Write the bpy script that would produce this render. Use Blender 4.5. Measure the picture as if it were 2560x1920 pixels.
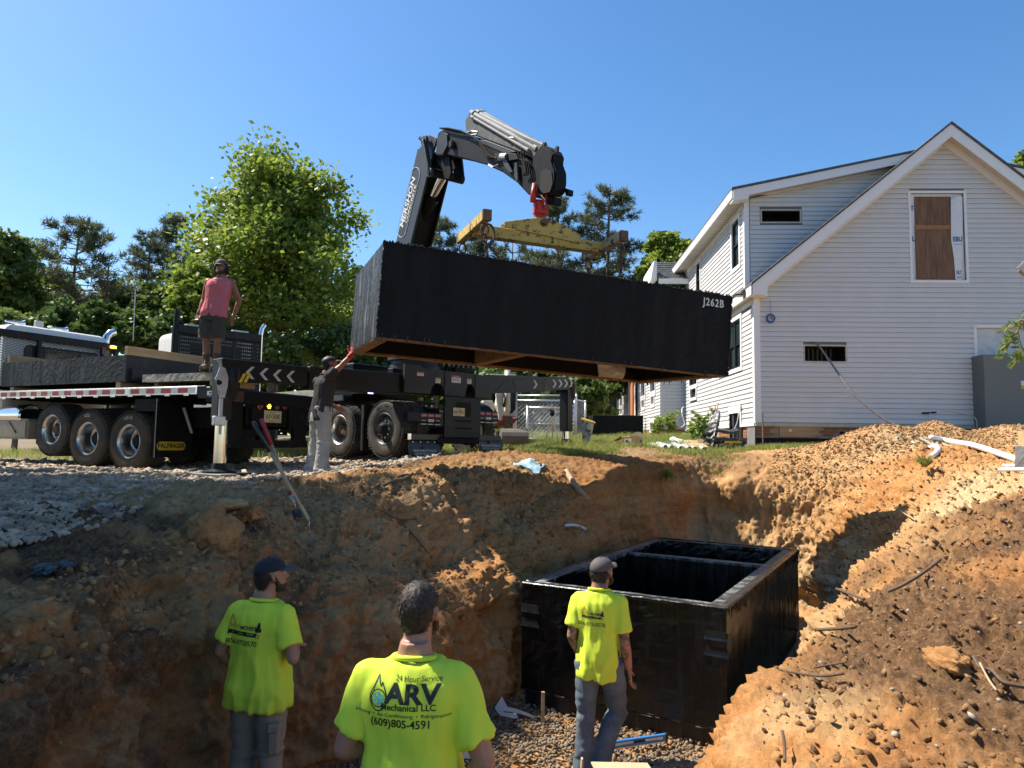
import bpy, bmesh, math, random
import numpy as np
from mathutils import Vector, Matrix, Euler, noise as mnoise

random.seed(7); np.random.seed(7)
for _o in list(bpy.data.objects): bpy.data.objects.remove(_o, do_unlink=True)
SC = bpy.context.scene
COL = SC.collection
PI = math.pi
R = math.radians

# ------------------------------------------------------------------ camera, light, exposure
E = 0.6
FPX, CX, CY = 1776.0, 1280.0, 960.0
PITCH, ROLL = R(4.62), R(0.86)
cam_d = bpy.data.cameras.new('camera'); cam = bpy.data.objects.new('camera', cam_d); COL.objects.link(cam)
cam.rotation_mode = 'QUATERNION'
CAMR = Matrix.Rotation(PI/2 + PITCH, 3, 'X') @ Matrix.Rotation(ROLL, 3, 'Z')
cam.rotation_quaternion = CAMR.to_quaternion()
cam.location = (0, 0, E)
cam_d.sensor_width = 36.0; cam_d.lens = 36.0*FPX/2560.0
cam_d.clip_start = 0.05; cam_d.clip_end = 2000
SC.camera = cam

SUN_EL, SUN_AZ = R(53.0), Vector((-0.93, 0.36, 0)).normalized()
world = bpy.data.worlds.new('World'); SC.world = world; world.use_nodes = True
_nt = world.node_tree; _bg = _nt.nodes['Background']
_sky = _nt.nodes.new('ShaderNodeTexSky'); _sky.sky_type = 'NISHITA'; _sky.sun_disc = False
_sky.sun_elevation = SUN_EL
_sky.sun_rotation = math.atan2(SUN_AZ.x, SUN_AZ.y)
_sky.altitude = 0; _sky.air_density = 1.0; _sky.dust_density = 0.6; _sky.ozone_density = 2.0
_bg.inputs['Strength'].default_value = 0.10
_hs = _nt.nodes.new('ShaderNodeHueSaturation'); _hs.inputs['Saturation'].default_value = 1.27; _nt.links.new(_sky.outputs[0], _hs.inputs['Color'])
_nt.links.new(_hs.outputs[0], _bg.inputs['Color'])
sun_d = bpy.data.lights.new('sun', 'SUN'); sun_d.energy = 5.0; sun_d.angle = R(0.53); sun_d.color = (1.0, 0.93, 0.80)
sun = bpy.data.objects.new('sun', sun_d); COL.objects.link(sun)
_sdir = Vector((SUN_AZ.x*math.cos(SUN_EL), SUN_AZ.y*math.cos(SUN_EL), math.sin(SUN_EL)))
sun.rotation_mode = 'QUATERNION'; sun.rotation_quaternion = _sdir.to_track_quat('Z', 'Y'); sun.location = (-30, 5, 30)
SC.view_settings.view_transform = 'Standard'; SC.view_settings.look = 'None'
SC.view_settings.exposure = 1.0; SC.view_settings.gamma = 1.0; SC.view_settings.use_curve_mapping = False
SC.render.engine = 'CYCLES'
SC.cycles.use_denoising = True
SC.cycles.max_bounces = 6; SC.cycles.diffuse_bounces = 3; SC.cycles.glossy_bounces = 3; SC.cycles.transmission_bounces = 4
SC.cycles.use_adaptive_sampling = True; SC.cycles.adaptive_threshold = 0.015

# ------------------------------------------------------------------ surveying helpers: photo point -> place
def ray(x, y):
    return CAMR @ Vector(((x-CX)/FPX, -(y-CY)/FPX, -1.0))
def P(x, y, Y):
    d = ray(x, y); t = Y/d.y
    return Vector((d.x*t, Y, E + d.z*t))
def PZ(x, y, z):
    d = ray(x, y); t = (z-E)/d.z
    return Vector((d.x*t, d.y*t, z))
def PN(x, y, p0, n):
    d = ray(x, y); o = Vector((0, 0, E)); t = (Vector(p0)-o).dot(n)/d.dot(n)
    return o + d*t

# ------------------------------------------------------------------ mesh builder
class MB:
    def __init__(s): s.v = []; s.f = []
    def add(s, v, f):
        o = len(s.v); s.v += [tuple(p) for p in v]; s.f += [tuple(i+o for i in q) for q in f]; return s
    def box(s, c, sz, rot=None):
        hx, hy, hz = sz[0]/2, sz[1]/2, sz[2]/2
        c = Vector(c); pts = [Vector((a*hx, b*hy, d*hz)) for d in (-1, 1) for a, b in ((-1,-1),(1,-1),(1,1),(-1,1))]
        if rot is not None: pts = [rot @ p for p in pts]
        return s.add([p+c for p in pts], [(3,2,1,0),(4,5,6,7),(0,1,5,4),(1,2,6,5),(2,3,7,6),(3,0,4,7)])
    def span(s, a, b):
        a, b = Vector(a), Vector(b); return s.box((a+b)/2, [abs(b[i]-a[i]) for i in range(3)])
    def hexa(s, p):
        return s.add(p, [(3,2,1,0),(4,5,6,7),(0,1,5,4),(1,2,6,5),(2,3,7,6),(3,0,4,7)])
    def bar(s, a, b, w, h=None, up=(0,0,1)):
        a, b = Vector(a), Vector(b); h = h or w; d = (b-a).normalized(); up = Vector(up)
        x = d.cross(up)
        if x.length < 1e-4: x = d.cross(Vector((1,0,0)))
        x.normalize(); z = x.cross(d)
        q = [x*(sx*w/2)+z*(sz*h/2) for sx, sz in ((-1,-1),(1,-1),(1,1),(-1,1))]
        return s.add([a+k for k in q]+[b+k for k in q], [(0,1,2,3),(7,6,5,4),(1,0,4,5),(2,1,5,6),(3,2,6,7),(0,3,7,4)])
    def tube(s, pts, r, n=8, cap=True):
        pts = [Vector(p) for p in pts]; m = len(pts)
        rs = r if isinstance(r, (list, tuple)) else [r]*m
        o = len(s.v); up = None
        for i, p in enumerate(pts):
            d = (pts[min(i+1, m-1)]-pts[max(i-1, 0)])
            d = d.normalized() if d.length > 1e-9 else Vector((0,0,1))
            if up is None:
                up = Vector((0,0,1)) if abs(d.z) < .9 else Vector((1,0,0))
            x = d.cross(up)
            if x.length < 1e-5: x = d.cross(Vector((0.3,1,0.1)))
            x.normalize(); y = x.cross(d).normalized(); up = y
            for k in range(n):
                a = 2*PI*k/n; s.v.append(tuple(p+x*(math.cos(a)*rs[i])+y*(math.sin(a)*rs[i])))
        for i in range(m-1):
            for k in range(n):
                a, b = o+i*n+k, o+i*n+(k+1)%n; s.f.append((a, b, b+n, a+n))
        if cap:
            s.f.append(tuple(o+k for k in range(n))[::-1]); s.f.append(tuple(o+(m-1)*n+k for k in range(n)))
        return s
    def lathe(s, prof, c=(0,0,0), axis=(0,0,1), n=16, cap=True):
        ax = Vector(axis).normalized(); x = ax.cross(Vector((0,0,1)) if abs(ax.z) < .9 else Vector((1,0,0))).normalized(); y = ax.cross(x)
        c = Vector(c); o = len(s.v)
        for r, h in prof:
            for k in range(n):
                a = 2*PI*k/n; s.v.append(tuple(c+ax*h+x*(math.cos(a)*r)+y*(math.sin(a)*r)))
        for i in range(len(prof)-1):
            for k in range(n):
                a, b = o+i*n+k, o+i*n+(k+1)%n; s.f.append((a, b, b+n, a+n))
        if not cap: return s
        if prof[0][0] > 1e-6: s.f.append(tuple(o+k for k in range(n))[::-1])
        if prof[-1][0] > 1e-6: s.f.append(tuple(o+(len(prof)-1)*n+k for k in range(n)))
        return s
    def prism(s, poly, a, b):
        a, b = Vector(a), Vector(b); n = len(poly); p = [Vector(q) for q in poly]
        return s.add([q+a for q in p]+[q+b for q in p], [tuple(range(n))[::-1], tuple(range(n, 2*n))]+[(k, (k+1)%n, n+(k+1)%n, n+k) for k in range(n)])
    def ball(s, c, r, seg=10, ring=7):
        c = Vector(c); r = r if isinstance(r, (tuple, list, Vector)) else (r, r, r); o = len(s.v)
        s.v.append((c.x, c.y, c.z-r[2]))
        for i in range(1, ring):
            t = -PI/2+PI*i/ring
            for k in range(seg):
                a = 2*PI*k/seg; s.v.append((c.x+r[0]*math.cos(t)*math.cos(a), c.y+r[1]*math.cos(t)*math.sin(a), c.z+r[2]*math.sin(t)))
        s.v.append((c.x, c.y, c.z+r[2])); e = len(s.v)-1
        for k in range(seg):
            s.f.append((o, o+1+(k+1)%seg, o+1+k)); s.f.append((e, e-seg+k, e-seg+(k+1)%seg))
        for i in range(ring-2):
            for k in range(seg):
                a, b = o+1+i*seg+k, o+1+i*seg+(k+1)%seg; s.f.append((a, b, b+seg, a+seg))
        return s
    def loft(s, rings, cap=True):
        o = len(s.v); n = len(rings[0])
        for r in rings: s.v += [tuple(p) for p in r]
        for i in range(len(rings)-1):
            for k in range(n):
                a, b = o+i*n+k, o+i*n+(k+1)%n; s.f.append((a, b, b+n, a+n))
        if cap: s.f.append(tuple(o+k for k in range(n))[::-1]); s.f.append(tuple(o+(len(rings)-1)*n+k for k in range(n)))
        return s
    def xf(s, m): s.v = [tuple(m @ Vector(p)) for p in s.v]; return s
    def mesh(s, name):
        me = bpy.data.meshes.new(name); me.from_pydata(s.v, [], s.f); me.update(); return me

def fix_normals(me):
    bm = bmesh.new(); bm.from_mesh(me); bmesh.ops.recalc_face_normals(bm, faces=bm.faces); bm.to_mesh(me); bm.free()

def obj(name, mb, m=None, parent=None, smooth=False, bevel=0.0, fix=True, loc=None):
    me = mb if isinstance(mb, bpy.types.Mesh) else mb.mesh(name)
    if fix and not isinstance(mb, bpy.types.Mesh): fix_normals(me)
    if bevel > 0:
        bm = bmesh.new(); bm.from_mesh(me)
        es = [e for e in bm.edges if len(e.link_faces) == 2 and e.calc_face_angle(0) > 0.6]
        bmesh.ops.bevel(bm, geom=es, offset=bevel, segments=2 if bevel > .012 else 1, affect='EDGES', clamp_overlap=True)
        bm.to_mesh(me); bm.free()
    if smooth:
        me.polygons.foreach_set('use_smooth', [True]*len(me.polygons))
        if smooth == 'auto':
            try: me.set_sharp_from_angle(angle=R(38))
            except Exception: pass
    o = bpy.data.objects.new(name, me); COL.objects.link(o)
    if m is not None:
        me.materials.clear()
        for q in (m if isinstance(m, (list, tuple)) else [m]): me.materials.append(q)
    if parent is not None: o.parent = parent
    if loc is not None: o.location = loc
    return o

def tag(o, label=None, cat=None, group=None, kind=None):
    if label: o['label'] = label
    if cat: o['category'] = cat
    if group: o['group'] = group
    if kind: o['kind'] = kind
    return o
def thing(name, label, cat, loc=(0,0,0), rotz=0.0, group=None, rot=None):
    o = bpy.data.objects.new(name, None); COL.objects.link(o); o.empty_display_size = .1
    o.location = loc
    if rot is not None: o.rotation_mode = 'QUATERNION'; o.rotation_quaternion = rot
    else: o.rotation_euler = (0, 0, rotz)
    return tag(o, label, cat, group)
def copy_tree(o, parent=None, loc=None, rotz=None, scale=None, label=None):
    c = o.copy(); COL.objects.link(c)
    if parent is not None: c.parent = parent
    if loc is not None: c.location = loc
    if rotz is not None: c.rotation_euler = (0, 0, rotz)
    if scale is not None: c.scale = scale if hasattr(scale, '__len__') else (scale,)*3
    if label: c['label'] = label
    for ch in o.children: copy_tree(ch, c)
    return c

def text(name, s, size, m, parent, mat4, extrude=0.002, align='CENTER', sx=1.0, spacing=1.0, bold=0.0, mesh_only=False):
    cu = bpy.data.curves.new(name, 'FONT'); cu.body = s; cu.size = size; cu.extrude = extrude; cu.align_x = align; cu.align_y = 'CENTER'
    cu.space_character = spacing; cu.offset = bold; cu.resolution_u = 3
    t = bpy.data.objects.new(name, cu); COL.objects.link(t)
    dg = bpy.context.evaluated_depsgraph_get(); me = bpy.data.meshes.new_from_object(t.evaluated_get(dg))
    bpy.data.objects.remove(t, do_unlink=True)
    me.name = name; me.transform(Matrix.Diagonal((sx, 1, 1, 1)))
    if mat4 is not None: me.transform(mat4)
    if mesh_only: return me
    return obj(name, me, m, parent)
def frame4(origin, xdir, ydir):
    x = Vector(xdir).normalized(); y = Vector(ydir); y = (y-x*y.dot(x)).normalized(); z = x.cross(y)
    m = Matrix.Identity(4)
    for i in range(3): m[i][0], m[i][1], m[i][2], m[i][3] = x[i], y[i], z[i], origin[i]
    return m

# ------------------------------------------------------------------ fast value noise on arrays
def vnoise(p, seed=0):
    p = np.asarray(p, dtype=np.float64); i = np.floor(p).astype(np.int64); f = p-i; f = f*f*(3-2*f)
    def h(a, b, c):
        n = (a*374761393+b*668265263+c*2147483647+seed*974634777) & 0x7fffffff
        n = ((n ^ (n >> 13))*1274126177) & 0x7fffffff
        n = ((n ^ (n >> 16))*668265263) & 0x7fffffff
        return ((n ^ (n >> 15)) & 0xffff)/32767.5-1.0
    x, y, z = i[:, 0], i[:, 1], i[:, 2]; u, v, w = f[:, 0], f[:, 1], f[:, 2]
    r = 0
    for dx in (0, 1):
        for dy in (0, 1):
            for dz in (0, 1):
                r = r + (u if dx else 1-u)*(v if dy else 1-v)*(w if dz else 1-w)*h(x+dx, y+dy, z+dz)
    return r
def fbm(p, scale, octv=3, seed=0, gain=.5):
    p = np.asarray(p)*scale; a = 1.0; t = 0
    for k in range(octv): t = t+a*vnoise(p, seed+k*17); p = p*2.03+3.7; a *= gain
    return t

def arr_mesh(name, V, F, m=None, parent=None, smooth=False):
    V = np.asarray(V, dtype=np.float32).reshape(-1, 3); F = np.asarray(F, dtype=np.int32); k = F.shape[1]
    me = bpy.data.meshes.new(name); me.vertices.add(len(V)); me.vertices.foreach_set('co', V.ravel())
    me.loops.add(F.size); me.loops.foreach_set('vertex_index', F.ravel())
    me.polygons.add(len(F)); me.polygons.foreach_set('loop_start', np.arange(0, F.size, k, dtype=np.int32))
    try: me.polygons.foreach_set('loop_total', np.full(len(F), k, dtype=np.int32))
    except Exception: pass
    if smooth: me.polygons.foreach_set('use_smooth', [True]*len(F))
    me.update(calc_edges=True); me.validate()
    o = bpy.data.objects.new(name, me); COL.objects.link(o)
    if m is not None: me.materials.append(m)
    if parent is not None: o.parent = parent
    return o
def set_attr(me, name, vals):
    a = me.attributes.new(name, 'FLOAT', 'POINT'); a.data.foreach_set('value', np.asarray(vals, dtype=np.float32))

def voxelise(mb, vox, smooth_it=4, fac=.5, name='tmp'):
    me = mb.mesh(name) if isinstance(mb, MB) else mb
    o = bpy.data.objects.new(name, me); COL.objects.link(o)
    md = o.modifiers.new('r', 'REMESH'); md.mode = 'VOXEL'; md.voxel_size = vox; md.adaptivity = 0
    if smooth_it:
        sm = o.modifiers.new('s', 'SMOOTH'); sm.factor = fac; sm.iterations = smooth_it
    dg = bpy.context.evaluated_depsgraph_get(); out = bpy.data.meshes.new_from_object(o.evaluated_get(dg))
    bpy.data.objects.remove(o, do_unlink=True)
    return out
def get_co(me):
    a = np.empty(len(me.vertices)*3, dtype=np.float32); me.vertices.foreach_get('co', a); return a.reshape(-1, 3).astype(np.float64)
def get_no(me):
    a = np.empty(len(me.vertices)*3, dtype=np.float32); me.vertices.foreach_get('normal', a); return a.reshape(-1, 3).astype(np.float64)
def set_co(me, a): me.vertices.foreach_set('co', np.asarray(a, dtype=np.float32).ravel()); me.update()

# ------------------------------------------------------------------ materials
MATS = {}
def N(nt, kind, **kw):
    n = nt.nodes.new(kind)
    for k, v in kw.items():
        if k in n.inputs: n.inputs[k].default_value = v
        else: setattr(n, k, v)
    return n
def ramp(nt, src, stops):
    r = nt.nodes.new('ShaderNodeValToRGB'); e = r.color_ramp.elements
    while len(e) > 1: e.remove(e[-1])
    for i, (p, c) in enumerate(stops):
        q = e[0] if i == 0 else e.new(p)
        q.position = p; q.color = (*c, 1) if len(c) == 3 else c
    nt.links.new(src, r.inputs[0]); return r
def g3(v): return (v, v, v)
def mat(name, col, rough=.6, metal=0.0, var=0.15, scale=6.0, bump=0.0, bscale=40.0, spec=.5, col2=None, coord='Object', stretch=None, detail=4.0, coat=0.0, trans=0.0, emit=None, estr=0.0, pos=(.3, .7), rvar=0.0, bdist=.01, wear=None, wearpos=(.62, .68), wscale=3.0):
    m = bpy.data.materials.new(name); m.use_nodes = True; nt = m.node_tree; b = nt.nodes['Principled BSDF']; L = nt.links.new
    tc = N(nt, 'ShaderNodeTexCoord'); mp = N(nt, 'ShaderNodeMapping')
    if stretch: mp.inputs['Scale'].default_value = stretch
    L(tc.outputs[coord], mp.inputs[0])
    nz = N(nt, 'ShaderNodeTexNoise', Scale=scale, Detail=detail, Roughness=.6); L(mp.outputs[0], nz.inputs['Vector'])
    c2 = col2 or tuple(min(1, c*(1+var)) for c in col); c1 = col if col2 else tuple(c*(1-var) for c in col)
    rp = ramp(nt, nz.outputs[0], [(pos[0], c1), (pos[1], c2)])
    csrc = rp.outputs[0]
    if wear:
        wz = N(nt, 'ShaderNodeTexNoise', Scale=wscale, Detail=8.0, Roughness=.7); L(mp.outputs[0], wz.inputs['Vector'])
        wr = ramp(nt, wz.outputs[0], [(wearpos[0], (0,0,0)), (wearpos[1], (1,1,1))])
        mx = N(nt, 'ShaderNodeMix', data_type='RGBA'); L(wr.outputs[0], mx.inputs[0]); L(csrc, mx.inputs[6]); mx.inputs[7].default_value = (*wear, 1)
        csrc = mx.outputs[2]
    L(csrc, b.inputs['Base Color'])
    b.inputs['Roughness'].default_value = rough; b.inputs['Metallic'].default_value = metal; b.inputs['Specular IOR Level'].default_value = spec
    if rvar:
        mr = N(nt, 'ShaderNodeMapRange'); mr.inputs[3].default_value = max(0, rough-rvar); mr.inputs[4].default_value = min(1, rough+rvar)
        nr = N(nt, 'ShaderNodeTexNoise', Scale=scale*2.3, Detail=5.0); L(mp.outputs[0], nr.inputs['Vector']); L(nr.outputs[0], mr.inputs[0]); L(mr.outputs[0], b.inputs['Roughness'])
    if coat: b.inputs['Coat Weight'].default_value = coat
    if trans: b.inputs['Transmission Weight'].default_value = trans
    if emit: b.inputs['Emission Color'].default_value = (*emit, 1); b.inputs['Emission Strength'].default_value = estr
    if bump:
        bn = N(nt, 'ShaderNodeTexNoise', Scale=bscale, Detail=6.0, Roughness=.65); L(mp.outputs[0], bn.inputs['Vector'])
        bp = N(nt, 'ShaderNodeBump', Strength=bump, Distance=bdist); L(bn.outputs[0], bp.inputs['Height']); L(bp.outputs[0], b.inputs['Normal'])
    MATS[name] = m; return m

# soil: colour by the kind of soil stored per vertex (topsoil share, pale sand share), plus grain
def soil_mat(name):
    m = bpy.data.materials.new(name); m.use_nodes = True; nt = m.node_tree; b = nt.nodes['Principled BSDF']; L = nt.links.new
    tc = N(nt, 'ShaderNodeTexCoord')
    n1 = N(nt, 'ShaderNodeTexNoise', Scale=1.3, Detail=8.0, Roughness=.65); n2 = N(nt, 'ShaderNodeTexNoise', Scale=22.0, Detail=8.0, Roughness=.75)
    n3 = N(nt, 'ShaderNodeTexNoise', Scale=120.0, Detail=4.0, Roughness=.7)
    mpz = N(nt, 'ShaderNodeMapping'); mpz.inputs['Scale'].default_value = (.5, .5, 5.0); L(tc.outputs['Object'], mpz.inputs[0])
    n4 = N(nt, 'ShaderNodeTexNoise', Scale=1.6, Detail=5.0, Roughness=.6); L(mpz.outputs[0], n4.inputs['Vector'])
    for n in (n1, n2, n3): L(tc.outputs['Object'], n.inputs['Vector'])
    base = ramp(nt, n1.outputs[0], [(.3, (.37, .155, .048)), (.5, (.45, .215, .078)), (.7, (.52, .31, .135))])
    band = ramp(nt, n4.outputs[0], [(.36, (.27, .115, .042)), (.5, (.44, .215, .08)), (.66, (.54, .35, .165))])
    mxb = N(nt, 'ShaderNodeMix', data_type='RGBA'); mxb.inputs[0].default_value = .45; L(base.outputs[0], mxb.inputs[6]); L(band.outputs[0], mxb.inputs[7])
    at = N(nt, 'ShaderNodeAttribute', attribute_name='topsoil'); as_ = N(nt, 'ShaderNodeAttribute', attribute_name='sand')
    mxs = N(nt, 'ShaderNodeMix', data_type='RGBA'); L(as_.outputs['Fac'], mxs.inputs[0]); L(mxb.outputs[2], mxs.inputs[6]); mxs.inputs[7].default_value = (.52, .39, .215, 1)
    dark = ramp(nt, n2.outputs[0], [(.35, (.05, .031, .02)), (.55, (.125, .075, .044)), (.72, (.29, .165, .08))])
    mxt = N(nt, 'ShaderNodeMix', data_type='RGBA'); L(at.outputs['Fac'], mxt.inputs[0]); L(mxs.outputs[2], mxt.inputs[6]); L(dark.outputs[0], mxt.inputs[7])
    gr = ramp(nt, n2.outputs[0], [(.3, g3(.62)), (.5, g3(1.0)), (.72, g3(1.22))])
    mul = N(nt, 'ShaderNodeMix', data_type='RGBA', blend_type='MULTIPLY'); mul.inputs[0].default_value = .75; L(mxt.outputs[2], mul.inputs[6]); L(gr.outputs[0], mul.inputs[7])
    gr3 = ramp(nt, n3.outputs[0], [(.3, g3(.7)), (.7, g3(1.25))])
    mul2 = N(nt, 'ShaderNodeMix', data_type='RGBA', blend_type='MULTIPLY'); mul2.inputs[0].default_value = .6; L(mul.outputs[2], mul2.inputs[6]); L(gr3.outputs[0], mul2.inputs[7])
    L(mul2.outputs[2], b.inputs['Base Color']); b.inputs['Roughness'].default_value = .95; b.inputs['Specular IOR Level'].default_value = .15
    b1 = N(nt, 'ShaderNodeBump', Strength=.9, Distance=.025); L(n2.outputs[0], b1.inputs['Height'])
    b2 = N(nt, 'ShaderNodeBump', Strength=.7, Distance=.006); L(n3.outputs[0], b2.inputs['Height']); L(b1.outputs[0], b2.inputs['Normal']); L(b2.outputs[0], b.inputs['Normal'])
    MATS[name] = m; return m

def leaf_mat(name, cols, trans=.35, rough=.5):
    m = bpy.data.materials.new(name); m.use_nodes = True; nt = m.node_tree; b = nt.nodes['Principled BSDF']; L = nt.links.new
    at = N(nt, 'ShaderNodeAttribute', attribute_name='tint')
    k = len(cols); r = ramp(nt, at.outputs['Fac'], [(i/(k-1), c) for i, c in enumerate(cols)])
    L(r.outputs[0], b.inputs['Base Color']); b.inputs['Roughness'].default_value = rough; b.inputs['Specular IOR Level'].default_value = .35
    tr = N(nt, 'ShaderNodeBsdfTranslucent'); L(r.outputs[0], tr.inputs[0])
    mx = N(nt, 'ShaderNodeMixShader'); mx.inputs[0].default_value = trans
    L(b.outputs[0], mx.inputs[1]); L(tr.outputs[0], mx.inputs[2]); L(mx.outputs[0], nt.nodes['Material Output'].inputs[0])
    MATS[name] = m; return m

def tar_mat(name, base=(.0045, .0045, .005), rough=.38, streak=True, show=(.10, .095, .085), amount=(.66, .74), spec=.5, speck=.72, bmp=1.0):
    m = bpy.data.materials.new(name); m.use_nodes = True; nt = m.node_tree; b = nt.nodes['Principled BSDF']; L = nt.links.new
    tc = N(nt, 'ShaderNodeTexCoord'); mp = N(nt, 'ShaderNodeMapping'); mp.inputs['Scale'].default_value = (1, 1, .12); L(tc.outputs['Object'], mp.inputs[0])
    n1 = N(nt, 'ShaderNodeTexNoise', Scale=9.0, Detail=7.0, Roughness=.7); L(mp.outputs[0], n1.inputs['Vector'])
    n2 = N(nt, 'ShaderNodeTexNoise', Scale=60.0, Detail=5.0, Roughness=.7); L(tc.outputs['Object'], n2.inputs['Vector'])
    r = ramp(nt, n1.outputs[0], [(amount[0], base), (amount[1], show)])
    sp = ramp(nt, n2.outputs[0], [(speck, (0,0,0)), (speck+.03, (1,1,1))])
    mx = N(nt, 'ShaderNodeMix', data_type='RGBA'); L(sp.outputs[0], mx.inputs[0]); L(r.outputs[0], mx.inputs[6]); mx.inputs[7].default_value = (.22, .21, .19, 1)
    L(mx.outputs[2], b.inputs['Base Color'])
    rr = N(nt, 'ShaderNodeMapRange'); rr.inputs[1].default_value = .3; rr.inputs[2].default_value = .7; rr.inputs[3].default_value = max(.05, rough-.14); rr.inputs[4].default_value = rough+.2
    L(n1.outputs[0], rr.inputs[0]); L(rr.outputs[0], b.inputs['Roughness']); b.inputs['Specular IOR Level'].default_value = spec
    bp = N(nt, 'ShaderNodeBump', Strength=.35*bmp, Distance=.006); L(n2.outputs[0], bp.inputs['Height'])
    bp2 = N(nt, 'ShaderNodeBump', Strength=.3*bmp, Distance=.01); L(n1.outputs[0], bp2.inputs['Height']); L(bp.outputs[0], bp2.inputs['Normal']); L(bp2.outputs[0], b.inputs['Normal'])
    MATS[name] = m; return m

M_soil = soil_mat('soil')
M_tar = tar_mat('tar_coat')
M_tar_worn_pale = tar_mat('tar_coat_worn_pale', base=(.012, .012, .013), rough=.42, show=(.16, .16, .155), amount=(.52, .66), speck=.68)
M_tar_matt = tar_mat('tar_coat_matt', base=(.006, .006, .007), rough=.7, show=(.010, .010, .0105), amount=(.5, .8), spec=.22, speck=.9, bmp=.35)
M_tar_gloss = tar_mat('tar_coat_wet', base=(.003, .003, .0033), rough=.2, show=(.012, .012, .012), amount=(.6, .8), speck=.7, spec=.6)
M_conc = mat('concrete_raw', (.40, .37, .31), .9, var=.25, scale=8, bump=.5, bscale=60)
M_rim_brown = mat('concrete_rim', (.20, .115, .06), .9, var=.35, scale=7, bump=.5, bscale=50)
M_siding = mat('white_vinyl', (.60, .59, .58), .45, var=.03, scale=2, bump=.08, bscale=90, spec=.4)
M_trim = mat('white_trim', (.76, .75, .735), .45, var=.03, scale=3)
M_wing = mat('shaded_wing_vinyl', (.46, .49, .50), .5, var=.04, scale=2)  # wing front greyer than its side wall: shade put into the colour
M_soffit = mat('cream_soffit', (.60, .58, .52), .55, var=.04, scale=3)
M_shingle = mat('roof_shingle', (.10, .10, .105), .95, var=.4, scale=9, bump=.7, bscale=50)
M_brick = mat('brick', (.27, .115, .055), .9, var=.35, scale=5, bump=.5, bscale=50)
M_mortar = mat('mortar', (.30, .24, .19), .95, var=.2, scale=10, bump=.4)
M_ply = mat('plywood', (.11, .055, .03), .85, col2=(.23, .13, .078), scale=2.2, stretch=(6, 6, .7), bump=.25, bscale=30, pos=(.32, .68))
M_ply_lt = mat('plywood_pale', (.33, .20, .10), .85, col2=(.46, .32, .19), scale=2.5, stretch=(.7, .7, 6), bump=.2)
M_wrap = mat('house_wrap', (.66, .67, .70), .5, var=.08, scale=9, bump=.4, bscale=9, bdist=.03)
M_blue_print = mat('blue_print', (.06, .12, .30), .6)
M_void = mat('dark_interior', (.006, .006, .008), .9)
M_glass = mat('window_glass', (.02, .035, .035), .06, var=.1, spec=.8)
M_black_frame = mat('black_window_frame', (.012, .012, .013), .4)
M_lumber = mat('lumber', (.36, .23, .105), .8, col2=(.55, .39, .20), scale=2.0, stretch=(1.2, 9, 9), bump=.15, wear=(.16, .09, .04), wearpos=(.66, .70), wscale=5)
M_lumber_end = mat('lumber_end', (.50, .36, .19), .85, var=.15, scale=14)
M_black = mat('black_paint', (.007, .007, .0075), .42, spec=.28, var=.3, scale=5, rvar=.12, wear=(.05, .042, .035), wearpos=(.6, .78), wscale=4)
M_black_flat = mat('black_steel', (.009, .0087, .0085), .65, spec=.2, var=.35, scale=6, rvar=.15, wear=(.045, .036, .027), wearpos=(.58, .8), wscale=3)
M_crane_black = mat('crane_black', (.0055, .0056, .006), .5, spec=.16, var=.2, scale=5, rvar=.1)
M_dark_grey = mat('crane_grey', (.026, .028, .028), .45, spec=.3, var=.12, scale=4, rvar=.1, wear=(.07, .066, .058), wearpos=(.6, .8), wscale=5)
M_grey_light = mat('crane_grey_pale', (.038, .044, .049), .45, spec=.3, var=.1, scale=4)  # lighter mix of the crane grey
M_chrome = mat('chrome', (.75, .74, .72), .12, 1.0, var=.05)
M_steel = mat('bare_steel', (.42, .42, .42), .35, .9, var=.15, scale=20)
M_alu = mat('aluminium', (.62, .60, .57), .3, 1.0, var=.12, scale=9, rvar=.1)
M_rubber = mat('tyre_rubber', (.030, .029, .027), .85, var=.3, scale=9, bump=.3, bscale=60, wear=(.105, .085, .06), wearpos=(.45, .72), wscale=3)
M_rubber_mud = mat('tyre_rubber_muddy', (.10, .065, .035), .9, col2=(.035, .03, .026), scale=3, bump=.4, bscale=60)
M_white_paint = mat('white_paint', (.74, .74, .72), .3, var=.03, coat=.3)
M_grey_white = mat('chevron_white', (.50, .49, .46), .6, var=.06)
M_yellow = mat('yellow_mark', (.62, .40, .02), .6, var=.1)
M_red_lens = mat('red_lens', (.28, .012, .016), .25, var=.1, coat=.5)
M_amber = mat('amber_lens', (.22, .12, .012), .3)
M_amber_lit = mat('amber_lens_lit', (.9, .5, .05), .3, emit=(1.0, .52, .06), estr=3.0)
M_red_tape = mat('red_tape', (.42, .03, .045), .4, var=.25, scale=25)
M_white_tape = mat('white_tape', (.68, .67, .63), .4, var=.1, scale=25)
M_plate = mat('plate_buff', (.62, .52, .29), .5, var=.05)
M_ink = mat('black_ink', (.012, .012, .012), .6)
M_white_ink = mat('white_ink', (.62, .62, .60), .6)
M_red_ink = mat('red_ink', (.42, .03, .04), .6)
M_orange_ink = mat('orange_ink', (.55, .18, .03), .6)
M_cyan_ink = mat('cyan_ink', (.10, .48, .50), .6)
M_rust_yellow = mat('worn_yellow_steel', (.52, .36, .085), .65, var=.12, scale=3, bump=.3, bscale=30, wear=(.055, .03, .018), wearpos=(.53, .575), wscale=8)
M_rust = mat('rusty_steel', (.075, .042, .026), .85, col2=(.17, .10, .06), scale=9, bump=.5, bscale=40)
M_red_hook = mat('red_paint', (.48, .03, .018), .45, var=.15, scale=9, wear=(.10, .03, .02), wearpos=(.6, .68))
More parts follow.
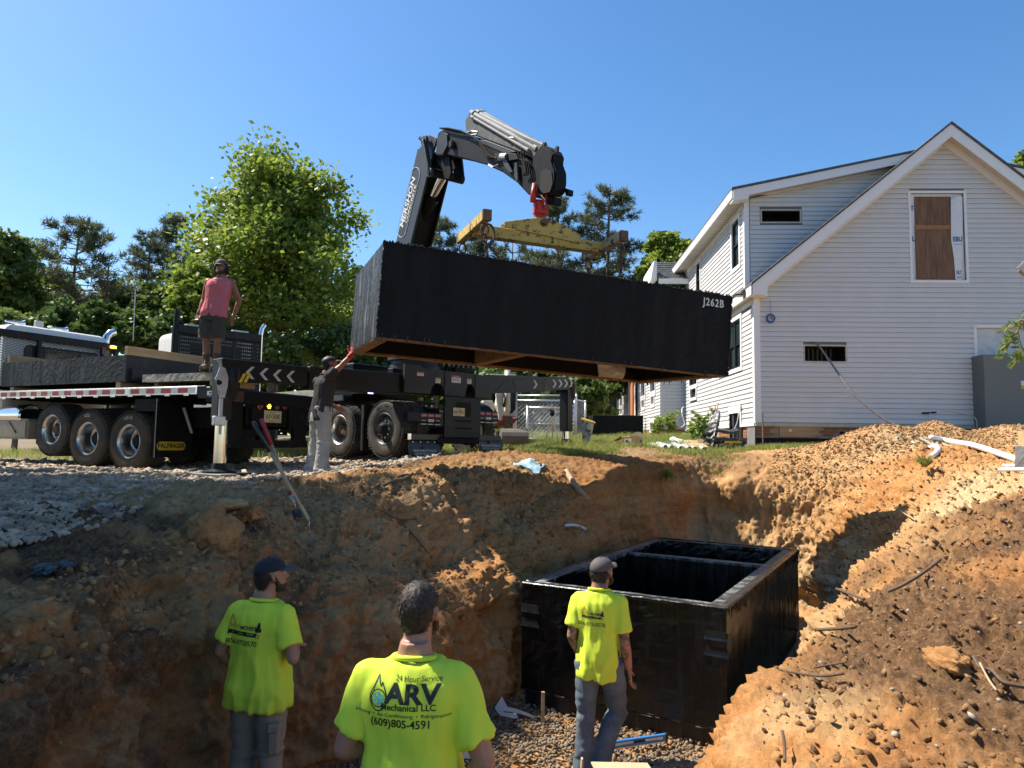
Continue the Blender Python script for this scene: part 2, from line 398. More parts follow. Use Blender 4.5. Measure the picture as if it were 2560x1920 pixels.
M_wood_grip = mat('ash_handle', (.34, .235, .13), .7, col2=(.46, .34, .20), scale=3, stretch=(8, 8, .8))
M_red_grip = mat('red_rubber', (.27, .022, .035), .55)
M_pvc = mat('white_pvc', (.66, .67, .68), .35, var=.05)
M_card = mat('cardboard', (.36, .23, .125), .85, var=.1, scale=6)
M_card_pale = mat('cardboard_pale', (.52, .36, .21), .85, var=.08, scale=5)
M_hose = mat('rubber_hose', (.02, .02, .021), .85, spec=.1)
M_plastic_bk = mat('black_plastic', (.022, .022, .023), .35, var=.3, rvar=.15)
M_white_sheet = mat('white_sheet', (.62, .63, .66), .5, var=.08)
M_blue_sheet = mat('pale_blue_sheet', (.30, .47, .58), .5, var=.1)
M_galv = mat('galvanised', (.52, .55, .58), .4, .6, var=.1, scale=20)
M_ex_white = mat('excavator_cream', (.55, .53, .46), .5, var=.1, wear=(.2, .15, .1), wearpos=(.58, .7))
M_ex_red = mat('excavator_red', (.30, .02, .02), .45, var=.1)
M_blue = mat('level_blue', (.045, .20, .50), .35, var=.05)
M_bluehose = mat('blue_hose', (.03, .09, .30), .4)
M_grey_cab = mat('grey_cabinet', (.145, .15, .14), .5, var=.04, scale=1)
M_bark = mat('bark', (.085, .065, .05), .95, col2=(.17, .135, .105), scale=6, stretch=(1, 1, .25), bump=.8, bscale=20, bdist=.03)
M_bark_pine = mat('pine_bark', (.095, .06, .042), .95, col2=(.20, .13, .09), scale=5, stretch=(1, 1, .3), bump=.8, bscale=18, bdist=.03)
M_root = mat('root_bark', (.11, .07, .045), .9, var=.3, scale=20, bump=.4)
M_root_pale = mat('root_pale', (.36, .26, .16), .85, var=.2, scale=20)
M_stone = mat('gravel_stone', (.16, .122, .085), .95, col2=(.46, .36, .26), scale=3.0, detail=2.0, bump=.3, bscale=60, pos=(.35, .65))
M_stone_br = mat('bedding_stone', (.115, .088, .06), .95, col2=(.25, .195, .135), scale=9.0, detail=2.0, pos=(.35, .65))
M_stone_pale = mat('pale_pebble', (.33, .28, .22), .85, var=.25, scale=8, bump=.2)
M_leaf_maple = leaf_mat('maple_leaf', [(.06, .10, .015), (.15, .22, .03), (.26, .33, .05), (.40, .43, .085)], .48)
M_leaf_oak = leaf_mat('oak_leaf', [(.05, .085, .02), (.12, .175, .038), (.21, .26, .07)], .42)
M_leaf_dark = leaf_mat('shrub_leaf', [(.03, .055, .014), (.07, .12, .026), (.14, .195, .045)], .4)
M_needle = leaf_mat('pine_needle', [(.065, .08, .045), (.125, .15, .075), (.21, .23, .125)], .25, .6)
M_grass = leaf_mat('grass_blade', [(.12, .19, .03), (.27, .31, .07), (.46, .42, .17)], .45, .6)
M_bareground = mat('bare_ground', (.11, .085, .05), .95, col2=(.20, .15, .085), scale=.9, detail=8.0, bump=.5, bscale=25, coord='Object')
M_hivis = mat('hivis_cloth', (.62, .76, .06), .8, var=.05, scale=5, bump=.25, bscale=300, bdist=.002, spec=.2)
M_pink = mat('coral_cloth', (.60, .165, .20), .85, var=.07, scale=5, bump=.2, bscale=300, bdist=.002, spec=.2)
M_charcoal = mat('charcoal_cloth', (.034, .029, .031), .85, var=.12, scale=5, bump=.2, bscale=300, bdist=.002, spec=.25)
M_khaki = mat('khaki_cloth', (.27, .225, .165), .9, var=.1, scale=6, bump=.2, bscale=250, bdist=.002)
M_denim = mat('denim', (.055, .085, .12), .9, col2=(.13, .17, .20), scale=7, bump=.2, bscale=250, bdist=.002, wear=(.12, .085, .05), wearpos=(.55, .75), wscale=4)
M_denim_pale = mat('pale_denim', (.25, .243, .225), .9, col2=(.35, .345, .33), scale=5, bump=.2, bscale=250, bdist=.002, wear=(.24, .19, .12), wearpos=(.55, .75), wscale=4)
M_olive = mat('olive_shorts', (.060, .056, .045), .9, var=.1, scale=6, bump=.2, bscale=250, bdist=.002)
M_skin = mat('tanned_skin', (.36, .175, .11), .5, var=.1, scale=12, bump=.1, bscale=120, bdist=.002)
M_skin_tan = mat('sunburnt_skin', (.27, .115, .07), .5, var=.12, scale=12, bump=.1, bscale=120, bdist=.002)
M_skin_tattoo = mat('tattooed_skin', (.36, .18, .115), .5, var=.08, scale=12, wear=(.11, .075, .06), wearpos=(.5, .56), wscale=16)
M_hair = mat('dark_hair', (.030, .018, .012), .6, var=.4, scale=30, stretch=(1, 1, .3), bump=.8, bscale=120, bdist=.006)
M_cap_navy = mat('navy_cap', (.010, .011, .018), .8, var=.2, bump=.2, bscale=200, bdist=.002)
M_cap_grey = mat('grey_cap', (.085, .07, .068), .8, var=.12, scale=9, bump=.2, bscale=200, bdist=.002)
M_cap_olive = mat('olive_cap', (.09, .075, .055), .8, var=.12, bump=.2, bscale=200, bdist=.002)
M_boot = mat('work_boot', (.10, .06, .04), .8, var=.3, scale=9, bump=.4, bscale=50, wear=(.36, .27, .15), wearpos=(.5, .62), wscale=8)
M_glove = mat('work_glove', (.16, .11, .065), .85, var=.3, scale=14, bump=.4)
M_glove_red = mat('red_glove', (.40, .015, .025), .7, var=.15)
M_lens = mat('mirror_lens', (.02, .16, .08), .12, .7)
M_branch_leaf = leaf_mat('branch_leaf', [(.10, .16, .02), (.20, .28, .05), (.32, .36, .10)], .4)

# ------------------------------------------------------------------ ground: grade, pit, banks (heights here are relative to the eye)
FLOORP = np.array([(-1.95,.9),(-2.15,3.0),(-2.2,5.0),(-1.6,6.1),(-.45,7.0),(.0,7.9),(1.95,11.6),(3.3,12.7),(4.7,11.4),(4.2,9.5),(2.55,7.1),(1.60,5.75),(1.08,4.8),(.95,3.6),(.8,2.2),(-.3,1.5),(-1.2,.9)])
PD = np.array([0,.15,.4,.8,1.2,1.45,2.0,3.0,4.5])
PROF = np.array([
 [-2.5,-1.9,-1.25,-1.1,-1.05,-1.0,-.95,-.9,-.8],
 [-2.62,-1.35,-.96,-.90,-.86,-.84,-.80,-.72,-.66],
 [-2.66,-1.4,-.98,-.90,-.82,-.78,-.70,-.62,-.6],
 [-2.68,-1.5,-1.20,-1.10,-.82,-.76,-.69,-.62,-.6],
 [-2.68,-1.72,-1.56,-1.48,-.76,-.69,-.63,-.58,-.56],
 [-2.68,-1.72,-1.52,-1.44,-.68,-.60,-.52,-.46,-.42],
 [-2.68,-1.25,-.40,-.30,-.26,-.24,-.21,-.18,-.1],
 [-2.68,-1.1,-.30,-.21,-.18,-.16,-.13,-.08,.0],
 [-2.68,-1.8,-1.0,-.50,-.26,-.16,-.04,.0,.05],
 [-2.68,-2.1,-1.62,-1.15,-.80,-.62,-.38,-.05,.05],
 [-2.68,-2.2,-1.75,-1.42,-1.21,-1.09,-.86,-.52,-.2],
 [-2.68,-2.2,-1.70,-1.47,-1.34,-1.25,-1.08,-.76,-.4],
 [-2.68,-2.25,-1.85,-1.58,-1.43,-1.33,-1.15,-.86,-.5],
 [-2.68,-2.25,-1.9,-1.62,-1.46,-1.37,-1.2,-.95,-.7],
 [-2.6,-2.25,-1.9,-1.7,-1.58,-1.52,-1.4,-1.2,-1.0],
 [-2.5,-2.2,-1.9,-1.75,-1.68,-1.64,-1.6,-1.5,-1.3],
 [-2.5,-2.1,-1.8,-1.65,-1.6,-1.57,-1.5,-1.3,-1.1]])
def grade(X, Y):
    s = X*.7+(Y-12)*.7
    return np.minimum(-.6+.064*np.maximum(0, s+3), .15+0*X)
def pit_height(X, Y):
    n = len(FLOORP); P2 = np.stack([X, Y], 1); best = np.full(len(X), 1e9); bt = np.zeros(len(X)); inside = np.zeros(len(X), bool)
    W = np.zeros((len(X), len(PD))); Z = np.zeros(len(X))
    for k in range(n):
        a, b = FLOORP[k], FLOORP[(k+1) % n]; ab = b-a; L2 = (ab**2).sum()
        t = np.clip(((P2-a)@ab)/L2, 0, 1); d = np.hypot(*(P2-(a+t[:, None]*ab)).T)
        m = d < best; best[m] = d[m]; bt[m] = k+t[m]
        c = ((a[1] > Y) != (b[1] > Y)) & (X < (b[0]-a[0])*(Y-a[1])/(b[1]-a[1]+1e-12)+a[0]); inside ^= c
    k0 = np.floor(bt).astype(int) % n; k1 = (k0+1) % n; f = bt-np.floor(bt)
    idx = np.clip(np.searchsorted(PD, best, side='right')-1, 0, len(PD)-2)
    fr = np.clip((best-PD[idx])/(PD[idx+1]-PD[idx]), 0, 1)
    z0 = PROF[k0, idx]*(1-fr)+PROF[k0, idx+1]*fr; z1 = PROF[k1, idx]*(1-fr)+PROF[k1, idx+1]*fr
    z = z0*(1-f)+z1*f
    g = grade(X, Y); w = np.clip((best-2.2)/2.6, 0, 1); w = w*w*(3-2*w)
    right = np.clip((X-3.0)/2.0, 0, 1)*np.clip((9.5-Y)/2.0, 0, 1)
    w = w*(1-.75*right)
    z = z*(1-w)+g*w
    return np.where(inside, -2.68, z), np.where(inside, -best, best), bt
def bump2(X, Y, cx, cy, sx, sy, h, rot=0.0):
    c, s = math.cos(rot), math.sin(rot); u = (X-cx)*c+(Y-cy)*s; v = -(X-cx)*s+(Y-cy)*c
    return h*np.exp(-(u/sx)**2-(v/sy)**2)
def ground_rel(X, Y, rough=True):
    X = np.asarray(X, float); Y = np.asarray(Y, float); p = np.stack([X, Y, 0*X], 1)
    wx = fbm(p, .9, 3, 3)*.16; wy = fbm(p, .9, 3, 9)*.16
    m = np.clip((np.hypot(X-.8, Y-6)-0)/2, 0, 1)
    z, d, bt = pit_height(X+wx*m, Y+wy*m)
    # spoil heaps in front of the house, ridges along the cut, hollows
    z = z+bump2(X, Y, 6.9, 13.1, .95, .65, .40)+bump2(X, Y, 8.15, 13.7, .6, .6, .42)+bump2(X, Y, 9.8, 14.0, 1.0, .8, .34)
    z = z+bump2(X, Y, -2.9, 6.6, .5, .45, .22)+bump2(X, Y, -3.4, 7.6, .5, .4, .16)-bump2(X, Y, -2.05, 7.1, .28, .5, .32)
    z = z+bump2(X, Y, -1.4, 8.9, .8, .35, .12)+bump2(X, Y, .25, 8.05, .5, .2, .13)
    z = z-bump2(X, Y, 3.7, 12.9, .35, .35, .35)-bump2(X, Y, 5.4, 15.4, 1.7, 1.1, .11)
    z = z+bump2(X, Y, 4.3, 7.4, .8, .5, .16, .5)-bump2(X, Y, 5.1, 8.2, .7, .35, .16, .6)+bump2(X, Y, 2.6, 4.4, .7, .5, .10)
    return z, d, bt
GX0, GX1, GY0, GY1 = -5.2, 11.0, .15, 16.2
def build_pit():
    st = .05; xs = np.arange(GX0, GX1+1e-6, st); ys = np.arange(GY0, GY1+1e-6, st)
    X, Y = np.meshgrid(xs, ys); nx, ny = len(xs), len(ys)
    z, d, bt = ground_rel(X.ravel(), Y.ravel()); z = z+E
    V = np.stack([X.ravel(), Y.ravel(), z], 1); base = V.copy(); base[:, 2] = -3.0
    i = np.arange(nx*ny).reshape(ny, nx)
    top = np.stack([i[:-1, :-1], i[:-1, 1:], i[1:, 1:], i[1:, :-1]], -1).reshape(-1, 4)
    o = nx*ny; bot = top[:, ::-1]+o
    sides = []
    for e in (i[0, :], i[:, -1], i[-1, ::-1], i[::-1, 0]):
        sides.append(np.stack([e[1:], e[:-1], e[:-1]+o, e[1:]+o], -1))
    F = np.concatenate([top, bot]+sides)
    tmp = arr_mesh('tmp', np.concatenate([V, base]), F); me = tmp.data; bpy.data.objects.remove(tmp, do_unlink=True)
    me2 = voxelise(me, .034, 2, .5)
    co = get_co(me2)
    keep = co[:, 2] > -2.75
    bm = bmesh.new(); bm.from_mesh(me2); bm.verts.ensure_lookup_table()
    m = .06
    rm = [v for v, k in zip(bm.verts, keep) if (not k) or (v.co.x < GX0+m or v.co.x > GX1-m or v.co.y < GY0+m or v.co.y > GY1-m) and v.co.z < -2.2]
    bmesh.ops.delete(bm, geom=rm, context='VERTS'); bm.to_mesh(me2); bm.free()
    co = get_co(me2); no = get_no(me2); me2.update()
    zr = co[:, 2]-E
    zz, d, bt = ground_rel(co[:, 0], co[:, 1])
    steep = np.clip((1-np.abs(no[:, 2]))*1.6, 0, 1)
    edge = np.clip(np.minimum.reduce([co[:, 0]-GX0, GX1-co[:, 0], GY1-co[:, 1]])/.5, 0, 1)
    right = np.clip((co[:, 0]-1.2)/1.0, 0, 1)*np.clip((12.6-co[:, 1])/1.5, 0, 1)*(d > .05)
    floor = np.clip((-d)/.15, 0, 1)
    q = co.copy(); q[:, 2] *= .35
    big = fbm(co, 1.5, 3, 21)*.15; gouge = fbm(q, 5.0, 3, 5)*.075; clod = np.abs(fbm(co, 8.5, 4, 11, .6)); fine = fbm(co, 24.0, 2, 31)
    lump = np.abs(fbm(co, 17.0, 2, 77)); leftb = np.clip((.9-co[:, 0])/1.0, 0, 1)*(d > .02)*np.clip((3.2-d)/1.2, 0, 1)
    # toothed bucket scars in the sunlit wall
    teeth = np.maximum(0, np.sin((co[:, 0]*.8-co[:, 1]*.6)*17+fbm(co, 1.2, 2, 8)*5))*np.clip(fbm(co, .8, 2, 55)*2, 0, 1)
    flat = (1-steep)
    far_rough = np.clip((d-2.6)/1.0, 0, 1)*(1-right)
    amp = (1-.75*far_rough)*(1-.85*floor)
    disp = amp*(big*steep*.9+gouge*steep*.9+(clod*.075-.03)*(.45+.5*right+.5*leftb)+(lump*.05)*(.6+.85*right+.3*leftb)+gouge*.6*leftb+fine*.014*(.6+right*.8)-teeth*.05*steep*np.clip((co[:, 0]-2)/1, 0, 1))
    set_co(me2, co+no*(disp*edge)[:, None])
    # kinds of soil
    p = co*1.0
    up = np.clip((zr-(grade(co[:, 0], co[:, 1])-.42)+fbm(p, 2.2, 3, 2)*.22)/.22, 0, 1)
    left = np.clip((-.2-co[:, 0])/1.6, 0, 1)
    top = up*.55*(1-right)*np.clip((co[:, 1]-9)/3, .25, 1)
    spoil = np.clip(fbm(p*[1, 1, .6], .75, 4, 91)*1.7+.62, 0, 1)*np.clip((9.6-co[:, 1])/2, 0, 1)*np.clip((d-.2)/.6, 0, 1)*right
    tx = np.clip(top+spoil*.85+left*.28+np.clip(fbm(p, 1.3, 4, 19)*1.2-.25, 0, .6)*left, 0, 1)
    tx = tx*(1-np.clip((co[:, 1]-11.3)/1.0, 0, 1)*np.clip((co[:, 0]-4.2)/.6, 0, 1)*.85)
    sand = np.clip(fbm(p, .6, 4, 63)*1.3-.05, 0, 1)*.8
    path = bump2(co[:, 0], co[:, 1], 5.2, 8.4, 1.3, .45, 1.0, .75)+bump2(co[:, 0], co[:, 1], 8.2, 12.3, 1.8, .5, 1.0, .1)
    sand = np.clip(sand+path*1.1+np.clip((-1.45-zr)*.7, 0, .5)*(d > 0)*(co[:, 0] > 2.5)+.25*np.clip((co[:, 1]-10.8), 0, 1)*(co[:, 0] > 3.2), 0, 1)
    tx = np.clip(tx-path*.9, 0, 1)
    set_attr(me2, 'topsoil', tx); set_attr(me2, 'sand', sand)
    me2.polygons.foreach_set('use_smooth', [True]*len(me2.polygons))
    o = obj('ground', me2, M_soil, fix=False); tag(o, kind='structure'); o['label'] = 'excavated pit with orange sand walls and dark loose spoil'
    return o
PIT = build_pit()
def zg(x, y):
    return float(ground_rel(np.array([x]), np.array([y]))[0][0])+E

# the land all round, one sheet out to the horizon with a hole where the pit is cut
def build_land():
    def axis(a, b, lo, hi):
        m = np.arange(a, b+1e-6, (b-a)/round((b-a)/.4)); out = [m]
        L = []; x = a; s = .5
        while x > lo: x -= s; s *= 1.22; L.append(x)
        Rr = []; x = b; s = .5
        while x < hi: x += s; s *= 1.22; Rr.append(x)
        return np.array(L[::-1]+list(m)+Rr)
    xs = axis(GX0+.1, GX1-.1, -700, 700); ys = axis(GY0+.1, GY1-.1, -60, 900)
    X, Y = np.meshgrid(xs, ys); z = ground_rel(X.ravel(), Y.ravel())[0]
    far = np.clip((np.hypot(X.ravel(), Y.ravel()-8)-14)/10, 0, 1)
    z = z*(1-far)+grade(X.ravel(), Y.ravel())*far+E-.02
    z = np.where(Y.ravel() < 1.0, np.minimum(z, E-1.55), z)
    V = np.stack([X.ravel(), Y.ravel(), z], 1); nx, ny = len(xs), len(ys); i = np.arange(nx*ny).reshape(ny, nx)
    F = np.stack([i[:-1, :-1], i[:-1, 1:], i[1:, 1:], i[1:, :-1]], -1).reshape(-1, 4)
    c = V[F].mean(1); hole = (c[:, 0] > GX0+.1) & (c[:, 0] < GX1-.1) & (c[:, 1] > GY0+.1) & (c[:, 1] < GY1-.1)
    o = arr_mesh('land', V, F[~hole], M_bareground, smooth=True); tag(o, kind='structure')
build_land()

# ------------------------------------------------------------------ loose pieces joined as stuff
_ico = bmesh.new(); bmesh.ops.create_icosphere(_ico, subdivisions=1, radius=1); ICO_V = np.array([v.co[:] for v in _ico.verts]); ICO_F = np.array([[l.vert.index for l in f.loops] for f in _ico.faces]); _ico.free()
def pebbles(name, pts, sizes, m, flat=(.55, .85), rng=None, smooth=False, sink=.25):
    rng = rng or np.random.default_rng(3); n = len(pts); v = ICO_V[None]*(1+rng.uniform(-.28, .28, (n, len(ICO_V), 1)))
    s = sizes[:, None]*np.stack([rng.uniform(.75, 1.3, n), rng.uniform(.75, 1.3, n), rng.uniform(flat[0], flat[1], n)], 1)
    a = rng.uniform(0, 2*PI, n); tl = rng.normal(0, .3, (n, 2))
    v = v*s[:, None, :]
    ca, sa = np.cos(a)[:, None], np.sin(a)[:, None]
    x = v[..., 0]*ca-v[..., 1]*sa; y = v[..., 0]*sa+v[..., 1]*ca; z = v[..., 2]+x*tl[:, :1]+y*tl[:, 1:]
    v = np.stack([x, y, z], -1)+pts[:, None, :]; v[..., 2] += (sizes*(.5-sink))[:, None]
    F = (ICO_F[None]+(np.arange(n)*len(ICO_V))[:, None, None]).reshape(-1, 3)
    return arr_mesh(name, v.reshape(-1, 3), F, m, smooth=smooth)
def inpoly(X, Y, poly):
    r = np.zeros(len(X), bool); n = len(poly)
    for k in range(n):
        a, b = poly[k], poly[(k+1) % n]
        r ^= ((a[1] > Y) != (b[1] > Y)) & (X < (b[0]-a[0])*(Y-a[1])/(b[1]-a[1]+1e-12)+a[0])
    return r
def scatter(poly, n, rng):
    poly = np.array(poly); lo, hi = poly.min(0), poly.max(0); out = np.zeros((0, 2))
    while len(out) < n:
        q = rng.uniform(lo, hi, (n*2, 2)); q = q[inpoly(q[:, 0], q[:, 1], poly)]; out = np.concatenate([out, q])
    return out[:n]
def on_ground(q, soil=True):
    z = ground_rel(q[:, 0], q[:, 1])[0]+E; return np.stack([q[:, 0], q[:, 1], z], 1)
_rng = np.random.default_rng(5)
# crushed stone yard: from the left frame edge under both trucks to the lip of the bank
def gmarch(x, y):
    d = ray(x, y); t = np.arange(1.5, 30, .04); X = d.x*t/d.y; z = E+d.z*t/d.y; h = ground_rel(X, t)[0]+E; i = int(np.argmax(z <= h)); return Vector((X[i], t[i], h[i]))
_edge = [gmarch(-260, 1470)]+[gmarch(a, b) for a, b in ((0, 1380), (120, 1360), (215, 1336), (330, 1291), (450, 1243), (560, 1215), (690, 1201), (830, 1190), (960, 1176))]
_gp = [(p.x, p.y) for p in _edge]+[(-.9, 13.2), (-3, 15.5), (-8, 16), (-18, 15), (-18, 6), (-5.5, 2.6)]
def _stones(name, poly, n, smin, smax, m, seed, label, flat=(.5, .85)):
    r = np.random.default_rng(seed); q = scatter(poly, n, r); p = on_ground(q)
    s = r.uniform(smin, smax, n)*np.where(r.random(n) < .12, 1.35, 1); return tag(pebbles(name, p, s, m, flat, r), label, kind='stuff')
_near = [p for p in _gp if p[1] < 7.4]
def _clip(poly, y0, y1):
    out = []
    for side, yc in ((1, y0), (-1, y1)):
        src = poly if not out else out; res = []
        for i in range(len(src)):
            a, b = src[i], src[(i+1) % len(src)]; ia, ib = side*(a[1]-yc) >= 0, side*(b[1]-yc) >= 0
            if ia: res.append(a)
            if ia != ib:
                t = (yc-a[1])/(b[1]-a[1]); res.append((a[0]+(b[0]-a[0])*t, yc))
        out = res
    return out
def _area(p): return abs(sum(p[i][0]*p[(i+1) % len(p)][1]-p[(i+1) % len(p)][0]*p[i][1] for i in range(len(p))))/2
def _join_stones():
    V = []; F = []; o = 0
    for y0, y1, dens, a, b, sd in ((2.5, 5.0, 1100, .014, .030, 1), (5.0, 7.6, 800, .015, .032, 2), (7.6, 11, 380, .022, .042, 3), (11, 16, 110, .035, .062, 4)):
        poly = _clip(_gp, y0, y1)
        lim = [(x, y) for x, y in poly]
        poly = [(max(x, -.80*y-1.2), y) for x, y in lim]
        n = int(_area(poly)*dens); r = np.random.default_rng(sd); q = scatter(poly, n, r); p = on_ground(q)
        s = r.uniform(a, b, n)*np.where(r.random(n) < .12, 1.4, 1)
        p[:, 2] += .028*np.clip((7.6-p[:, 1])/2, 0, 1); t = pebbles('t', p, s, None, (.5, .85), r, sink=.2); V.append(get_co(t.data)); f = np.empty(len(t.data.polygons)*3, dtype=np.int32); t.data.polygons.foreach_get('vertices', f); F.append(f.reshape(-1, 3)+o); o += len(V[-1]); bpy.data.objects.remove(t, do_unlink=True)
    g = arr_mesh('gravel', np.concatenate(V), np.concatenate(F), M_stone); tag(g, 'grey crushed stone spread over the truck yard', kind='stuff')
_join_stones()
_fl = [(-1.9,1.2),(-2.1,3),(-2.15,5),(-1.55,6.05),(-.45,6.95),(.0,7.8),(.6,8.3),(2.4,6.9),(1.6,5.7),(1.05,4.7),(.95,3.6),(.8,2.3),(-.3,1.6)]
def _bedding():
    r = np.random.default_rng(12); n = 15000; q = scatter(_fl, n, r)
    z = -2.68+E+.0+bump2(q[:, 0], q[:, 1], 1.35, 5.55, .55, .5, .22)+bump2(q[:, 0], q[:, 1], .2, 6.2, .5, .4, .08)
    d = pit_height(q[:, 0], q[:, 1])[1]
    p = np.stack([q[:, 0], q[:, 1], z+r.uniform(0, .03, n)], 1); s = r.uniform(.010, .022, n)
    # a second layer makes the heaps by the tank and the level
    q2 = np.stack([r.normal(1.35, .33, 1500), r.normal(5.55, .3, 1500)], 1); z2 = -2.68+E+bump2(q2[:, 0], q2[:, 1], 1.35, 5.55, .5, .45, .24)
    p = np.concatenate([p, np.stack([q2[:, 0], q2[:, 1], z2], 1)]); s = np.concatenate([s, r.uniform(.012, .024, 1500)])
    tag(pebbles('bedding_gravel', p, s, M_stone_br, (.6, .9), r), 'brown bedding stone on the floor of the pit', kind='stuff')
    # solid body of the heap
    X, Y = np.meshgrid(np.linspace(-.2, 2.3, 40), np.linspace(4.6, 6.9, 40)); Z = -2.68+E-.03+bump2(X.ravel(), Y.ravel(), 1.35, 5.55, .55, .5, .22)
    i = np.arange(1600).reshape(40, 40); F = np.stack([i[:-1, :-1], i[:-1, 1:], i[1:, 1:], i[1:, :-1]], -1).reshape(-1, 4)
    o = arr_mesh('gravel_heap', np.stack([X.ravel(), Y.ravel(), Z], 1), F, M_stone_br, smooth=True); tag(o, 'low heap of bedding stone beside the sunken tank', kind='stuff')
_bedding()
def _snap(q):
    from mathutils.bvhtree import BVHTree
    return q
from mathutils.bvhtree import BVHTree
_pco = get_co(PIT.data); _pf = []
PITBVH = BVHTree.FromPolygons([tuple(c) for c in _pco], [tuple(p.vertices) for p in PIT.data.polygons])
def drop(x, y, z0=4.0):
    h = PITBVH.ray_cast(Vector((x, y, z0)), Vector((0, 0, -1)))
    return h[0].z if h[0] is not None else zg(x, y)
def look(x, y):
    d = ray(x, y).normalized(); h = PITBVH.ray_cast(Vector((0, 0, E))+d*.4, d)
    return h[0] if h[0] is not None else PZ(x, y, 0)
def _clods():
    r = np.random.default_rng(8)
    def lay(name, poly, n, a, b, m, label, pw=2.2):
        q = scatter(poly, n, r); s = a+(b-a)*r.random(n)**pw
        p = np.array([(x, y, drop(x, y)) for x, y in q]); o = pebbles(name, p, s, m, (.6, .95), r, sink=.35)
        set_attr(o.data, 'topsoil', np.repeat(np.clip(r.random(n)*.75+(.25 if name == 'soil_clods' else -.15), 0, 1), len(ICO_V))); set_attr(o.data, 'sand', np.repeat(r.random(n)*.5, len(ICO_V)))
        tag(o, label, kind='stuff')
    bank = [(1.5,4.4),(2.2,5.9),(3.2,7.4),(4.4,9.4),(5.0,11.4),(4.6,12.6),(9.5,12.6),(9.0,9.5),(6.5,6.5),(4.5,4.2),(3.3,2.8),(1.5,2.8)]
    lay('soil_clods', bank, 17000, .005, .028, M_soil, 'loose crumbs of soil over the right hand spoil bank', 3.4)
    lb = [(-2.2,2.5),(-2.3,5.2),(-1.7,6.3),(-.5,7.2),(.0,8.2),(1.3,10.5),(.4,11.5),(-1.2,9.8),(-2.2,8.8),(-2.6,7.6),(-2.9,6.4),(-2.8,3.0)]
    lay('bank_crumbs', lb, 5000, .006, .034, M_soil, 'soil crumbs on the shaded left bank and ledge', 3.2)
    hp = [(4.3,11.9),(5.0,13.6),(7.0,14.6),(10.5,15),(10.5,13.2),(7.5,12.4),(5.6,11.6)]
    lay('heap_clods', hp, 9000, .007, .032, M_soil, 'lumpy clods on the spoil heaps before the house', 2.6)
    q = scatter(bank, 420, r); p = np.array([(x, y, drop(x, y)) for x, y in q]); tag(pebbles('spoil_pebbles', p, .006+.018*r.random(420)**2.5, M_stone_pale, (.6, .9), r), 'pale pebbles mixed in the dark spoil', kind='stuff')
_clods()

# ------------------------------------------------------------------ the house under renovation
HA = R(-2.6)
HG = Vector((math.cos(HA), math.sin(HA), 0)); HL = Vector((-math.sin(HA), math.cos(HA), 0))
HC = P(1890, 1057, 16.0)
HM = Matrix.Identity(4)
for _i in range(3): HM[_i][0], HM[_i][1], HM[_i][2], HM[_i][3] = HG[_i], HL[_i], (0,0,1)[_i], HC[_i]
house = thing('house', 'large white vinyl sided house with steep front gable, boarded window and brick footing', 'house', HC, HA)
def hg(x, y, v=0.0):
    q = PN(x, y, HC+HL*v, HL)-HC; return q.dot(HG), q.z
def hl(x, y, u=0.0):
    q = PN(x, y, HC+HG*u, HG)-HC; return q.dot(HL), q.z
HGRADE = P(1900, 1112, 16).z-HC.z
COURSE = .1145
# each course of dutch lap siding: one board, notched where openings are
def board_profile(w0, w1):
    h = w1-w0
    return [(.0, w0+.007), (.026, w0+.007), (.027, w0+.013), (.026, w0+h*.52), (.012, w0+h*.76), (.010, w1+.0), (0, w1+.0)]
_bcache = {}
def course(parent, name, m, axis, off, a, b, w0, slopeL=None, slopeR=None, sign=-1):
    # axis 'u': board runs along the gable and faces -v ; axis 'v': runs along the long side and faces -u
    pr = board_profile(w0, w0+COURSE); n = len(pr); V = []
    for e in (0, 1):
        for o_, w in pr:
            t = (a if e == 0 else b)
            if e == 0 and slopeL: t = max(a, slopeL(w))
            if e == 1 and slopeR: t = min(b, slopeR(w))
            V.append((t, off-o_, w) if axis == 'u' else (off-o_, t, w))
    mb = MB().add(V, [tuple(range(n))[::-1], tuple(range(n, 2*n))]+[(k, (k+1) % n, n+(k+1) % n, n+k) for k in range(n)])
    return obj(name, mb, m, parent)
def clad(parent, axis, off, a, b, w0, w1, holes, m=None, slopeL=None, slopeR=None, name='siding_board'):
    k = 0; w = w0
    while w < w1-.02:
        segs = [(a, b)]
        for (ha, hb, h0, h1) in holes:
            if w+COURSE*.75 > h0 and w+COURSE*.25 < h1:
                ns = []
                for s, t in segs:
                    if hb <= s or ha >= t: ns.append((s, t)); continue
                    if ha > s: ns.append((s, ha))
                    if hb < t: ns.append((hb, t))
                segs = ns
        for s, t in segs:
            lo = max(s, slopeL(w)) if slopeL else s; hi = min(t, slopeR(w)) if slopeR else t
            if hi-lo > .03: course(parent, name, m or M_siding, axis, off, s, t, w, slopeL, slopeR)
        w += COURSE
    return parent
def ring(mb, axis, off, a, b, w0, w1, th, out0, out1):
    def bx(p, q, r, s_):
        if axis == 'u': mb.span((p, off-out1, r), (q, off-out0, s_))
        else: mb.span((off-out1, p, r), (off-out0, q, s_))
    bx(a-th, b+th, w1, w1+th); bx(a-th, b+th, w0-th, w0); bx(a-th, a, w0, w1); bx(b, b+th, w0, w1)
    return mb
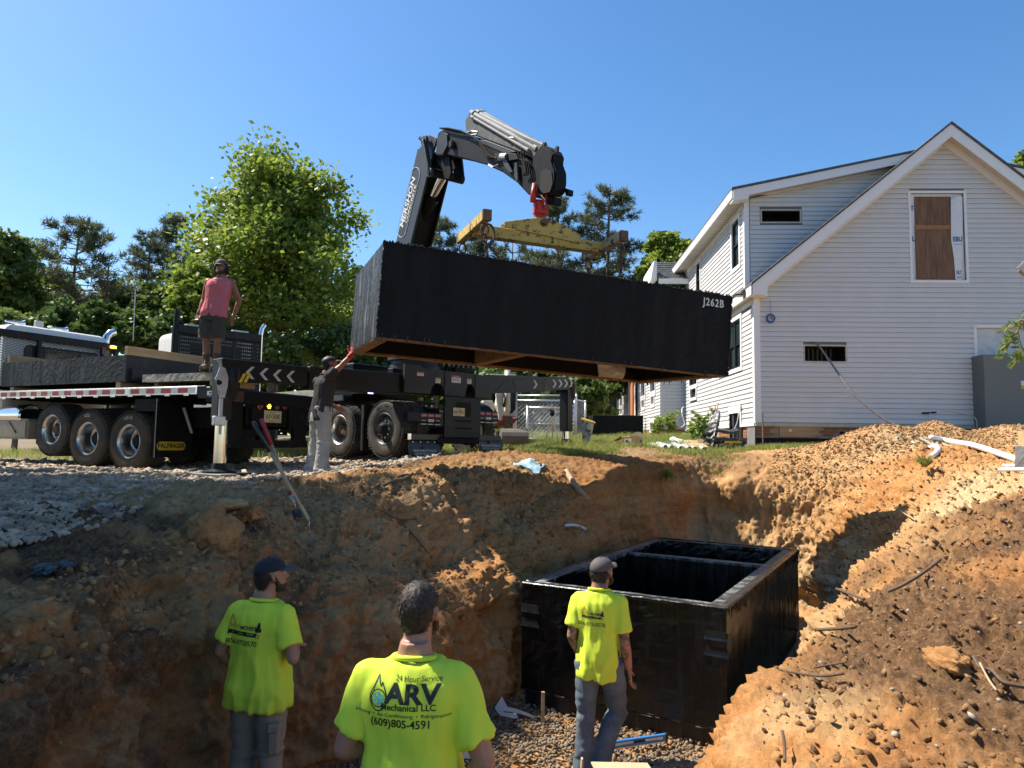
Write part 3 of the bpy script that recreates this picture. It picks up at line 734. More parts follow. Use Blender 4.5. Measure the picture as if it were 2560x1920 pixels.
# ---- gable end
uP, wP = hg(2357, 326)
uL, wL = hg(1871, 720)
uR = 2*uP-uL
wallT = .18
sl = (wP-wL)/(uP-uL)
drop_in = .285
gL = lambda w: uP-(wP-drop_in-.02-w)/sl
gR = lambda w: uP+(wP-drop_in-.02-w)/sl
Wd = 2*uP
opL = (*hg(2008, 906), *hg(2116, 863)); bw = (*hg(2279, 703), *hg(2409, 481.5)); ac = (hg(2436, 819)[0], Wd+2, hg(2436, 1078)[1], hg(2436, 819)[1])
holes = [(opL[0], opL[2], opL[1], opL[3]), (bw[0], bw[2], bw[1], bw[3]), (ac[0], ac[1], ac[2]-1, ac[3])]
poly = [(0, HGRADE-.5), (Wd, HGRADE-.5), (Wd, gR(0) and wL-.1), (uP, wP-.3), (0, wL-.1)]
def wall_with_holes(name, axis, off, th, a, b, w0, w1, hs, m):
    mb = MB(); ys = sorted(set([w0, w1]+[max(w0, min(w1, h)) for q in hs for h in (q[2], q[3])]))
    for y0, y1 in zip(ys, ys[1:]):
        if y1-y0 < 1e-4: continue
        segs = [(a, b)]
        for ha, hb, h0, h1 in hs:
            if h0 < y1-1e-5 and h1 > y0+1e-5:
                ns = []
                for s, t in segs:
                    if hb <= s or ha >= t: ns.append((s, t)); continue
                    if ha > s: ns.append((s, ha))
                    if hb < t: ns.append((hb, t))
                segs = ns
        for s, t in segs:
            if axis == 'u': mb.span((s, off, y0), (t, off+th, y1))
            else: mb.span((off, s, y0), (off+th, t, y1))
    return obj(name, mb, m, house)
wtop = wL-.05
M_back = mat('sheathing_shadow_gap', (.16, .16, .162), .9)  # dark colour behind the boards paints the shade in the lap grooves
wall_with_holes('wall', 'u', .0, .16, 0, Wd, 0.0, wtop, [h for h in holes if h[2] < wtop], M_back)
def gable_fill():
    mb = MB(); a0, a1 = bw[0], bw[2]; h0, h1 = bw[1], bw[3]
    def quad(pl): mb.prism([(p[0], 0, p[1]) for p in pl], (0,0,0), (0,.16,0))
    gl = lambda w: uP-(wP-.12-w)/sl; gr = lambda w: uP+(wP-.12-w)/sl
    quad([(gl(wtop), wtop), (a0, wtop), (a0, h1), (gl(h1), h1)]); quad([(a1, max(wtop, h0)), (gr(max(wtop, h0)), max(wtop, h0)), (gr(h1), h1), (a1, h1)])
    quad([(gl(h1), h1), (gr(h1), h1), (uP, wP-.12)])
    if h0 > wtop: quad([(a0, wtop), (gr(wtop), wtop), (gr(h0), h0), (a0, h0)])
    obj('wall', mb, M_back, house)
gable_fill()
clad(house, 'u', -.002, .11, Wd-.11, .012, wP-drop_in-.05, holes, None, gL, gR)
# corner posts and starter trim
cp = MB().span((0, -.032, 0), (.11, .0, wL+.02)); cp.span((-.03, -.032, 0), (0, .11, wL+.02)); obj('corner_post', cp, M_trim, house)
cp = MB().span((-.02, -.05, -.075), (ac[0], .0, .008)); obj('base_trim', cp, mat('base_trim', (.42, .38, .31), .7), house)
# rake boards with roof edge
def rake(name, u0, w0, u1, w1, d, v0, v1, m):
    n = Vector((w0-w1, 0, u1-u0)).normalized()
    if n.z < 0: n = -n
    a, b = Vector((u0, 0, w0)), Vector((u1, 0, w1)); q = n*(-d)
    return obj(name, MB().prism([a, b, b+Vector((0, 0, -d/abs(n.z))), a+Vector((0, 0, -d/abs(n.z)))], (0, v0, 0), (0, v1, 0)), m, house, bevel=.004)
rake('rake_board', uL, wL+.02, uP, wP, .225, -.34, -.31, M_trim); rake('rake_board', uR, wL+.02, uP, wP, .225, -.34, -.31, M_trim)
rake('rake_soffit', uL, wL-.13, uP, wP-.15, .03, -.31, .0, M_soffit); rake('rake_soffit', uR, wL-.13, uP, wP-.15, .03, -.31, .0, M_soffit)
rake('frieze_board', uL+.2, wL+.02-.105+.2*sl, uP, wP-.105, .20, -.06, -.002, M_trim); rake('frieze_board', uR-.2, wL+.02-.105+.2*sl, uP, wP-.105, .20, -.06, -.002, M_trim)
obj('eave_return', MB().prism([(uL, 0, wL-.02), (uL, 0, wL-.20), (uL+.33, 0, wL-.26), (uL+.33, 0, wL+.1)], (0, -.335, 0), (0, -.03, 0)), M_trim, house, bevel=.004)
def roof_slab(name, u0, w0, u1, w1, v0, v1, th=.05, m=None):
    d = th
    mb = MB().hexa([(u0, v0, w0), (u1, v0, w1), (u1, v1, w1), (u0, v1, w0), (u0, v0, w0+d), (u1, v0, w1+d), (u1, v1, w1+d), (u0, v1, w0+d)])
    return obj(name, mb, m or M_shingle, house)
rf = roof_slab('roof', uL-.03, wL+.025-.03*sl, uP, wP+.004, -.37, 9.0); rf2 = roof_slab('roof', uR+.03, wL+.025-.03*sl, uP, wP+.004, -.37, 9.0)
# boarded window: wrap, plywood, brand print
wx0, wz0, wx1, wz1 = bw[0], bw[1], bw[2], bw[3]
bwin = obj('boarded_window', ring(MB(), 'u', .0, wx0+.02, wx1-.02, wz0+.02, wz1-.02, .055, .0, .035), M_trim, house)
pl = (*hg(2293, 700), *hg(2389, 491)); ym = hg(2330, 566)[1]
obj('house_wrap', MB().span((wx0+.02, .03, wz0+.02), (wx1-.02, .045, wz1-.02)), M_wrap, bwin)
obj('plywood_sheet', MB().span((pl[0], .012, ym), (pl[2]-.10, .028, pl[3])), M_ply, bwin)
obj('plywood_sheet', MB().span((pl[0]-.01, .000, pl[1]+.02), (pl[2]-.06, .016, ym-.06)), M_ply, bwin)
obj('batten', MB().span((pl[0]-.01, -.004, ym-.06), (pl[2]-.05, .018, ym+.03)), mat('batten', (.33, .15, .06), .8), bwin)
_fl = MB()
for k in range(9):
    pass
_pts = [(2376, 500), (2391, 491), (2405, 492), (2406, 640), (2402, 700), (2388, 700), (2384, 646), (2377, 600)]
obj('wrap_flap', MB().prism([(hg(a, b)[0], 0, hg(a, b)[1]) for a, b in _pts], (0, -.016, 0), (0, -.010, 0)), M_wrap, bwin)
def htext(s, x, y, size, m, parent, out=-.02, **k):
    u, w = hg(x, y); return text('lettering', s, size, m, parent, frame4((u, out, w), (1,0,0), (0,0,1)), .001, **k)
htext('To', 2286, 520, .15, M_blue_print, bwin, .028, bold=.006, sx=.9); htext('L', 2285, 597, .15, M_blue_print, bwin, .028, bold=.006)
htext('EBU', 2393, 599, .15, M_blue_print, bwin, -.018, bold=.006, sx=.8); htext('Your Ho', 2394, 611, .05, M_blue_print, bwin, -.018)
htext('UILT', 2396, 682, .12, M_blue_print, bwin, -.018, bold=.004, sx=.5); htext('RIGHT', 2397, 694, .06, M_blue_print, bwin, -.018, sx=.6)
# opening for a wall unit low on the gable, another high on the dormer
def vent_opening(off, a, w0, b, w1):
    f = obj('wall_opening', ring(MB(), 'u', off, a+.03, b-.03, w0+.03, w1-.03, .035, .0, .03), mat('opening_trim', (.46, .43, .37), .6), house)
    obj('opening_box', MB().add([(a+.03, off+.0, w0+.03), (b-.03, off, w0+.03), (b-.03, off, w1-.03), (a+.03, off, w1-.03), (a+.03, off+.5, w0+.03), (b-.03, off+.5, w0+.03), (b-.03, off+.5, w1-.03), (a+.03, off+.5, w1-.03)], [(4,5,6,7), (0,1,5,4), (1,2,6,5), (2,3,7,6), (3,0,4,7)]), M_void, f)
    for q in range(5): obj('screw', MB().ball((a+.1+(b-a-.2)*q/4, off-.032, w0+.02), .012, 6, 4), M_steel, f)
    return f
vent_opening(.0, opL[0], opL[1], opL[2], opL[3])
_s = MB()
for q in range(7): _s.span((opL[0]+.12+q*.10, .30, opL[1]+.04), (opL[0]+.15+q*.10, .34, opL[3]-.04))
obj('wall_stud', _s, mat('stud', (.10, .075, .05), .9), house)
# ---- shed dormer wall, one metre behind
DV = 1.0; DU = -.01+.10
du = lambda x, y: hg(x, y, DV)
dwL = du(1877, 489)[1]; dtop = lambda u: dwL+.02+(u-DU)*.212
o2 = (*du(1901, 558), *du(2002, 524.5)); base = wL-.4
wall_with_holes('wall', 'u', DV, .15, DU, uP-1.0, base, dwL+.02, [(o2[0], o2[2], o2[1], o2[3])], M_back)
obj('wall', MB().prism([(DU, 0, dwL+.02), (uP, 0, dwL+.02), (uP, 0, dtop(uP))], (0, DV, 0), (0, DV+.15, 0)), M_trim, house)
obj('wall', MB().prism([(uP, 0, dwL-.2), (uR+.2, 0, dwL-.2), (uR+.2, 0, dwL-.02), (uP, 0, dtop(uP))], (0, DV, 0), (0, DV+.15, 0)), M_trim, house)
dgL = lambda w: max(DU+.1, DU+(w+.115-dwL)/.212 if w+.115 > dwL else -9)
clad(house, 'u', DV-.002, DU+.11, uP+.3, base, dtop(uP)-.25, [(o2[0]-.02, o2[2]+.02, o2[1]-.02, o2[3]+.02)], None, dgL, lambda w: gL(w)+.55)
dR0 = 2*uP-DU
clad(house, 'u', DV-.002, uP+1.0, dR0, wP-1.6, dtop(uP)-.3, [], None, lambda w: gR(w)-.4, lambda w: dR0-(w+.115-dwL)/.212 if w+.115 > dwL else dR0)
vent_opening(DV, o2[0], o2[1], o2[2], o2[3])
obj('corner_post', MB().span((DU-.03, DV-.034, base), (DU+.09, DV, dwL+.02)).span((DU-.03, DV, base), (DU, DV+.10, dwL+.02)), M_trim, house)
ov = .36
def drake(sgn):
    f = lambda u: uP+sgn*(u-uP)
    mk = lambda name, pts, v0, v1, m, bv=0: obj(name, MB().prism([(f(u), 0, w) for u, w in pts], (0, v0, 0), (0, v1, 0)), m, house, bevel=bv)
    a = DU-ov; wa = dtop(a)
    mk('rake_board', [(a, wa+.10), (uP, dtop(uP)+.10), (uP, dtop(uP)-.11), (a, wa-.11)], DV-.30, DV-.27, M_trim, .004)
    mk('rake_soffit', [(a, wa-.05), (uP, dtop(uP)-.05), (uP, dtop(uP)-.075), (a, wa-.075)], DV-.27, DV, M_soffit)
    mk('roof', [(a-.03, wa+.105), (uP, dtop(uP)+.105), (uP, dtop(uP)+.15), (a-.03, wa+.15)], DV-.33, 9.2, M_shingle)
drake(1); drake(-1)
obj('eave_return', MB().prism([(DU-ov, 0, dtop(DU-ov)-.10), (DU+.02, 0, dwL-.04), (DU+.02, 0, dwL-.17), (DU-ov, 0, dtop(DU-ov)-.17)], (0, DV-.295, 0), (0, DV, 0)), M_trim, house)
# ---- long side, second floor and ground floor
LV = 8.2
soz = dwL-.13
obj('fascia', MB().span((DU-ov-.03, DV-.27, soz-.03), (DU-ov, LV+.6, soz+.17)), M_trim, house)
sb = obj('soffit', MB().span((DU-ov, DV-.27, soz-.03), (DU, LV+.6, soz)), M_soffit, house)
_sl = MB()
for k in range(60): _sl.span((DU-ov+.02, DV-.2+k*.14, soz-.036), (DU-.01, DV-.2+k*.14+.012, soz-.028))
obj('soffit_groove', _sl, mat('soffit_shadow', (.33, .31, .27), .8), sb)
Wl = []
def wv(x0, y0, x1, y1, u):
    v0, wa = hl(x1, y1, u); v1, wb = hl(x0, y0, u); v0b, wc = hl(x1, y0, u)
    return v0, v1, wa, wb
up1 = (hl(1851, 640, DU)[0], hl(1833, 640, DU)[0], hl(1833, 676, DU)[1], hl(1833, 562, DU)[1])
up2 = (hl(1752.5, 690, DU)[0], hl(1742.5, 690, DU)[0], hl(1742.5, 742, DU)[1], hl(1742.5, 664, DU)[1])
lo1 = (hl(1855, 860)[0], hl(1822, 860)[0], hl(1824, 928)[1], hl(1855, 793)[1])
lo2 = (hl(1745, 960)[0], hl(1726, 960)[0], hl(1726, 966)[1], hl(1745, 905)[1])
sm1 = (hl(1743, 980)[0], hl(1728.5, 980)[0], hl(1728.5, 996)[1], hl(1743, 969)[1])
dr = (hl(1854, 1060)[0], hl(1828, 1060)[0], HGRADE-.25, hl(1828, 1037)[1])
base_l = wL-.30
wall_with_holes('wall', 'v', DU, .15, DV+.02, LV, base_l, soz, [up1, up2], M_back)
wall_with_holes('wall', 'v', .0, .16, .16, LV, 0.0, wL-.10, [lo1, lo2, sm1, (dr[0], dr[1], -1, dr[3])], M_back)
pad = .11
clad(house, 'v', DU-.002, DV+.11, LV, base_l, soz-.16, [(q[0]-pad, q[1]+pad, q[2]-pad, q[3]+pad) for q in (up1, up2)])
obj('frieze_board', MB().span((DU-.03, DV+.0, soz-.17), (DU-.002, LV, soz-.03)), M_trim, house)
clad(house, 'v', -.002, .11, LV, .012, wL-.42, [(q[0]-pad, q[1]+pad, q[2]-pad, q[3]+pad) for q in (lo1, lo2, sm1, dr)])
obj('base_trim', MB().span((-.05, 0, -.07), (0, dr[0]-.02, .008)).span((-.05, dr[1]+.02, -.07), (0, LV, .008)), M_trim, house)
# lower eave between the floors
obj('lower_eave', MB().prism([(uL-.02, 0, wL-.21), (DU+.02, 0, wL-.21), (DU+.02, 0, wL-.18), (uL-.02, 0, wL-.18)], (0, -.03, 0), (0, LV+.2, 0)), M_soffit, house)
obj('fascia', MB().span((uL-.04, -.335, wL-.22), (uL-.01, LV+.2, wL-.02)), M_trim, house)
obj('frieze_board', MB().span((-.03, .05, wL-.36), (-.002, LV, wL-.215)), M_trim, house)
def window(q, off, panes=1, sash=True, out=.03):
    a, b, w0, w1 = q
    f = obj('window', ring(MB(), 'v', off, a, b, w0, w1, .10, -.0, .045), M_trim, house)
    obj('sash_frame', ring(MB(), 'v', off, a+.05, b-.05, w0+.05, w1-.05, .05, -.07, .012), M_black_frame, f)
    for k in range(panes):
        p0 = a+.05+(b-a-.1)*k/panes; p1 = a+.05+(b-a-.1)*(k+1)/panes; mid = (w0+w1)/2
        if k: obj('mullion', MB().span((off-.012, p0-.04, w0), (off+.05, p0+.04, w1)), M_black_frame, f)
        for r0, r1, dp in ((w0+.05, mid-.02, .045), (mid+.02, w1-.05, .02)):
            obj('pane', MB().span((off+dp, p0+.03, r0), (off+dp+.008, p1-.03, r1)), M_glass, f)
        obj('meeting_rail', MB().span((off+.005, p0, mid-.025), (off+.05, p1, mid+.025)), M_black_frame, f)
    obj('room_dark', MB().span((off+.075, a, w0), (off+.10, b, w1)), M_void, f)
    return f
window(up1, DU); window(up2, DU); window(lo1, 0, 2); window(lo2, 0, 2)
f = obj('small_window', ring(MB(), 'v', 0, *sm1, .09, 0, .05), M_trim, house); obj('window_void', MB().span((.05, sm1[0], sm1[2]), (.09, sm1[1], sm1[3])), M_void, f)
f = obj('basement_door', MB().span((-.03, dr[0]-.10, dr[2]), (.0, dr[0], dr[3]+.12)).span((-.03, dr[1], dr[2]), (0, dr[1]+.06, dr[3]+.12)).span((-.03, dr[0], dr[3]), (0, dr[1], dr[3]+.12)), M_black_frame, house)
obj('door_trim', MB().span((-.05, dr[0]-.12, .0), (-.032, dr[0]-.02, dr[3]+.2)).span((-.05, dr[0]-.12, dr[3]+.02), (-.032, dr[1]+.08, dr[3]+.2)), M_trim, f)
obj('door_void', MB().span((.10, dr[0], dr[2]), (.14, dr[1], dr[3])), M_void, f)
obj('door_leaf', MB().span((-.02, dr[1]-.28, dr[2]), (.06, dr[1]-.22, dr[3]-.02)), mat('door_grey', (.10, .11, .12), .5), f)
# ---- brick footing: every brick laid
def bricks(axis, off, a, b, w0, w1, holes, m=M_brick):
    mb = MB()
    if axis == 'u': mb.span((a, off+.012, w0), (b, off+.15, w1))
    else: mb.span((off+.012, a, w0), (off+.15, b, w1))
    back = obj('brick_footing', mb, M_mortar, house)
    bw_, bh, j = .203, .060, .0105; row = 0; w = w1-bh-.004; me = {}
    while w > w0-.02:
        t = a-(bw_+j)/2*(row % 2)
        while t < b:
            s, e = max(a, t), min(b, t+bw_)
            if e-s > .04 and not any(h0 < w+bh and h1 > w and ha < e and hb > s for ha, hb, h0, h1 in holes):
                key = round(e-s, 3)
                if key not in me:
                    mm = MB().span((0, 0, 0), (e-s, .05, bh)) if axis == 'u' else MB().span((0, 0, 0), (.05, e-s, bh)); x = mm.mesh('brick'); fix_normals(x); x.materials.append(m); me[key] = x
                o = bpy.data.objects.new('brick', me[key]); COL.objects.link(o); o.parent = back
                jj = random.uniform(-.003, .004)
                o.location = (s, off+jj, w) if axis == 'u' else (off+jj, s, w)
            t += bw_+j
        w -= bh+j; row += 1
    return back
wb = HGRADE+.16
plw = (*hg(1949, 1092), *hg(2047, 1063)); bh_ = [(plw[0], plw[2], plw[1]-.11, plw[3])]
rounds = [hg(2104.5, 1083), hg(2124, 1084), hg(2168, 1084)]
bf = bricks('u', .0, 0.0, ac[0], wb, -.078, bh_+[(u-.05, u+.05, w-.05, w+.05) for u, w in rounds])
obj('plywood_patch', MB().span((plw[0], -.012, plw[1]), (plw[2], .02, plw[3])), M_ply_lt, bf)
_ms = MB()
for k in range(14):
    a = plw[0]+.03+k*(plw[2]-plw[0]-.04)/14; _ms.span((a, -.004, plw[1]-.105), (a+.058, .02, plw[1]-.008))
obj('soldier_course', _ms, M_brick, bf); obj('patch_tag', MB().span((plw[0]+.21, -.014, plw[1]+.12), (plw[0]+.26, -.012, plw[1]+.17)), M_white_tape, bf)
for u, w in rounds:
    obj('pipe_sleeve', MB().lathe([(.045, -.02), (.045, .1)], (u, 0, w), (0, 1, 0), 14), M_void, bf)
bricks('v', .0, .06, dr[0]-.03, wb, -.072, []); bricks('v', .0, dr[1]+.08, dr[1]+1.3, wb, -.072, [])
obj('brick_footing', MB().span((.012, dr[1]+1.32, wb), (.15, LV, -.072)), M_mortar, house)
obj('tar_band', MB().span((-.012, -.022, HGRADE-.4), (ac[0], .13, wb)).span((-.022, -.0, HGRADE-.4), (0, dr[0]-.02, wb-.0)), M_tar_matt, house)
obj('parged_block', MB().span((-.028, .0, HGRADE-.2), (-.006, .62, wb+.28)), mat('parge_grey', (.16, .155, .15), .9, bump=.5), house)
# ---- big grey cabinet and bare board at the right
bd = obj('bare_board', MB().span((ac[0]+.02, .03, ac[2]-.2), (Wd+1.5, .06, ac[3])), mat('bare_board', (.56, .56, .55), .5), house)
obj('corner_trim', MB().span((ac[0]-.03, -.03, 0), (ac[0]+.03, .03, ac[3]+.06)).span((ac[0], -.03, ac[3]), (Wd+1.4, .03, ac[3]+.06)), M_trim, house)
ca = hg(2458, 886, -.45); cb = hg(2458, 1076, -.45)
cab = obj('service_cabinet', MB().span((ca[0], -.45, cb[1]), (ca[0]+1.9, .03, ca[1])), M_grey_cab, house, bevel=.012)
obj('cabinet_label', MB().span((hg(2552, 950, -.45)[0], -.455, hg(2552, 972, -.45)[1]), (hg(2552, 950, -.45)[0]+.25, -.4515, hg(2552, 952, -.45)[1])), M_white_tape, cab)
obj('cabinet_label', MB().span((hg(2552, 950, -.45)[0], -.4555, hg(2552, 972, -.45)[1]), (hg(2552, 950, -.45)[0]+.25, -.452, hg(2552, 963, -.45)[1])), M_yellow, cab)
obj('wall', MB().span((ac[0]+.1, .1, HGRADE-.3), (Wd+1.5, .2, ac[2]+.1)), mat('old_ply', (.14, .08, .045), .9, var=.25), house)
_pp = MB()
for x in (2436, 2474, 2492): u = hg(x, 1095)[0]; _pp.tube([(u, -.06, HGRADE-.2), (u, -.06, hg(x, 1070)[1])], .05 if x < 2450 else .035, 10)
obj('downpipe', _pp, mat('downpipe_grey', (.30, .31, .32), .5), house)
mu, mw = hg(2456, 1098); obj('meter', MB().lathe([(.09, .0), (.10, .05), (.07, .13), (.0, .14)], (mu, -.06, mw), (0, -1, 0), 16), M_steel, house)
# ---- fittings on the walls
fx = P(1853, 737, 16.2)-HC; fu, fv, fw = fx.dot(HG), fx.dot(HL), fx.z
fl = obj('floodlight', MB().span((fu-.16, fv-.13, fw-.035), (fu+.14, fv+.13, fw+.0)).prism([(fu-.05, 0, fw), (fu+.14, 0, fw), (fu+.14, 0, fw+.09), (fu+.02, 0, fw+.09)], (0, fv-.12, 0), (0, fv+.12, 0)), mat('bronze_fixture', (.045, .038, .033), .5), house)
obj('lens', MB().span((fu-.13, fv-.10, fw-.04), (fu+.10, fv+.10, fw-.034)), mat('fixture_lens', (.45, .42, .36), .3), fl)
obj('bracket', MB().span((fu+.13, fv-.05, fw), (.0, fv+.05, fw+.09)), M_black_frame, fl)
# ---- lower wing stepping out beyond
WV = hg(1680, 1000, 0) and (P(1680, 1000, 24.0)-HC).dot(HL)
wu0 = hg(1652.5, 1000, WV)[0]; wbase = hg(1680, 1072, WV)[1]; WZ = 4.6
wend = hl(1543, 1030, wu0)[0]
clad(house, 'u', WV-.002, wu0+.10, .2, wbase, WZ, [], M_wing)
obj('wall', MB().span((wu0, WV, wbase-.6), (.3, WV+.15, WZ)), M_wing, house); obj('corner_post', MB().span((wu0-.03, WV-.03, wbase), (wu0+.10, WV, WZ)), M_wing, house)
wins = []
for x0, x1, y0, y1 in ((1551.7, 1557.5, 930, 1015), (1566, 1573, 930, 1009), (1604.5, 1614.5, 930, 992), (1628, 1640, 930, 982), (1552.5, 1557, 1021, 1035), (1567, 1572.5, 1015.5, 1031), (1606.5, 1613, 998, 1018), (1630, 1637.5, 987, 1010), (1628, 1635, 1056, 1073), (1637.5, 1646, 1055, 1071)):
    va, vb = hl(x1, 1000, wu0)[0], hl(x0, 1000, wu0)[0]; xm = (x0+x1)/2
    wins.append((va, vb, hl(xm, y1, wu0)[1], hl(xm, y0, wu0)[1] if y0 != 930 else hl(xm, 930, wu0)[1]+.6))
chim = (hl(1588, 1000, wu0)[0], hl(1582.5, 1000, wu0)[0])
wall_with_holes('wall', 'v', wu0, .15, WV+.02, wend, wbase-.5, WZ, wins, M_siding)
clad(house, 'v', wu0-.002, WV+.05, wend, wbase, WZ, [(q[0]-.15, q[1]+.15, q[2]-.12, q[3]+.12) for q in wins]+[(chim[0]-.9, chim[1], -9, 9)])
for q in wins:
    f = obj('window', ring(MB(), 'v', wu0, *q, .13, 0, .05), M_trim, house); obj('room_dark', MB().span((wu0+.06, q[0], q[2]), (wu0+.1, q[1], q[3])), M_void, f)
    if q[3]-q[2] > 1: obj('mullion', MB().span((wu0+.01, (q[0]+q[1])/2-.06, q[2]), (wu0+.05, (q[0]+q[1])/2+.06, q[3])), M_black_frame, f)
ch = obj('chimney_strip', MB().span((wu0-.12, chim[0], wbase-.3), (wu0, chim[1], WZ)), mat('orange_brick', (.40, .13, .05), .9, var=.2, scale=12), house)
obj('downpipe', MB().span((wu0-.08, chim[0]-.75, wbase-.3), (wu0, chim[0]-.25, WZ)), mat('pale_board', (.58, .50, .40), .8), house)
obj('downpipe', MB().tube([(wu0-.06, chim[0]-.95, wbase-.3), (wu0-.06, chim[0]-.95, WZ)], .05, 8), M_black_frame, house)
obj('brick_footing', MB().span((wu0-.02, WV-.01, wbase-.7), (.0, WV+.2, wbase-.02)).span((wu0-.015, WV+.2, wbase-.7), (wu0+.1, wend, wbase-.02)), M_brick, house)
# wing roof sloping towards the front, with its own shingle courses, gutter and little gable cheek
ra, rb = hg(1640, 700, WV-.1), hg(1745, 655, WV+1.6)
rz0, rz1 = ra[1], rb[1]
rr = MB()
nrow = 9
for k in range(nrow):
    v0 = WV-.25+1.9*k/nrow; v1 = WV-.25+1.9*(k+1)/nrow+.05; z0 = rz0+(rz1-rz0)*k/nrow; z1 = rz0+(rz1-rz0)*(k+1)/nrow
    rr.hexa([(wu0-.1, v0, z0), (.8, v0, z0), (.8, v1, z1-.03), (wu0-.1, v1, z1-.03), (wu0-.1, v0, z0+.03), (.8, v0, z0+.03), (.8, v1, z1), (wu0-.1, v1, z1)])
obj('wing_roof', rr, mat('grey_shingle', (.115, .117, .12), .95, var=.5, scale=16, bump=.6), house)
obj('gutter', MB().span((wu0-.12, WV-.34, rz0-.17), (.3, WV-.25, rz0+.0)), M_trim, house)
obj('wall', MB().span((wu0+.1, WV+.3, WZ-1.2), (.3, WV+.5, rz0-.1)), M_void, house)
ck = [hg(1625, 703, WV-.1), hg(1640, 703, WV-.1), hg(1640, 655, WV-.1), hg(1633, 655, WV-.1)]
obj('gable_cheek', MB().prism([(u, 0, w) for u, w in ck], (0, WV-.3, 0), (0, WV+2.2, 0)), M_trim, house)
ev = hl(1537, 968, wu0-.4)
obj('eave_return', MB().prism([(wu0-.7, 0, hl(1543, 972, wu0)[1]), (wu0+.1, 0, hl(1543, 955, wu0)[1]+.2), (wu0+.1, 0, hl(1543, 955, wu0)[1]+.9), (wu0-.7, 0, hl(1543, 965, wu0)[1]+.5)], (0, wend-.1, 0), (0, wend+.5, 0)), M_trim, house)
# solid dark core so no light leaks through the openings
obj('wall', MB().span((.7, 1.9, HGRADE), (Wd-.4, 8.8, wL+1.5)).span((.35, WV+.6, HGRADE), (3, wend-1, WZ-.4)), M_void, house)
obj('wall', MB().span((Wd-.16, .16, HGRADE-.2), (Wd, 8.8, wL)), M_trim, house)

# ------------------------------------------------------------------ precast tank halves
def rough_edge_box(L, W, H, nx, ny, nz, t, seed, rag=.010):
    """hollow box shell open at -z: outer faces subdivided with slightly ragged arrises; t = wall thickness"""
    mb = MB()
    def slab(c, s): mb.box(c, s)
    return mb
# hanging half: open side down
ST_yaw, ST_pit, ST_rol = R(20.507), R(2.719), R(1.806)
ST_L, ST_W, ST_H, ST_t = 5.085, 2.368, 1.17, .16
STQ = (Matrix.Rotation(ST_yaw, 3, 'Z') @ Matrix.Rotation(ST_pit, 3, 'Y') @ Matrix.Rotation(ST_rol, 3, 'X'))
STC = Vector((.361, 10.442, 1.728+E))
tank = thing('hanging_tank', 'long black tar coated concrete tank half hanging from yellow spreader beam', 'tank', STC, rot=STQ.to_quaternion())
def shell(L, W, H, t, k=0.0):
    h = H/2; a, b = L/2, W/2; i, j = a-t, b-t
    w = lambda s0, s1, z0, z1: None
    mb = {}
    mb['front'] = MB().hexa([(-a, -b, -h), (a, -b, -h), (a-t, -b+t, -h), (-a+t, -b+t, -h), (-a, -b, h), (a, -b, h), (a-t, -b+t, h), (-a+t, -b+t, h)])
    mb['back'] = MB().hexa([(-a+t, b-t, -h), (a-t, b-t, -h), (a, b, -h), (-a, b, -h), (-a+t, b-t, h), (a-t, b-t, h), (a, b, h), (-a, b, h)])
    mb['left'] = MB().hexa([(-a, -b, -h), (-a+t, -b+t, -h), (-a+t, b-t, -h), (-a, b, -h), (-a, -b, h), (-a+t, -b+t, h), (-a+t, b-t, h), (-a, b, h)])
    mb['right'] = MB().hexa([(a-t, -b+t, -h), (a, -b, -h), (a, b, -h), (a-t, b-t, -h), (a-t, -b+t, h), (a, -b, h), (a, b, h), (a-t, b-t, h)])
    return mb
def ragged(o, amp, fr, cuts, seed=0):
    bm = bmesh.new(); bm.from_mesh(o.data)
    for _ in range(cuts):
        es = [e for e in bm.edges if e.calc_length() > .05]; bmesh.ops.subdivide_edges(bm, edges=es, cuts=1, use_grid_fill=True)
    bm.to_mesh(o.data); bm.free(); co = get_co(o.data); no = get_no(o.data)
    set_co(o.data, co+no*((fbm(co, fr, 3, seed)*amp)[:, None])); return o
walls = shell(ST_L, ST_W, ST_H, ST_t)
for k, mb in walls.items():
    m = M_tar_worn_pale if k == 'left' else M_tar_matt  # worn tar made paler to carry the left end's sunlit sheen
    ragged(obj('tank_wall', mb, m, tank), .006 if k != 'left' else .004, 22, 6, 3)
obj('tank_roof', MB().box((0, 0, ST_H/2-.07), (ST_L-2*ST_t, ST_W-2*ST_t, .14)), M_tar_matt, tank)
# bare brown rim along the open edge, a little proud, with tar runs over it
rim = MB()
a, b, h, t = ST_L/2, ST_W/2, ST_H/2, ST_t
for x0, x1, y0, y1 in ((-a+.012, a-.012, -b+.008, -b+t+.012), (-a+.012, a-.012, b-t-.012, b-.008), (-a+.008, -a+t+.012, -b+t, b-t), (a-t-.012, a-.008, -b+t, b-t)):
    rim.span((x0, y0, -h-.012), (x1, y1, -h+.02))
ragged(obj('tank_rim', rim, M_rim_brown, tank), .004, 18, 4, 8)
obj('baffle_rib', MB().hexa([(-.62, -b+t, -h+.0), (-.48, -b+t, -h+.0), (-.48, b-t, -h+.0), (-.62, b-t, -h+.0), (-.62, -b+t, h-.14), (-.48, -b+t, h-.14), (-.48, b-t, h-.14), (-.62, b-t, h-.14)]), M_rim_brown, tank)
# lifting slots near the corners of the end wall
for sgn in (-1, 1):
    for z in (h-.22, h-.36):
        obj('lifting_slot', MB().span((-a-.004, sgn*b-.0 if sgn < 0 else b-.17, z-.035), (-a+.03, -b+.17 if sgn < 0 else b, z+.035)), M_void, tank)
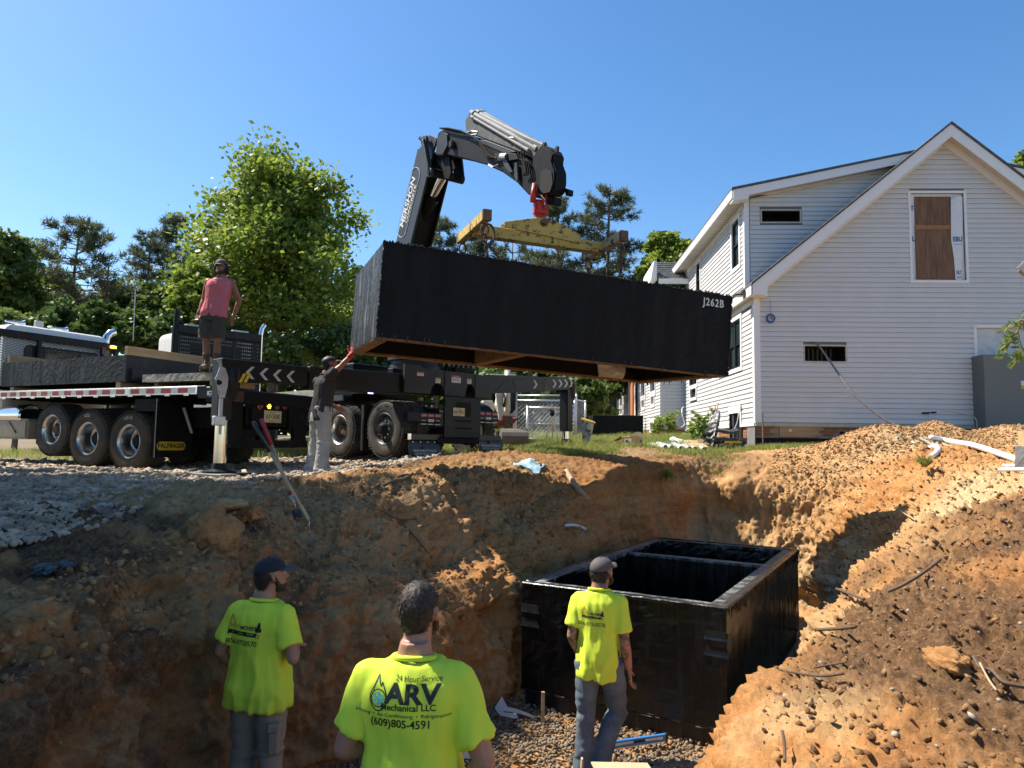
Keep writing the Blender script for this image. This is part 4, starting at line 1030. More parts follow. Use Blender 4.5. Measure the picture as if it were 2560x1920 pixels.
# crust and tar drips hanging from the far right lip
dr_ = MB(); rr_ = random.Random(4)
for k in range(46):
    s = rr_.random(); x = a-.02; y = -b+s*(2*b);
    if k > 26: x = a-rr_.random()*1.2; y = b-.02
    dr_.tube([(x, y, -h+.01), (x+rr_.uniform(-.01, .01), y, -h-.02), (x, y, -h-.02-rr_.random()**2*.07)], [.012, .008, .002], 5)
for k in range(14):
    x = -a+rr_.random()*2*a; dr_.tube([(x, -b+.0, -h+.05), (x, -b-.002, -h-.01), (x, -b, -h-.012-rr_.random()**2*.05)], [.010, .007, .002], 5)
tag(obj('tar_drips', dr_, M_tar, tank), kind='stuff')
obj('film_scrap', ragged(obj('film_scrap', MB().hexa([(a-.95, b-t-.03, -h+.02), (a-.5, b-t-.04, -h+.0), (a-.5, b-t-.01, -h+.0), (a-.95, b-t-.01, -h+.02), (a-1.0, b-t-.03, -h+.24), (a-.45, b-t-.03, -h+.26), (a-.45, b-t-.01, -h+.26), (a-1.0, b-t-.01, -h+.24)]), M_white_sheet, tank), .02, 9, 3).data, M_white_sheet, tank)
for o in [x for x in tank.children if x.name.startswith('film_scrap')][:1]: bpy.data.objects.remove(o, do_unlink=True)
q = tank.matrix_basis if False else None
tm = Matrix.Translation(STC) @ STQ.to_4x4()
tp = tm.inverted() @ PN(1783, 758, tm @ Vector((0, -b, 0)), STQ @ Vector((0, -1, 0)))
text('lettering', 'J262B', .155, M_white_ink, tank, frame4((tp.x, -b-.010, tp.z), (1, 0, 0), (0, 0, 1)), .002, sx=.85, spacing=1.18, bold=.003)
# crust along the top front arris
cr = MB()
for k in range(260):
    s = rr_.random(); cr.ball((-a+s*2*a, -b-.003+rr_.uniform(-.004, .004), h+rr_.uniform(-.012, .012)), rr_.uniform(.008, .020), 5, 4)
for k in range(90):
    s = rr_.random(); cr.ball((-a+rr_.uniform(-.006, .006), -b+rr_.uniform(-.006, .006), -h+s*2*h), rr_.uniform(.007, .017), 5, 4)
for k in range(80):
    s = rr_.random(); cr.ball((a+rr_.uniform(-.006, .006), -b+rr_.uniform(-.006, .006), -h+s*2*h), rr_.uniform(.01, .022), 5, 4)
tag(obj('tar_crust', cr, M_tar, tank), kind='stuff')

# ---- lower half sitting in the pit on its base section
PT_yaw = R(-29.93); PT_L, PT_W, PT_H, PT_t = 2.061, 4.208, 1.04, .17
PTC = Vector((2.082, 8.758, -1.45+E-PT_H/2))
pit_tank = thing('pit_tank', 'open topped glossy black tank half standing in the pit, divided by a middle wall', 'tank', PTC, PT_yaw)
for k, mb in shell(PT_L, PT_W, PT_H, PT_t).items():
    ragged(obj('tank_wall', mb, M_tar_gloss, pit_tank), .004, 20, 5, 11)
a, b, h, t = PT_L/2, PT_W/2, PT_H/2, PT_t
obj('divider_wall', MB().span((-a+t, .52, -h), (a-t, .66, h-.02)), M_tar_gloss, pit_tank)
obj('tank_floor', MB().span((-a+t, -b+t, -h), (a-t, b-t, -h+.1)), M_tar, pit_tank)
# grouted rim: an outer mastic rope proud of a dusty inner band
M_rim_band = tar_mat('tar_rim', base=(.016, .017, .018), rough=.5, show=(.22, .22, .21), amount=(.47, .62), speck=.6)
bd_ = MB()
for x0, x1, y0, y1 in ((-a+.075, a-.075, -b+.075, -b+t), (-a+.075, a-.075, b-t, b-.075), (-a+.075, -a+t, -b+t, b-t), (a-t, a-.075, -b+t, b-t)): bd_.span((x0, y0, h-.03), (x1, y1, h+.006))
bd_.span((-a+t, .515, h-.04), (a-t, .665, h-.012)); ragged(obj('rim_band', bd_, M_rim_band, pit_tank), .003, 16, 4, 5)
rope = MB()
rope.span((-a-.01, -b-.01, h-.02), (a+.01, -b+.075, h+.016)); rope.span((-a-.01, b-.075, h-.02), (a+.01, b+.01, h+.016)); rope.span((-a-.01, -b+.075, h-.02), (-a+.075, b-.075, h+.016)); rope.span((a-.075, -b+.075, h-.02), (a+.01, b-.075, h+.016))
ragged(obj('mastic_rope', rope, M_tar_gloss, pit_tank, bevel=.01), .006, 14, 4, 6)
for sgn in (-1, 1):
    for z in (h-.26, h-.40):
        x0, x1 = (-a-.012, -a+.2) if sgn < 0 else (a-.2, a+.012)
        obj('lifting_slot', MB().prism([(x0, -b-.012, z-.035), (x1, -b-.012, z-.035), (x1, -b+.02, z+.03), (x0, -b+.02, z+.03)], (0, 0, 0), (0, 0, .012)), M_tar_gloss, pit_tank)
        obj('slot_shadow', MB().span((x0+.015, -b-.003, z-.008), (x1-.015, -b+.02, z+.055)), M_void, pit_tank)
fr_ = MB(); rr_ = random.Random(9)
for k in range(150):
    y = -b+rr_.random()*2*b; fr_.tube([(a+.012, y, h-.0), (a+.014, y+rr_.uniform(-.02, .02), h-.04-rr_.random()**2*.10)], [.012, .003], 5)
tag(obj('tar_fringe', fr_, M_tar, pit_tank), kind='stuff')
base_half = thing('buried_tank', 'lower black tank section half sunk in bedding stone below the open half', 'tank', (PTC.x, PTC.y, -2.78+E), PT_yaw)
hb = (PTC.z-PT_H/2)-(-2.78+E)
obj('base_wall', ragged(obj('base_wall', MB().span((-a+.03, -b+.04, 0), (a-.03, b-.03, hb-.02)), M_tar, base_half), .003, 14, 4).data, M_tar_worn_pale and tar_mat('tar_coat_base', base=(.008, .008, .009), rough=.4, show=(.05, .05, .05), amount=(.5, .7)), base_half)
bpy.data.objects.remove([x for x in base_half.children][0], do_unlink=True)
sm_ = MB()
for k in range(150):
    s = rr_.random(); sm_.ball((-a+s*2*a, -b+.02, hb+rr_.uniform(-.02, .004)), (rr_.uniform(.03, .07), rr_.uniform(.012, .024), rr_.uniform(.006, .014)), 6, 4)
tag(obj('seam_mastic', sm_, M_tar_worn_pale, base_half), kind='stuff')

# ------------------------------------------------------------------ yellow spreader beam with shackles and chains
SPC = P(1352, 562, 10.45)
sp = thing('spreader_beam', 'worn yellow steel spreader beam hanging from the red crane hook', 'spreader', SPC, ST_yaw)
spi = Matrix.Rotation(-ST_yaw, 3, 'Z')
def spl(x, y, off=0.0):
    n = Matrix.Rotation(ST_yaw, 3, 'Z') @ Vector((0, -1, 0)); q = PN(x, y, SPC-n*off, n); return spi @ (q-SPC)
e0, e1 = spl(1182, 571), spl(1508, 618)
tl = math.atan2(e1.z-e0.z, e1.x-e0.x)
zc = lambda x: e0.z+(x-e0.x)*math.tan(tl)
obj('main_beam', MB().hexa([(e0.x, -.06, zc(e0.x)-.09), (e1.x, -.06, zc(e1.x)-.09), (e1.x, .06, zc(e1.x)-.09), (e0.x, .06, zc(e0.x)-.09), (e0.x, -.06, zc(e0.x)+.06), (e1.x, -.06, zc(e1.x)+.06), (e1.x, .06, zc(e1.x)+.06), (e0.x, .06, zc(e0.x)+.06)]), M_rust_yellow, sp, bevel=.008)
obj('beam_flange', MB().hexa([(e0.x, -.085, zc(e0.x)-.108), (e1.x, -.085, zc(e1.x)-.108), (e1.x, .085, zc(e1.x)-.108), (e0.x, .085, zc(e0.x)-.108), (e0.x, -.085, zc(e0.x)-.09), (e1.x, -.085, zc(e1.x)-.09), (e1.x, .085, zc(e1.x)-.09), (e0.x, .085, zc(e0.x)-.09)]), M_rust_yellow, sp)
pp = [spl(1256, 571), spl(1256, 558), spl(1330, 549), spl(1372, 549), spl(1445, 590), spl(1445, 612)]
obj('lift_plate', MB().prism([(p.x, 0, p.z) for p in pp], (0, -.09, 0), (0, -.062, 0)).prism([(p.x, 0, p.z) for p in pp], (0, .062, 0), (0, .09, 0)), M_rust_yellow, sp, bevel=.005)
pc = spl(1354, 561); obj('pin_boss', MB().lathe([(.06, -.11), (.06, .11)], (pc.x, 0, pc.z), (0, 1, 0), 16).lathe([(.04, -.14), (.04, .14)], (pc.x, 0, pc.z), (0, 1, 0), 12), M_rust, sp)
cw = .66
for x, nm in ((e0.x, 0), (e1.x, 1)):
    z = zc(x)
    obj('cross_beam', MB().span((x-.06, -cw, z-.07), (x+.06, cw*.94, z+.08)), M_rust_yellow if nm == 0 else mat('worn_grey_yellow', (.42, .34, .20), .7, wear=(.05, .03, .02), wearpos=(.52, .58), wscale=5), sp, bevel=.012)
    obj('end_cap', MB().span((x-.064, -cw-.012, z-.074), (x+.064, -cw+.05, z+.084)).span((x-.064, cw*.94-.05, z-.074), (x+.064, cw*.94+.012, z+.084)), M_rust, sp, bevel=.008)
topz = (tm @ Vector((0, 0, ST_H/2))).z-SPC.z
def chain(parent, p0, p1, n, m, r=.011, L=.07):
    p0, p1 = Vector(p0), Vector(p1); d = (p1-p0).normalized(); x = d.cross(Vector((0, 1, 0))); x = x.normalized() if x.length > .01 else Vector((1, 0, 0)); y = d.cross(x)
    n = max(2, int((p1-p0).length/(L*.78)))
    for k in range(n):
        c = p0.lerp(p1, (k+.5)/n); s = x if k % 2 else y; pts = [c+d*(math.sin(q)*L*.55)+s*(math.cos(q)*L*.30) for q in [i*PI/5 for i in range(11)]]
        obj('chain_link', MB().tube(pts, r, 6), m, parent)
for (x, sy, long_) in ((e0.x, -cw+.1, 0), (e0.x, cw*.94-.12, 1), (e1.x, -cw+.1, 0), (e1.x, cw*.94-.12, 1)):
    z = zc(x)
    sh = obj('shackle', MB().tube([(x+.0, sy, z-.09)]+[(x+math.sin(q)*.055, sy, z-.17+math.cos(q)*.075) for q in [(.3+i*(2*PI-.6)/12) for i in range(13)]], .014, 8), M_rust, sp)
    cl = obj('chain', MB().tube([(x, sy, z-.22), (x, sy, z-.25)], .012, 6), M_rust, sp)
    lo = tm.inverted() @ (SPC+Matrix.Rotation(ST_yaw, 3, 'Z') @ Vector((x+(.10 if x < 0 else .05), sy, 0))); lo.z = ST_H/2
    end = spi @ ((tm @ lo)-SPC)
    chain(cl, (x, sy, z-.22), (end.x, sy, end.z+.02), 6, M_rust)
rp = spl(1209, 596); rg = [(rp.x+math.sin(q)*.09, -.22, rp.z+math.cos(q)*.15) for q in [i*2*PI/16 for i in range(17)]]
obj('lifting_ring', MB().tube(rg, .018, 8), M_rust, sp)
dl = spl(1226, 618); dm = spl(1235, 645); dc = obj('sling_chain', MB().tube([(rp.x, -.22, rp.z-.14), (dl.x-.02, -.24, dl.z+.08)], .012, 6), M_rust, sp); chain(dc, (rp.x+.01, -.22, rp.z-.15), (dm.x, -.35, dm.z-.14), 5, M_rust, .010, .06)
# red hook block
hk = thing('crane_hook', 'red crane hook with safety latch between boom tip and spreader beam', 'hook', P(1351, 520, 10.45), ST_yaw)
obj('hook_block', MB().hexa([(-.13, -.07, -.13), (.13, -.07, -.13), (.13, .07, -.13), (-.13, .07, -.13), (-.11, -.06, .12), (.11, -.06, .12), (.11, .06, .12), (-.11, .06, .12)]).xf(Matrix.Diagonal((.9, 1, 1, 1))), M_red_hook, hk, bevel=.03)
obj('hook', MB().tube([(-.10, 0, .36), (-.115, 0, .22), (-.12, 0, .08)], [.035, .045, .05], 8).tube([(.10, 0, .36), (.115, 0, .22), (.12, 0, .08)], [.035, .045, .05], 8), M_red_hook, hk, smooth=True)
obj('swivel', MB().lathe([(.05, .20), (.06, .30), (.045, .42), (.05, .52)], (0, 0, 0), (0, 0, 1), 12), M_black, hk, smooth='auto')
obj('hook_tip', MB().tube([(-.02, -.02, -.12), (0, 0, -.2), (.01, .0, -.30)], [.06, .05, .03], 8).tube([(.0, -.08, .10), (.05, -.09, .03), (.02, -.09, -.04)], [.03, .025, .012], 8), M_red_hook, hk, smooth=True)
obj('safety_latch', MB().tube([(-.03, -.09, .17), (.03, -.10, .10), (.03, -.10, .02)], .016, 6), M_chrome, hk)

# ------------------------------------------------------------------ wheels
def wheel(parent, c, r, w, out, rim='dish', muddy=False, name='wheel', lug=True):
    """c: middle of the outer face, out: unit vector pointing outwards (local)"""
    c = Vector(c); ax = Vector(out).normalized()
    ri = r*.555
    prof = [(ri, -.0), (ri+.02, .008), (r*.80, .020), (r*.93, .004), (r*.985, -.035), (r, -.07), (r, -w+.07), (r*.985, -w+.035), (r*.9, -w), (ri, -w)]
    wo = obj(name, MB().lathe(prof, c, ax, 44, False), M_rubber_mud if muddy else M_rubber, parent, smooth='auto')
    # tread blocks
    tb = MB(); x = ax.cross(Vector((0,0,1))).normalized(); y = ax.cross(x)
    nb = 40
    for k in range(nb):
        for row in range(5):
            a = 2*PI*(k+.5*(row % 2))/nb; d = x*math.cos(a)+y*math.sin(a); t = ax.cross(d)
            m = Matrix((d, t, ax)).transposed(); h = -w*(row+.5)/5
            tb.box(c+d*(r+.006)+ax*h, (.016, 2*PI*r/nb*.78, w/5*.80), m)
    tag(obj('tread', tb, M_rubber_mud if muddy else M_rubber, wo), kind='stuff')
    if rim == 'dish':
        pr = [(ri+.012, .004), (ri, .012), (ri-.018, 0), (ri-.03, -.02), (ri-.035, -w*.55), (ri-.06, -w*.60), (ri*.62, -w*.62), (.0, -w*.62)]
        obj('rim', MB().lathe(pr, c, ax, 40, False), M_alu, wo, smooth='auto')
        obj('hub', MB().lathe([(.0, -w*.62), (.13, -w*.62), (.13, -w*.42), (.10, -w*.36), (.085, -w*.30), (.0, -w*.30)], c, ax, 20), M_rust if rim == 'x' else M_black_flat, wo, smooth='auto')
    else:
        m = M_alu if rim == 'alu' else M_grey_light
        pr = [(ri+.012, .004), (ri, .012), (ri-.018, .0), (ri-.03, -.03), (ri-.05, -.055), (ri*.82, -.06), (ri*.70, -.03), (ri*.50, -.015), (ri*.50, .0), (.0, .0)] if rim != 'alu' else [(ri+.012, .004), (ri, .012), (ri-.018, 0), (ri-.03, -.02), (ri-.04, -.16), (ri*.66, -.19), (.0, -.19)]
        ro = obj('rim', MB().lathe(pr, c, ax, 40, False), m, wo, smooth='auto'); dz = -.02 if rim != 'alu' else -.19
        for k in range(10):
            a = 2*PI*k/10; d = x*math.cos(a)+y*math.sin(a)
            obj('hand_hole', MB().lathe([(.0, .002), (.034, .002), (.034, -.03), (0, -.03)], c+d*ri*.78+ax*(-.047 if rim != 'alu' else -.18), ax, 12), M_void, ro)
            if lug: obj('lug_nut', MB().lathe([(.018, .0), (.018, .03), (.010, .045), (0, .045)], c+d*.165+ax*dz, ax, 6), M_chrome if rim != 'alu' else M_rust, ro)
        obj('hub', MB().lathe([(.12, dz), (.115, dz+.05), (.08, dz+.11), (.07, dz+.13), (.0, dz+.135)], c, ax, 20), M_black_flat if rim != 'alu' else M_rust, wo, smooth='auto')
    return wo
def arc_text(parent, c, ax, up, rad, s, size, a0, m, out=.018, step=None):
    c = Vector(c); ax = Vector(ax).normalized(); up = Vector(up); rt = up.cross(ax).normalized()
    st = step or size*.72/rad
    for i, ch in enumerate(s):
        if ch == ' ': continue
        a = a0-(i-(len(s)-1)/2)*-st
        d = up*math.cos(a)+rt*math.sin(a); tng = -up*math.sin(a)+rt*math.cos(a)
        text('lettering', ch, size, m, parent, frame4(c+d*rad+ax*out, tng, d), .001, bold=.001)
def box_part(parent, name, a, b, m, bevel=.006, **k): return obj(name, MB().span(a, b), m, parent, bevel=bevel, **k)

# ================================================================== flatbed truck on the left
TA = R(180-25.0); FA = Vector((math.cos(TA), math.sin(TA), 0)); FN = Vector((-FA.y, FA.x, 0))
c0 = P(545, 980, 11.4); FO = Vector((c0.x, c0.y, 0))-FN*1.25
FO.z = .0
ft = thing('flatbed_truck', 'black flatbed truck with white cab, striped bed edge and three axles, parked on gravel', 'truck', FO, TA)
def fs(x, y, ly=1.25):
    q = PN(x, y, FO+FN*ly, FN)-FO; return q.dot(FA), q.z
def fr(x, y, lx=0.0):
    q = PN(x, y, FO+FA*lx, FA)-FO; return q.dot(FN), q.z
BZ = 1.42; BL_ = 6.0
box_part(ft, 'bed', (0.28, -1.25, BZ-.06), (BL_, 1.24, BZ), M_black_flat)
for k in range(9): box_part(ft, 'cross_member', (.5+k*.62, -1.2, BZ-.16), (.58+k*.62, 1.2, BZ-.06), M_black_flat, 0)
rail = box_part(ft, 'side_rail', (0.45, 1.24, BZ-.13), (BL_, 1.27, BZ+.005), M_alu, .004)
def tape(parent):
    xs = [(4.5, 'r'), (21, 'w'), (29, 'r'), (44, 'w'), (52, 'r'), (69, 'w'), (80, 'r'), (95, 'w'), (106, 'r'), (122, 'w'), (134, 'r'), (150, 'w'), (163, 'r'), (181, 'w'), (193, 'r'), (211, 'w'), (225, 'r'), (245, 'w'), (258, 'r'), (278, 'w'), (293, 'r'), (314, 'x'), (326, 'w'), (329, 'r'), (351, 'w'), (368, 'r'), (389, 'w'), (405, 'r'), (430, 'w'), (447, 'r'), (472, 'w'), (489, 'x')]
    for (a, c), (b, _) in zip(xs, xs[1:]):
        if c == 'x': continue
        u0, u1 = fs(b, 980)[0], fs(a, 980)[0]
        obj('tape_'+('red' if c == 'r' else 'white'), MB().span((u0, 1.27, BZ-.105), (u1, 1.273, BZ-.02)), M_red_tape if c == 'r' else M_white_tape, parent)
    for k in range(12): obj('stake_pocket', MB().span((.62+k*.45, 1.27, BZ-.15), (.74+k*.45, 1.283, BZ-.112)), M_alu, parent)
tape(rail)
obj('deck_edge', MB().span((.28, 1.22, BZ), (BL_, 1.265, BZ+.012)), M_alu, ft)
for y in (-.45, .45): box_part(ft, 'chassis_rail', (-.0, y-.05, .75), (7.4, y+.05, 1.12), M_black_flat)
# wheels
for i, (px, py, r_, rim) in enumerate(((128.8, 1074, .48, 'alu'), (219, 1096.5, .515, 'dish'), (321.7, 1104, .515, 'dish'))):
    u, z = fs(px, py, 1.2)
    w = wheel(ft, (u, 1.2, z), r_, .42, (0, 1, 0), rim, muddy=(i > 0))
    arc_text(w, (u, 1.2, z), (0, 1, 0), (0, 0, 1), r_*.80, ['X MULTI', 'MICHELIN'[:0] or 'XZU', 'LG10'][i], .075, -.05, M_ink if i == 0 else M_grey_white, .021)
    obj('axle', MB().tube([(u, -1.0, z), (u, .9, z)], .07, 10), M_black_flat, ft)
    wheel(ft, (u, -1.2, z), r_, .42, (0, -1, 0), 'plain')
# mud flap panel with the maker's plate
u0, _ = fs(380, 1070)
ub = u0
fp = box_part(ft, 'mud_flap', (ub, .42, .24), (ub+.02, 1.2, 1.20), M_black_flat, .003)
yy = [fr(392, 1117, ub), fr(462, 1113, ub)]
pc = ((yy[0][0]+yy[1][0])/2, (yy[0][1]+yy[1][1])/2); hw = abs(yy[0][0]-yy[1][0])/2
pl = []
for k in range(24):
    a = 2*PI*k/24; sx = hw-.07
    pl.append((ub, pc[0]+(sx if math.cos(a) > 0 else -sx)+math.cos(a)*.075, pc[1]+math.sin(a)*.075))
obj('name_plate', MB().prism(pl, (-.010, 0, 0), (-.002, 0, 0)), M_yellow, fp)
text('lettering', 'PALFINGER', .112, M_ink, fp, frame4((ub-.0105, pc[0], pc[1]), (0, -1, 0), (0, 0, 1)), .001, sx=.98, bold=.0035)
box_part(ft, 'flap_bracket', (ub-.02, .55, 1.02), (ub+.6, 1.15, 1.24), M_black_flat)
obj('flap_strut', MB().bar((ub-.10, .72, 1.10), (ub-.10, .52, .66), .05, .02), M_grey_white, ft)
obj('reflector_rod', MB().tube([(ub-.01, 1.19, .24), (ub-.01, 1.19, 1.24)], .007, 6), M_steel, ft)
# rear end: plate, lamps
RX = .06
ra_, rb_ = fr(618, 1000, RX), fr(739, 1066, RX)
rp_ = box_part(ft, 'rear_panel', (RX, rb_[0], rb_[1]-.02), (RX+.05, ra_[0], 1.22), M_black_flat)
box_part(ft, 'rear_beam', (RX-.03, -1.2, 1.16), (RX+.25, 1.22, 1.39), M_black_flat, .01)
box_part(ft, 'rear_beam', (RX-.035, fr(606, 986, RX)[0]-.0, 1.19), (RX-.029, fr(582, 986, RX)[0], 1.37), mat('rust_patch', (.10, .05, .025), .9, var=.3), 0)
box_part(ft, 'bumper_bar', (RX+.02, -1.0, .42), (RX+.14, .85, .56), M_black_flat)
box_part(ft, 'step_box', (RX+.1, .15, .62), (RX+.5, .75, 1.1), M_black_flat, .01)
box_part(ft, 'rear_hanger', (RX+.02, .62, .5), (RX+.10, .95, 1.2), M_black_flat)
box_part(ft, 'rear_hanger', (RX+.02, -.95, .5), (RX+.10, -.62, 1.2), M_black_flat)
for px, m in ((648.2, M_red_lens), (670.7, M_amber), (692, M_amber), (711.6, M_red_lens)):
    y, z = fr(px, 1015.8, RX)
    l = obj('tail_lamp', MB().lathe([(.062, 0), (.062, .012), (.05, .018), (.0, .02)], (RX, y, z), (-1, 0, 0), 18), m, ft, smooth='auto')
    obj('lamp_ring', MB().lathe([(.062, 0), (.072, 0), (.072, .014), (.062, .014)], (RX, y, z), (-1, 0, 0), 18), M_black, l)
    if px == 670.7:
        for q in [(0, 0)]+[(math.cos(k*PI/3)*.034, math.sin(k*PI/3)*.034) for k in range(6)]:
            obj('led', MB().ball((RX-.022, y+q[0], z+q[1]), .0125, 8, 5), M_amber_lit, l)
def number_plate(parent, X, yc, zc, w, h, s, parent_axis, state):
    m4 = lambda dx, dz, o: frame4((X-o, yc, zc+dz), (0, -1, 0), (0, 0, 1))
    p = box_part(parent, 'number_plate', (X-.006, yc-w/2, zc-h/2), (X, yc+w/2, zc+h/2), M_plate, .003)
    text('lettering', s, h*.56, M_ink, p, m4(0, -.005, .0068), .0006, sx=.80, bold=.0012)
    text('lettering', state, h*.16, M_ink, p, m4(0, h*.36, .0068), .0006); text('lettering', 'GARDEN STATE' if state[0] == 'N' else 'APPORTIONED', h*.11, M_ink, p, m4(0, -h*.40, .0068), .0006)
y, z = fr(681.3, 1042, RX); number_plate(ft, RX-.004, y, z, .42, .21, 'AY•769E', 0, 'New Jersey')
box_part(ft, 'tie_down_block', (.05, 1.05, BZ-.20), (.45, 1.255, BZ-.01), M_black, .01)
tb = MB(); u, z = fs(527, 985); tb.tube([(u, 1.26, z+.03), (u-.03, 1.31, z+.02), (u-.06, 1.31, z-.05)], .012, 6).tube([(u-.08, 1.26, z+.03), (u-.11, 1.31, z+.02), (u-.13, 1.31, z-.05)], .012, 6); tb.span((u-.16, 1.255, z-.02), (u+.06, 1.27, z+.05))
obj('tie_down_hook', tb, M_steel, ft)
# fuel tank and side box ahead of the wheels
u, z = fs(20, 1036, 1.1)
obj('fuel_tank', MB().lathe([(.0, -.75), (.2, -.75), (.23, -.72), (.23, .72), (.2, .75), (0, .75)], (u+.35, .90, z-.02), (1, 0, 0), 24), M_chrome, ft, smooth='auto')
u1, z1 = fs(60, 1098, 1.15); u2, z2 = fs(-40, 1044, 1.15)
sbx = box_part(ft, 'side_box', (u1, .5, z1), (u2+.6, 1.12, z2-.02), mat('beige_box', (.34, .29, .22), .6, var=.15), .04)
obj('box_strap', MB().bar((u1+.30, 1.125, z1+.12), (u1+.55, 1.125, z1+.34), .03, .01), M_black_flat, sbx)
# cab seen from behind, with headache rack in front of it
CXB = BL_+.05
roofz = fr(20, 806, CXB)[1]
cabp = []
cy0, cy1, cz0 = -1.14, 1.12, .95
def rrect(y0, y1, z0, z1, r, n=6):
    out = []
    for cx_, cz_, a0 in ((y1-r, z1-r, 0), (y0+r, z1-r, PI/2), (y0+r*.3, z0+r*.3, PI), (y1-r*.3, z0+r*.3, 1.5*PI)):
        rr = r if cz_ > (z0+z1)/2 else r*.3
        for k in range(n): a = a0+PI/2*k/(n-1); out.append((cx_+math.cos(a)*rr, cz_+math.sin(a)*rr))
    return out
wn = [fr(52, 838, CXB), fr(228, 895, CXB)]
wy0, wy1 = -.86, .72; wz1 = roofz-.42; wz0 = wz1-.52
cab_o = rrect(cy0, cy1, cz0, roofz, .24)
cabo = obj('cab', MB().loft([[(CXB+d, y*s+0, z0_ if False else z) for y, z in rrect(cy0+e, cy1-e, cz0, roofz-e*.6, .24)] for d, e, s in ((0.0, .05, 1), (.04, .0, 1), (1.5, .0, 1), (1.75, .10, 1))]), M_white_paint, ft, smooth='auto')
gl = rrect(wy0, wy1, wz0, wz1, .10)
obj('rear_window', MB().prism([(CXB, y, z) for y, z in gl], (-.022, 0, 0), (-.004, 0, 0)), M_glass, cabo)
gg = [(wy0+.42, wz0+.05), (wy1-.5, wz0+.05), (wy1-.42, wz1-.12), (wy0+.42, wz1-.1)]
obj('window_seal', MB().tube([(CXB-.02, y, z) for y, z in gl+gl[:1]], .018, 6), M_black_frame, cabo)
for y in (-.42, .34): obj('window_bar', MB().span((CXB-.03, y-.03, wz0), (CXB-.02, y+.03, wz1)), M_black_frame, cabo)
obj('roof_seam', MB().tube([(CXB-.004, cy1-.02, roofz-.27), (CXB-.004, cy0+.02, roofz-.27)], .006, 4), M_black_frame, cabo)
for k in range(20): obj('rivet', MB().ball((CXB+.01, cy0+.3+k*.085, roofz-.20), .009, 5, 4), M_grey_white, cabo)
for yh in (.62, -.30):
    h = obj('air_horn', MB().lathe([(.02, 0), (.03, .2), (.04, .30), (.075, .36)], (CXB+.45, yh+.25, roofz+.09), (0, -1, 0), 12).tube([(CXB+.45, yh+.2, roofz), (CXB+.45, yh+.2, roofz+.09)], .015, 6), M_chrome, ft, smooth='auto')
lm = box_part(ft, 'work_lamp', (CXB+.38, .13, roofz+.05), (CXB+.46, .30, roofz+.19), M_grey_white, .01)
ey, ez = fr(265, 848, CXB+.1)
obj('exhaust_stack', MB().tube([(CXB+.1, ey, 1.0), (CXB+.1, ey, ez-.05), (CXB+.1, ey-.02, ez+.05), (CXB+.1, ey-.09, ez+.15), (CXB+.1, ey-.19, ez+.19)], .085, 14), M_chrome, ft, smooth='auto')
RKX = BL_-.06
rk_top = [fr(-40, 838, RKX), fr(297, 856, RKX)]
rt0, rt1 = 1.32, fr(297, 856, RKX)[0]
rz = fr(150, 850, RKX)[1]; rzb = BZ+.05
rack = box_part(ft, 'headache_rack', (RKX, rt1, rz-.075), (RKX+.07, rt0, rz+.075), M_black, .006)
for y in (rt1+.04, rt1+.36, .48, rt0-.04): obj('rack_post', MB().span((RKX, y-.035, rzb), (RKX+.06, y+.035, rz-.075)), M_black, rack)
obj('rack_post', MB().span((RKX, rt1, rzb), (RKX+.06, rt0, rzb+.07)), M_black, rack)
ms = MB(); hh = rz-.075-rzb; wr_ = rt0-rt1; sl_ = .42
for k in range(int((wr_*sl_+hh)/.052)+1):
    for sg in (1, -1):
        pts = []
        for t in (0, 1): pass
        z0 = k*.052; p = []
        for y, z in ((0, z0), (z0/sl_, 0), (wr_, z0-wr_*sl_), ((z0-hh)/sl_, hh)):
            if -1e-6 <= y <= wr_+1e-6 and -1e-6 <= z <= hh+1e-6: p.append((y, z))
        if len(p) >= 2:
            p.sort(); a, b = p[0], p[-1]
            if sg < 0: a, b = (wr_-a[0], a[1]), (wr_-b[0], b[1])
            if abs(a[0]-b[0]) > .02: ms.bar((RKX+.03, rt1+a[0], rzb+a[1]), (RKX+.03, rt1+b[0], rzb+b[1]), .006, .006, (1, 0, 0))
tag(obj('expanded_mesh', ms, M_black, rack, fix=False), kind='stuff')
obj('marker_lamp', MB().box((RKX-.03, *fr(281, 868, RKX)), (.03, .15, .06)), M_amber_lit, rack, bevel=.01)
obj('reflector', MB().box((RKX-.03, *fr(258, 878, RKX)), (.015, .10, .16)), mat('plum_lens', (.12, .03, .06), .3), rack)

# ---- the load: black lid section, timbers, pale slab
ls0 = fs(317, 887); ls1 = fs(6.5, 913); lb0 = fs(317, 953.6); lb1 = fs(8.7, 966.6)
LM = Matrix.Translation(FO) @ Matrix.Rotation(TA, 4, 'Z')
lid = thing('shallow_tank', 'shallow black tar coated tank lid loaded on the flatbed, scratched and scuffed', 'tank lid', LM @ Vector((ls0[0], 1.25, lb0[1])), TA)
Llen = ls1[0]-ls0[0]; hA = ls0[1]-lb0[1]; tA = (lb1[1]-lb0[1])/Llen
lo = obj('lid_body', MB().hexa([(0, -2.35, 0), (Llen, -2.35, tA*Llen), (Llen, 0, tA*Llen), (0, 0, 0), (0, -2.35, hA), (Llen, -2.35, hA+tA*Llen), (Llen, 0, hA+tA*Llen), (0, 0, hA)]), M_tar_worn_pale if False else tar_mat('tar_coat_scuffed', base=(.018, .018, .0175), rough=.55, show=(.055, .053, .048), amount=(.5, .72), speck=.70, bmp=.3), lid)
ragged(lo, .003, 26, 6, 2)
sc = MB()
for px in (78, 99, 102, 134, 163, 172):
    u = fs(px, 940)[0]-ls0[0]; sc.bar((u, .003, .02), (u+random.uniform(-.01, .01), .003, .30 if px in (134, 163) else hA-.03), .008, .004, (0, 1, 0))
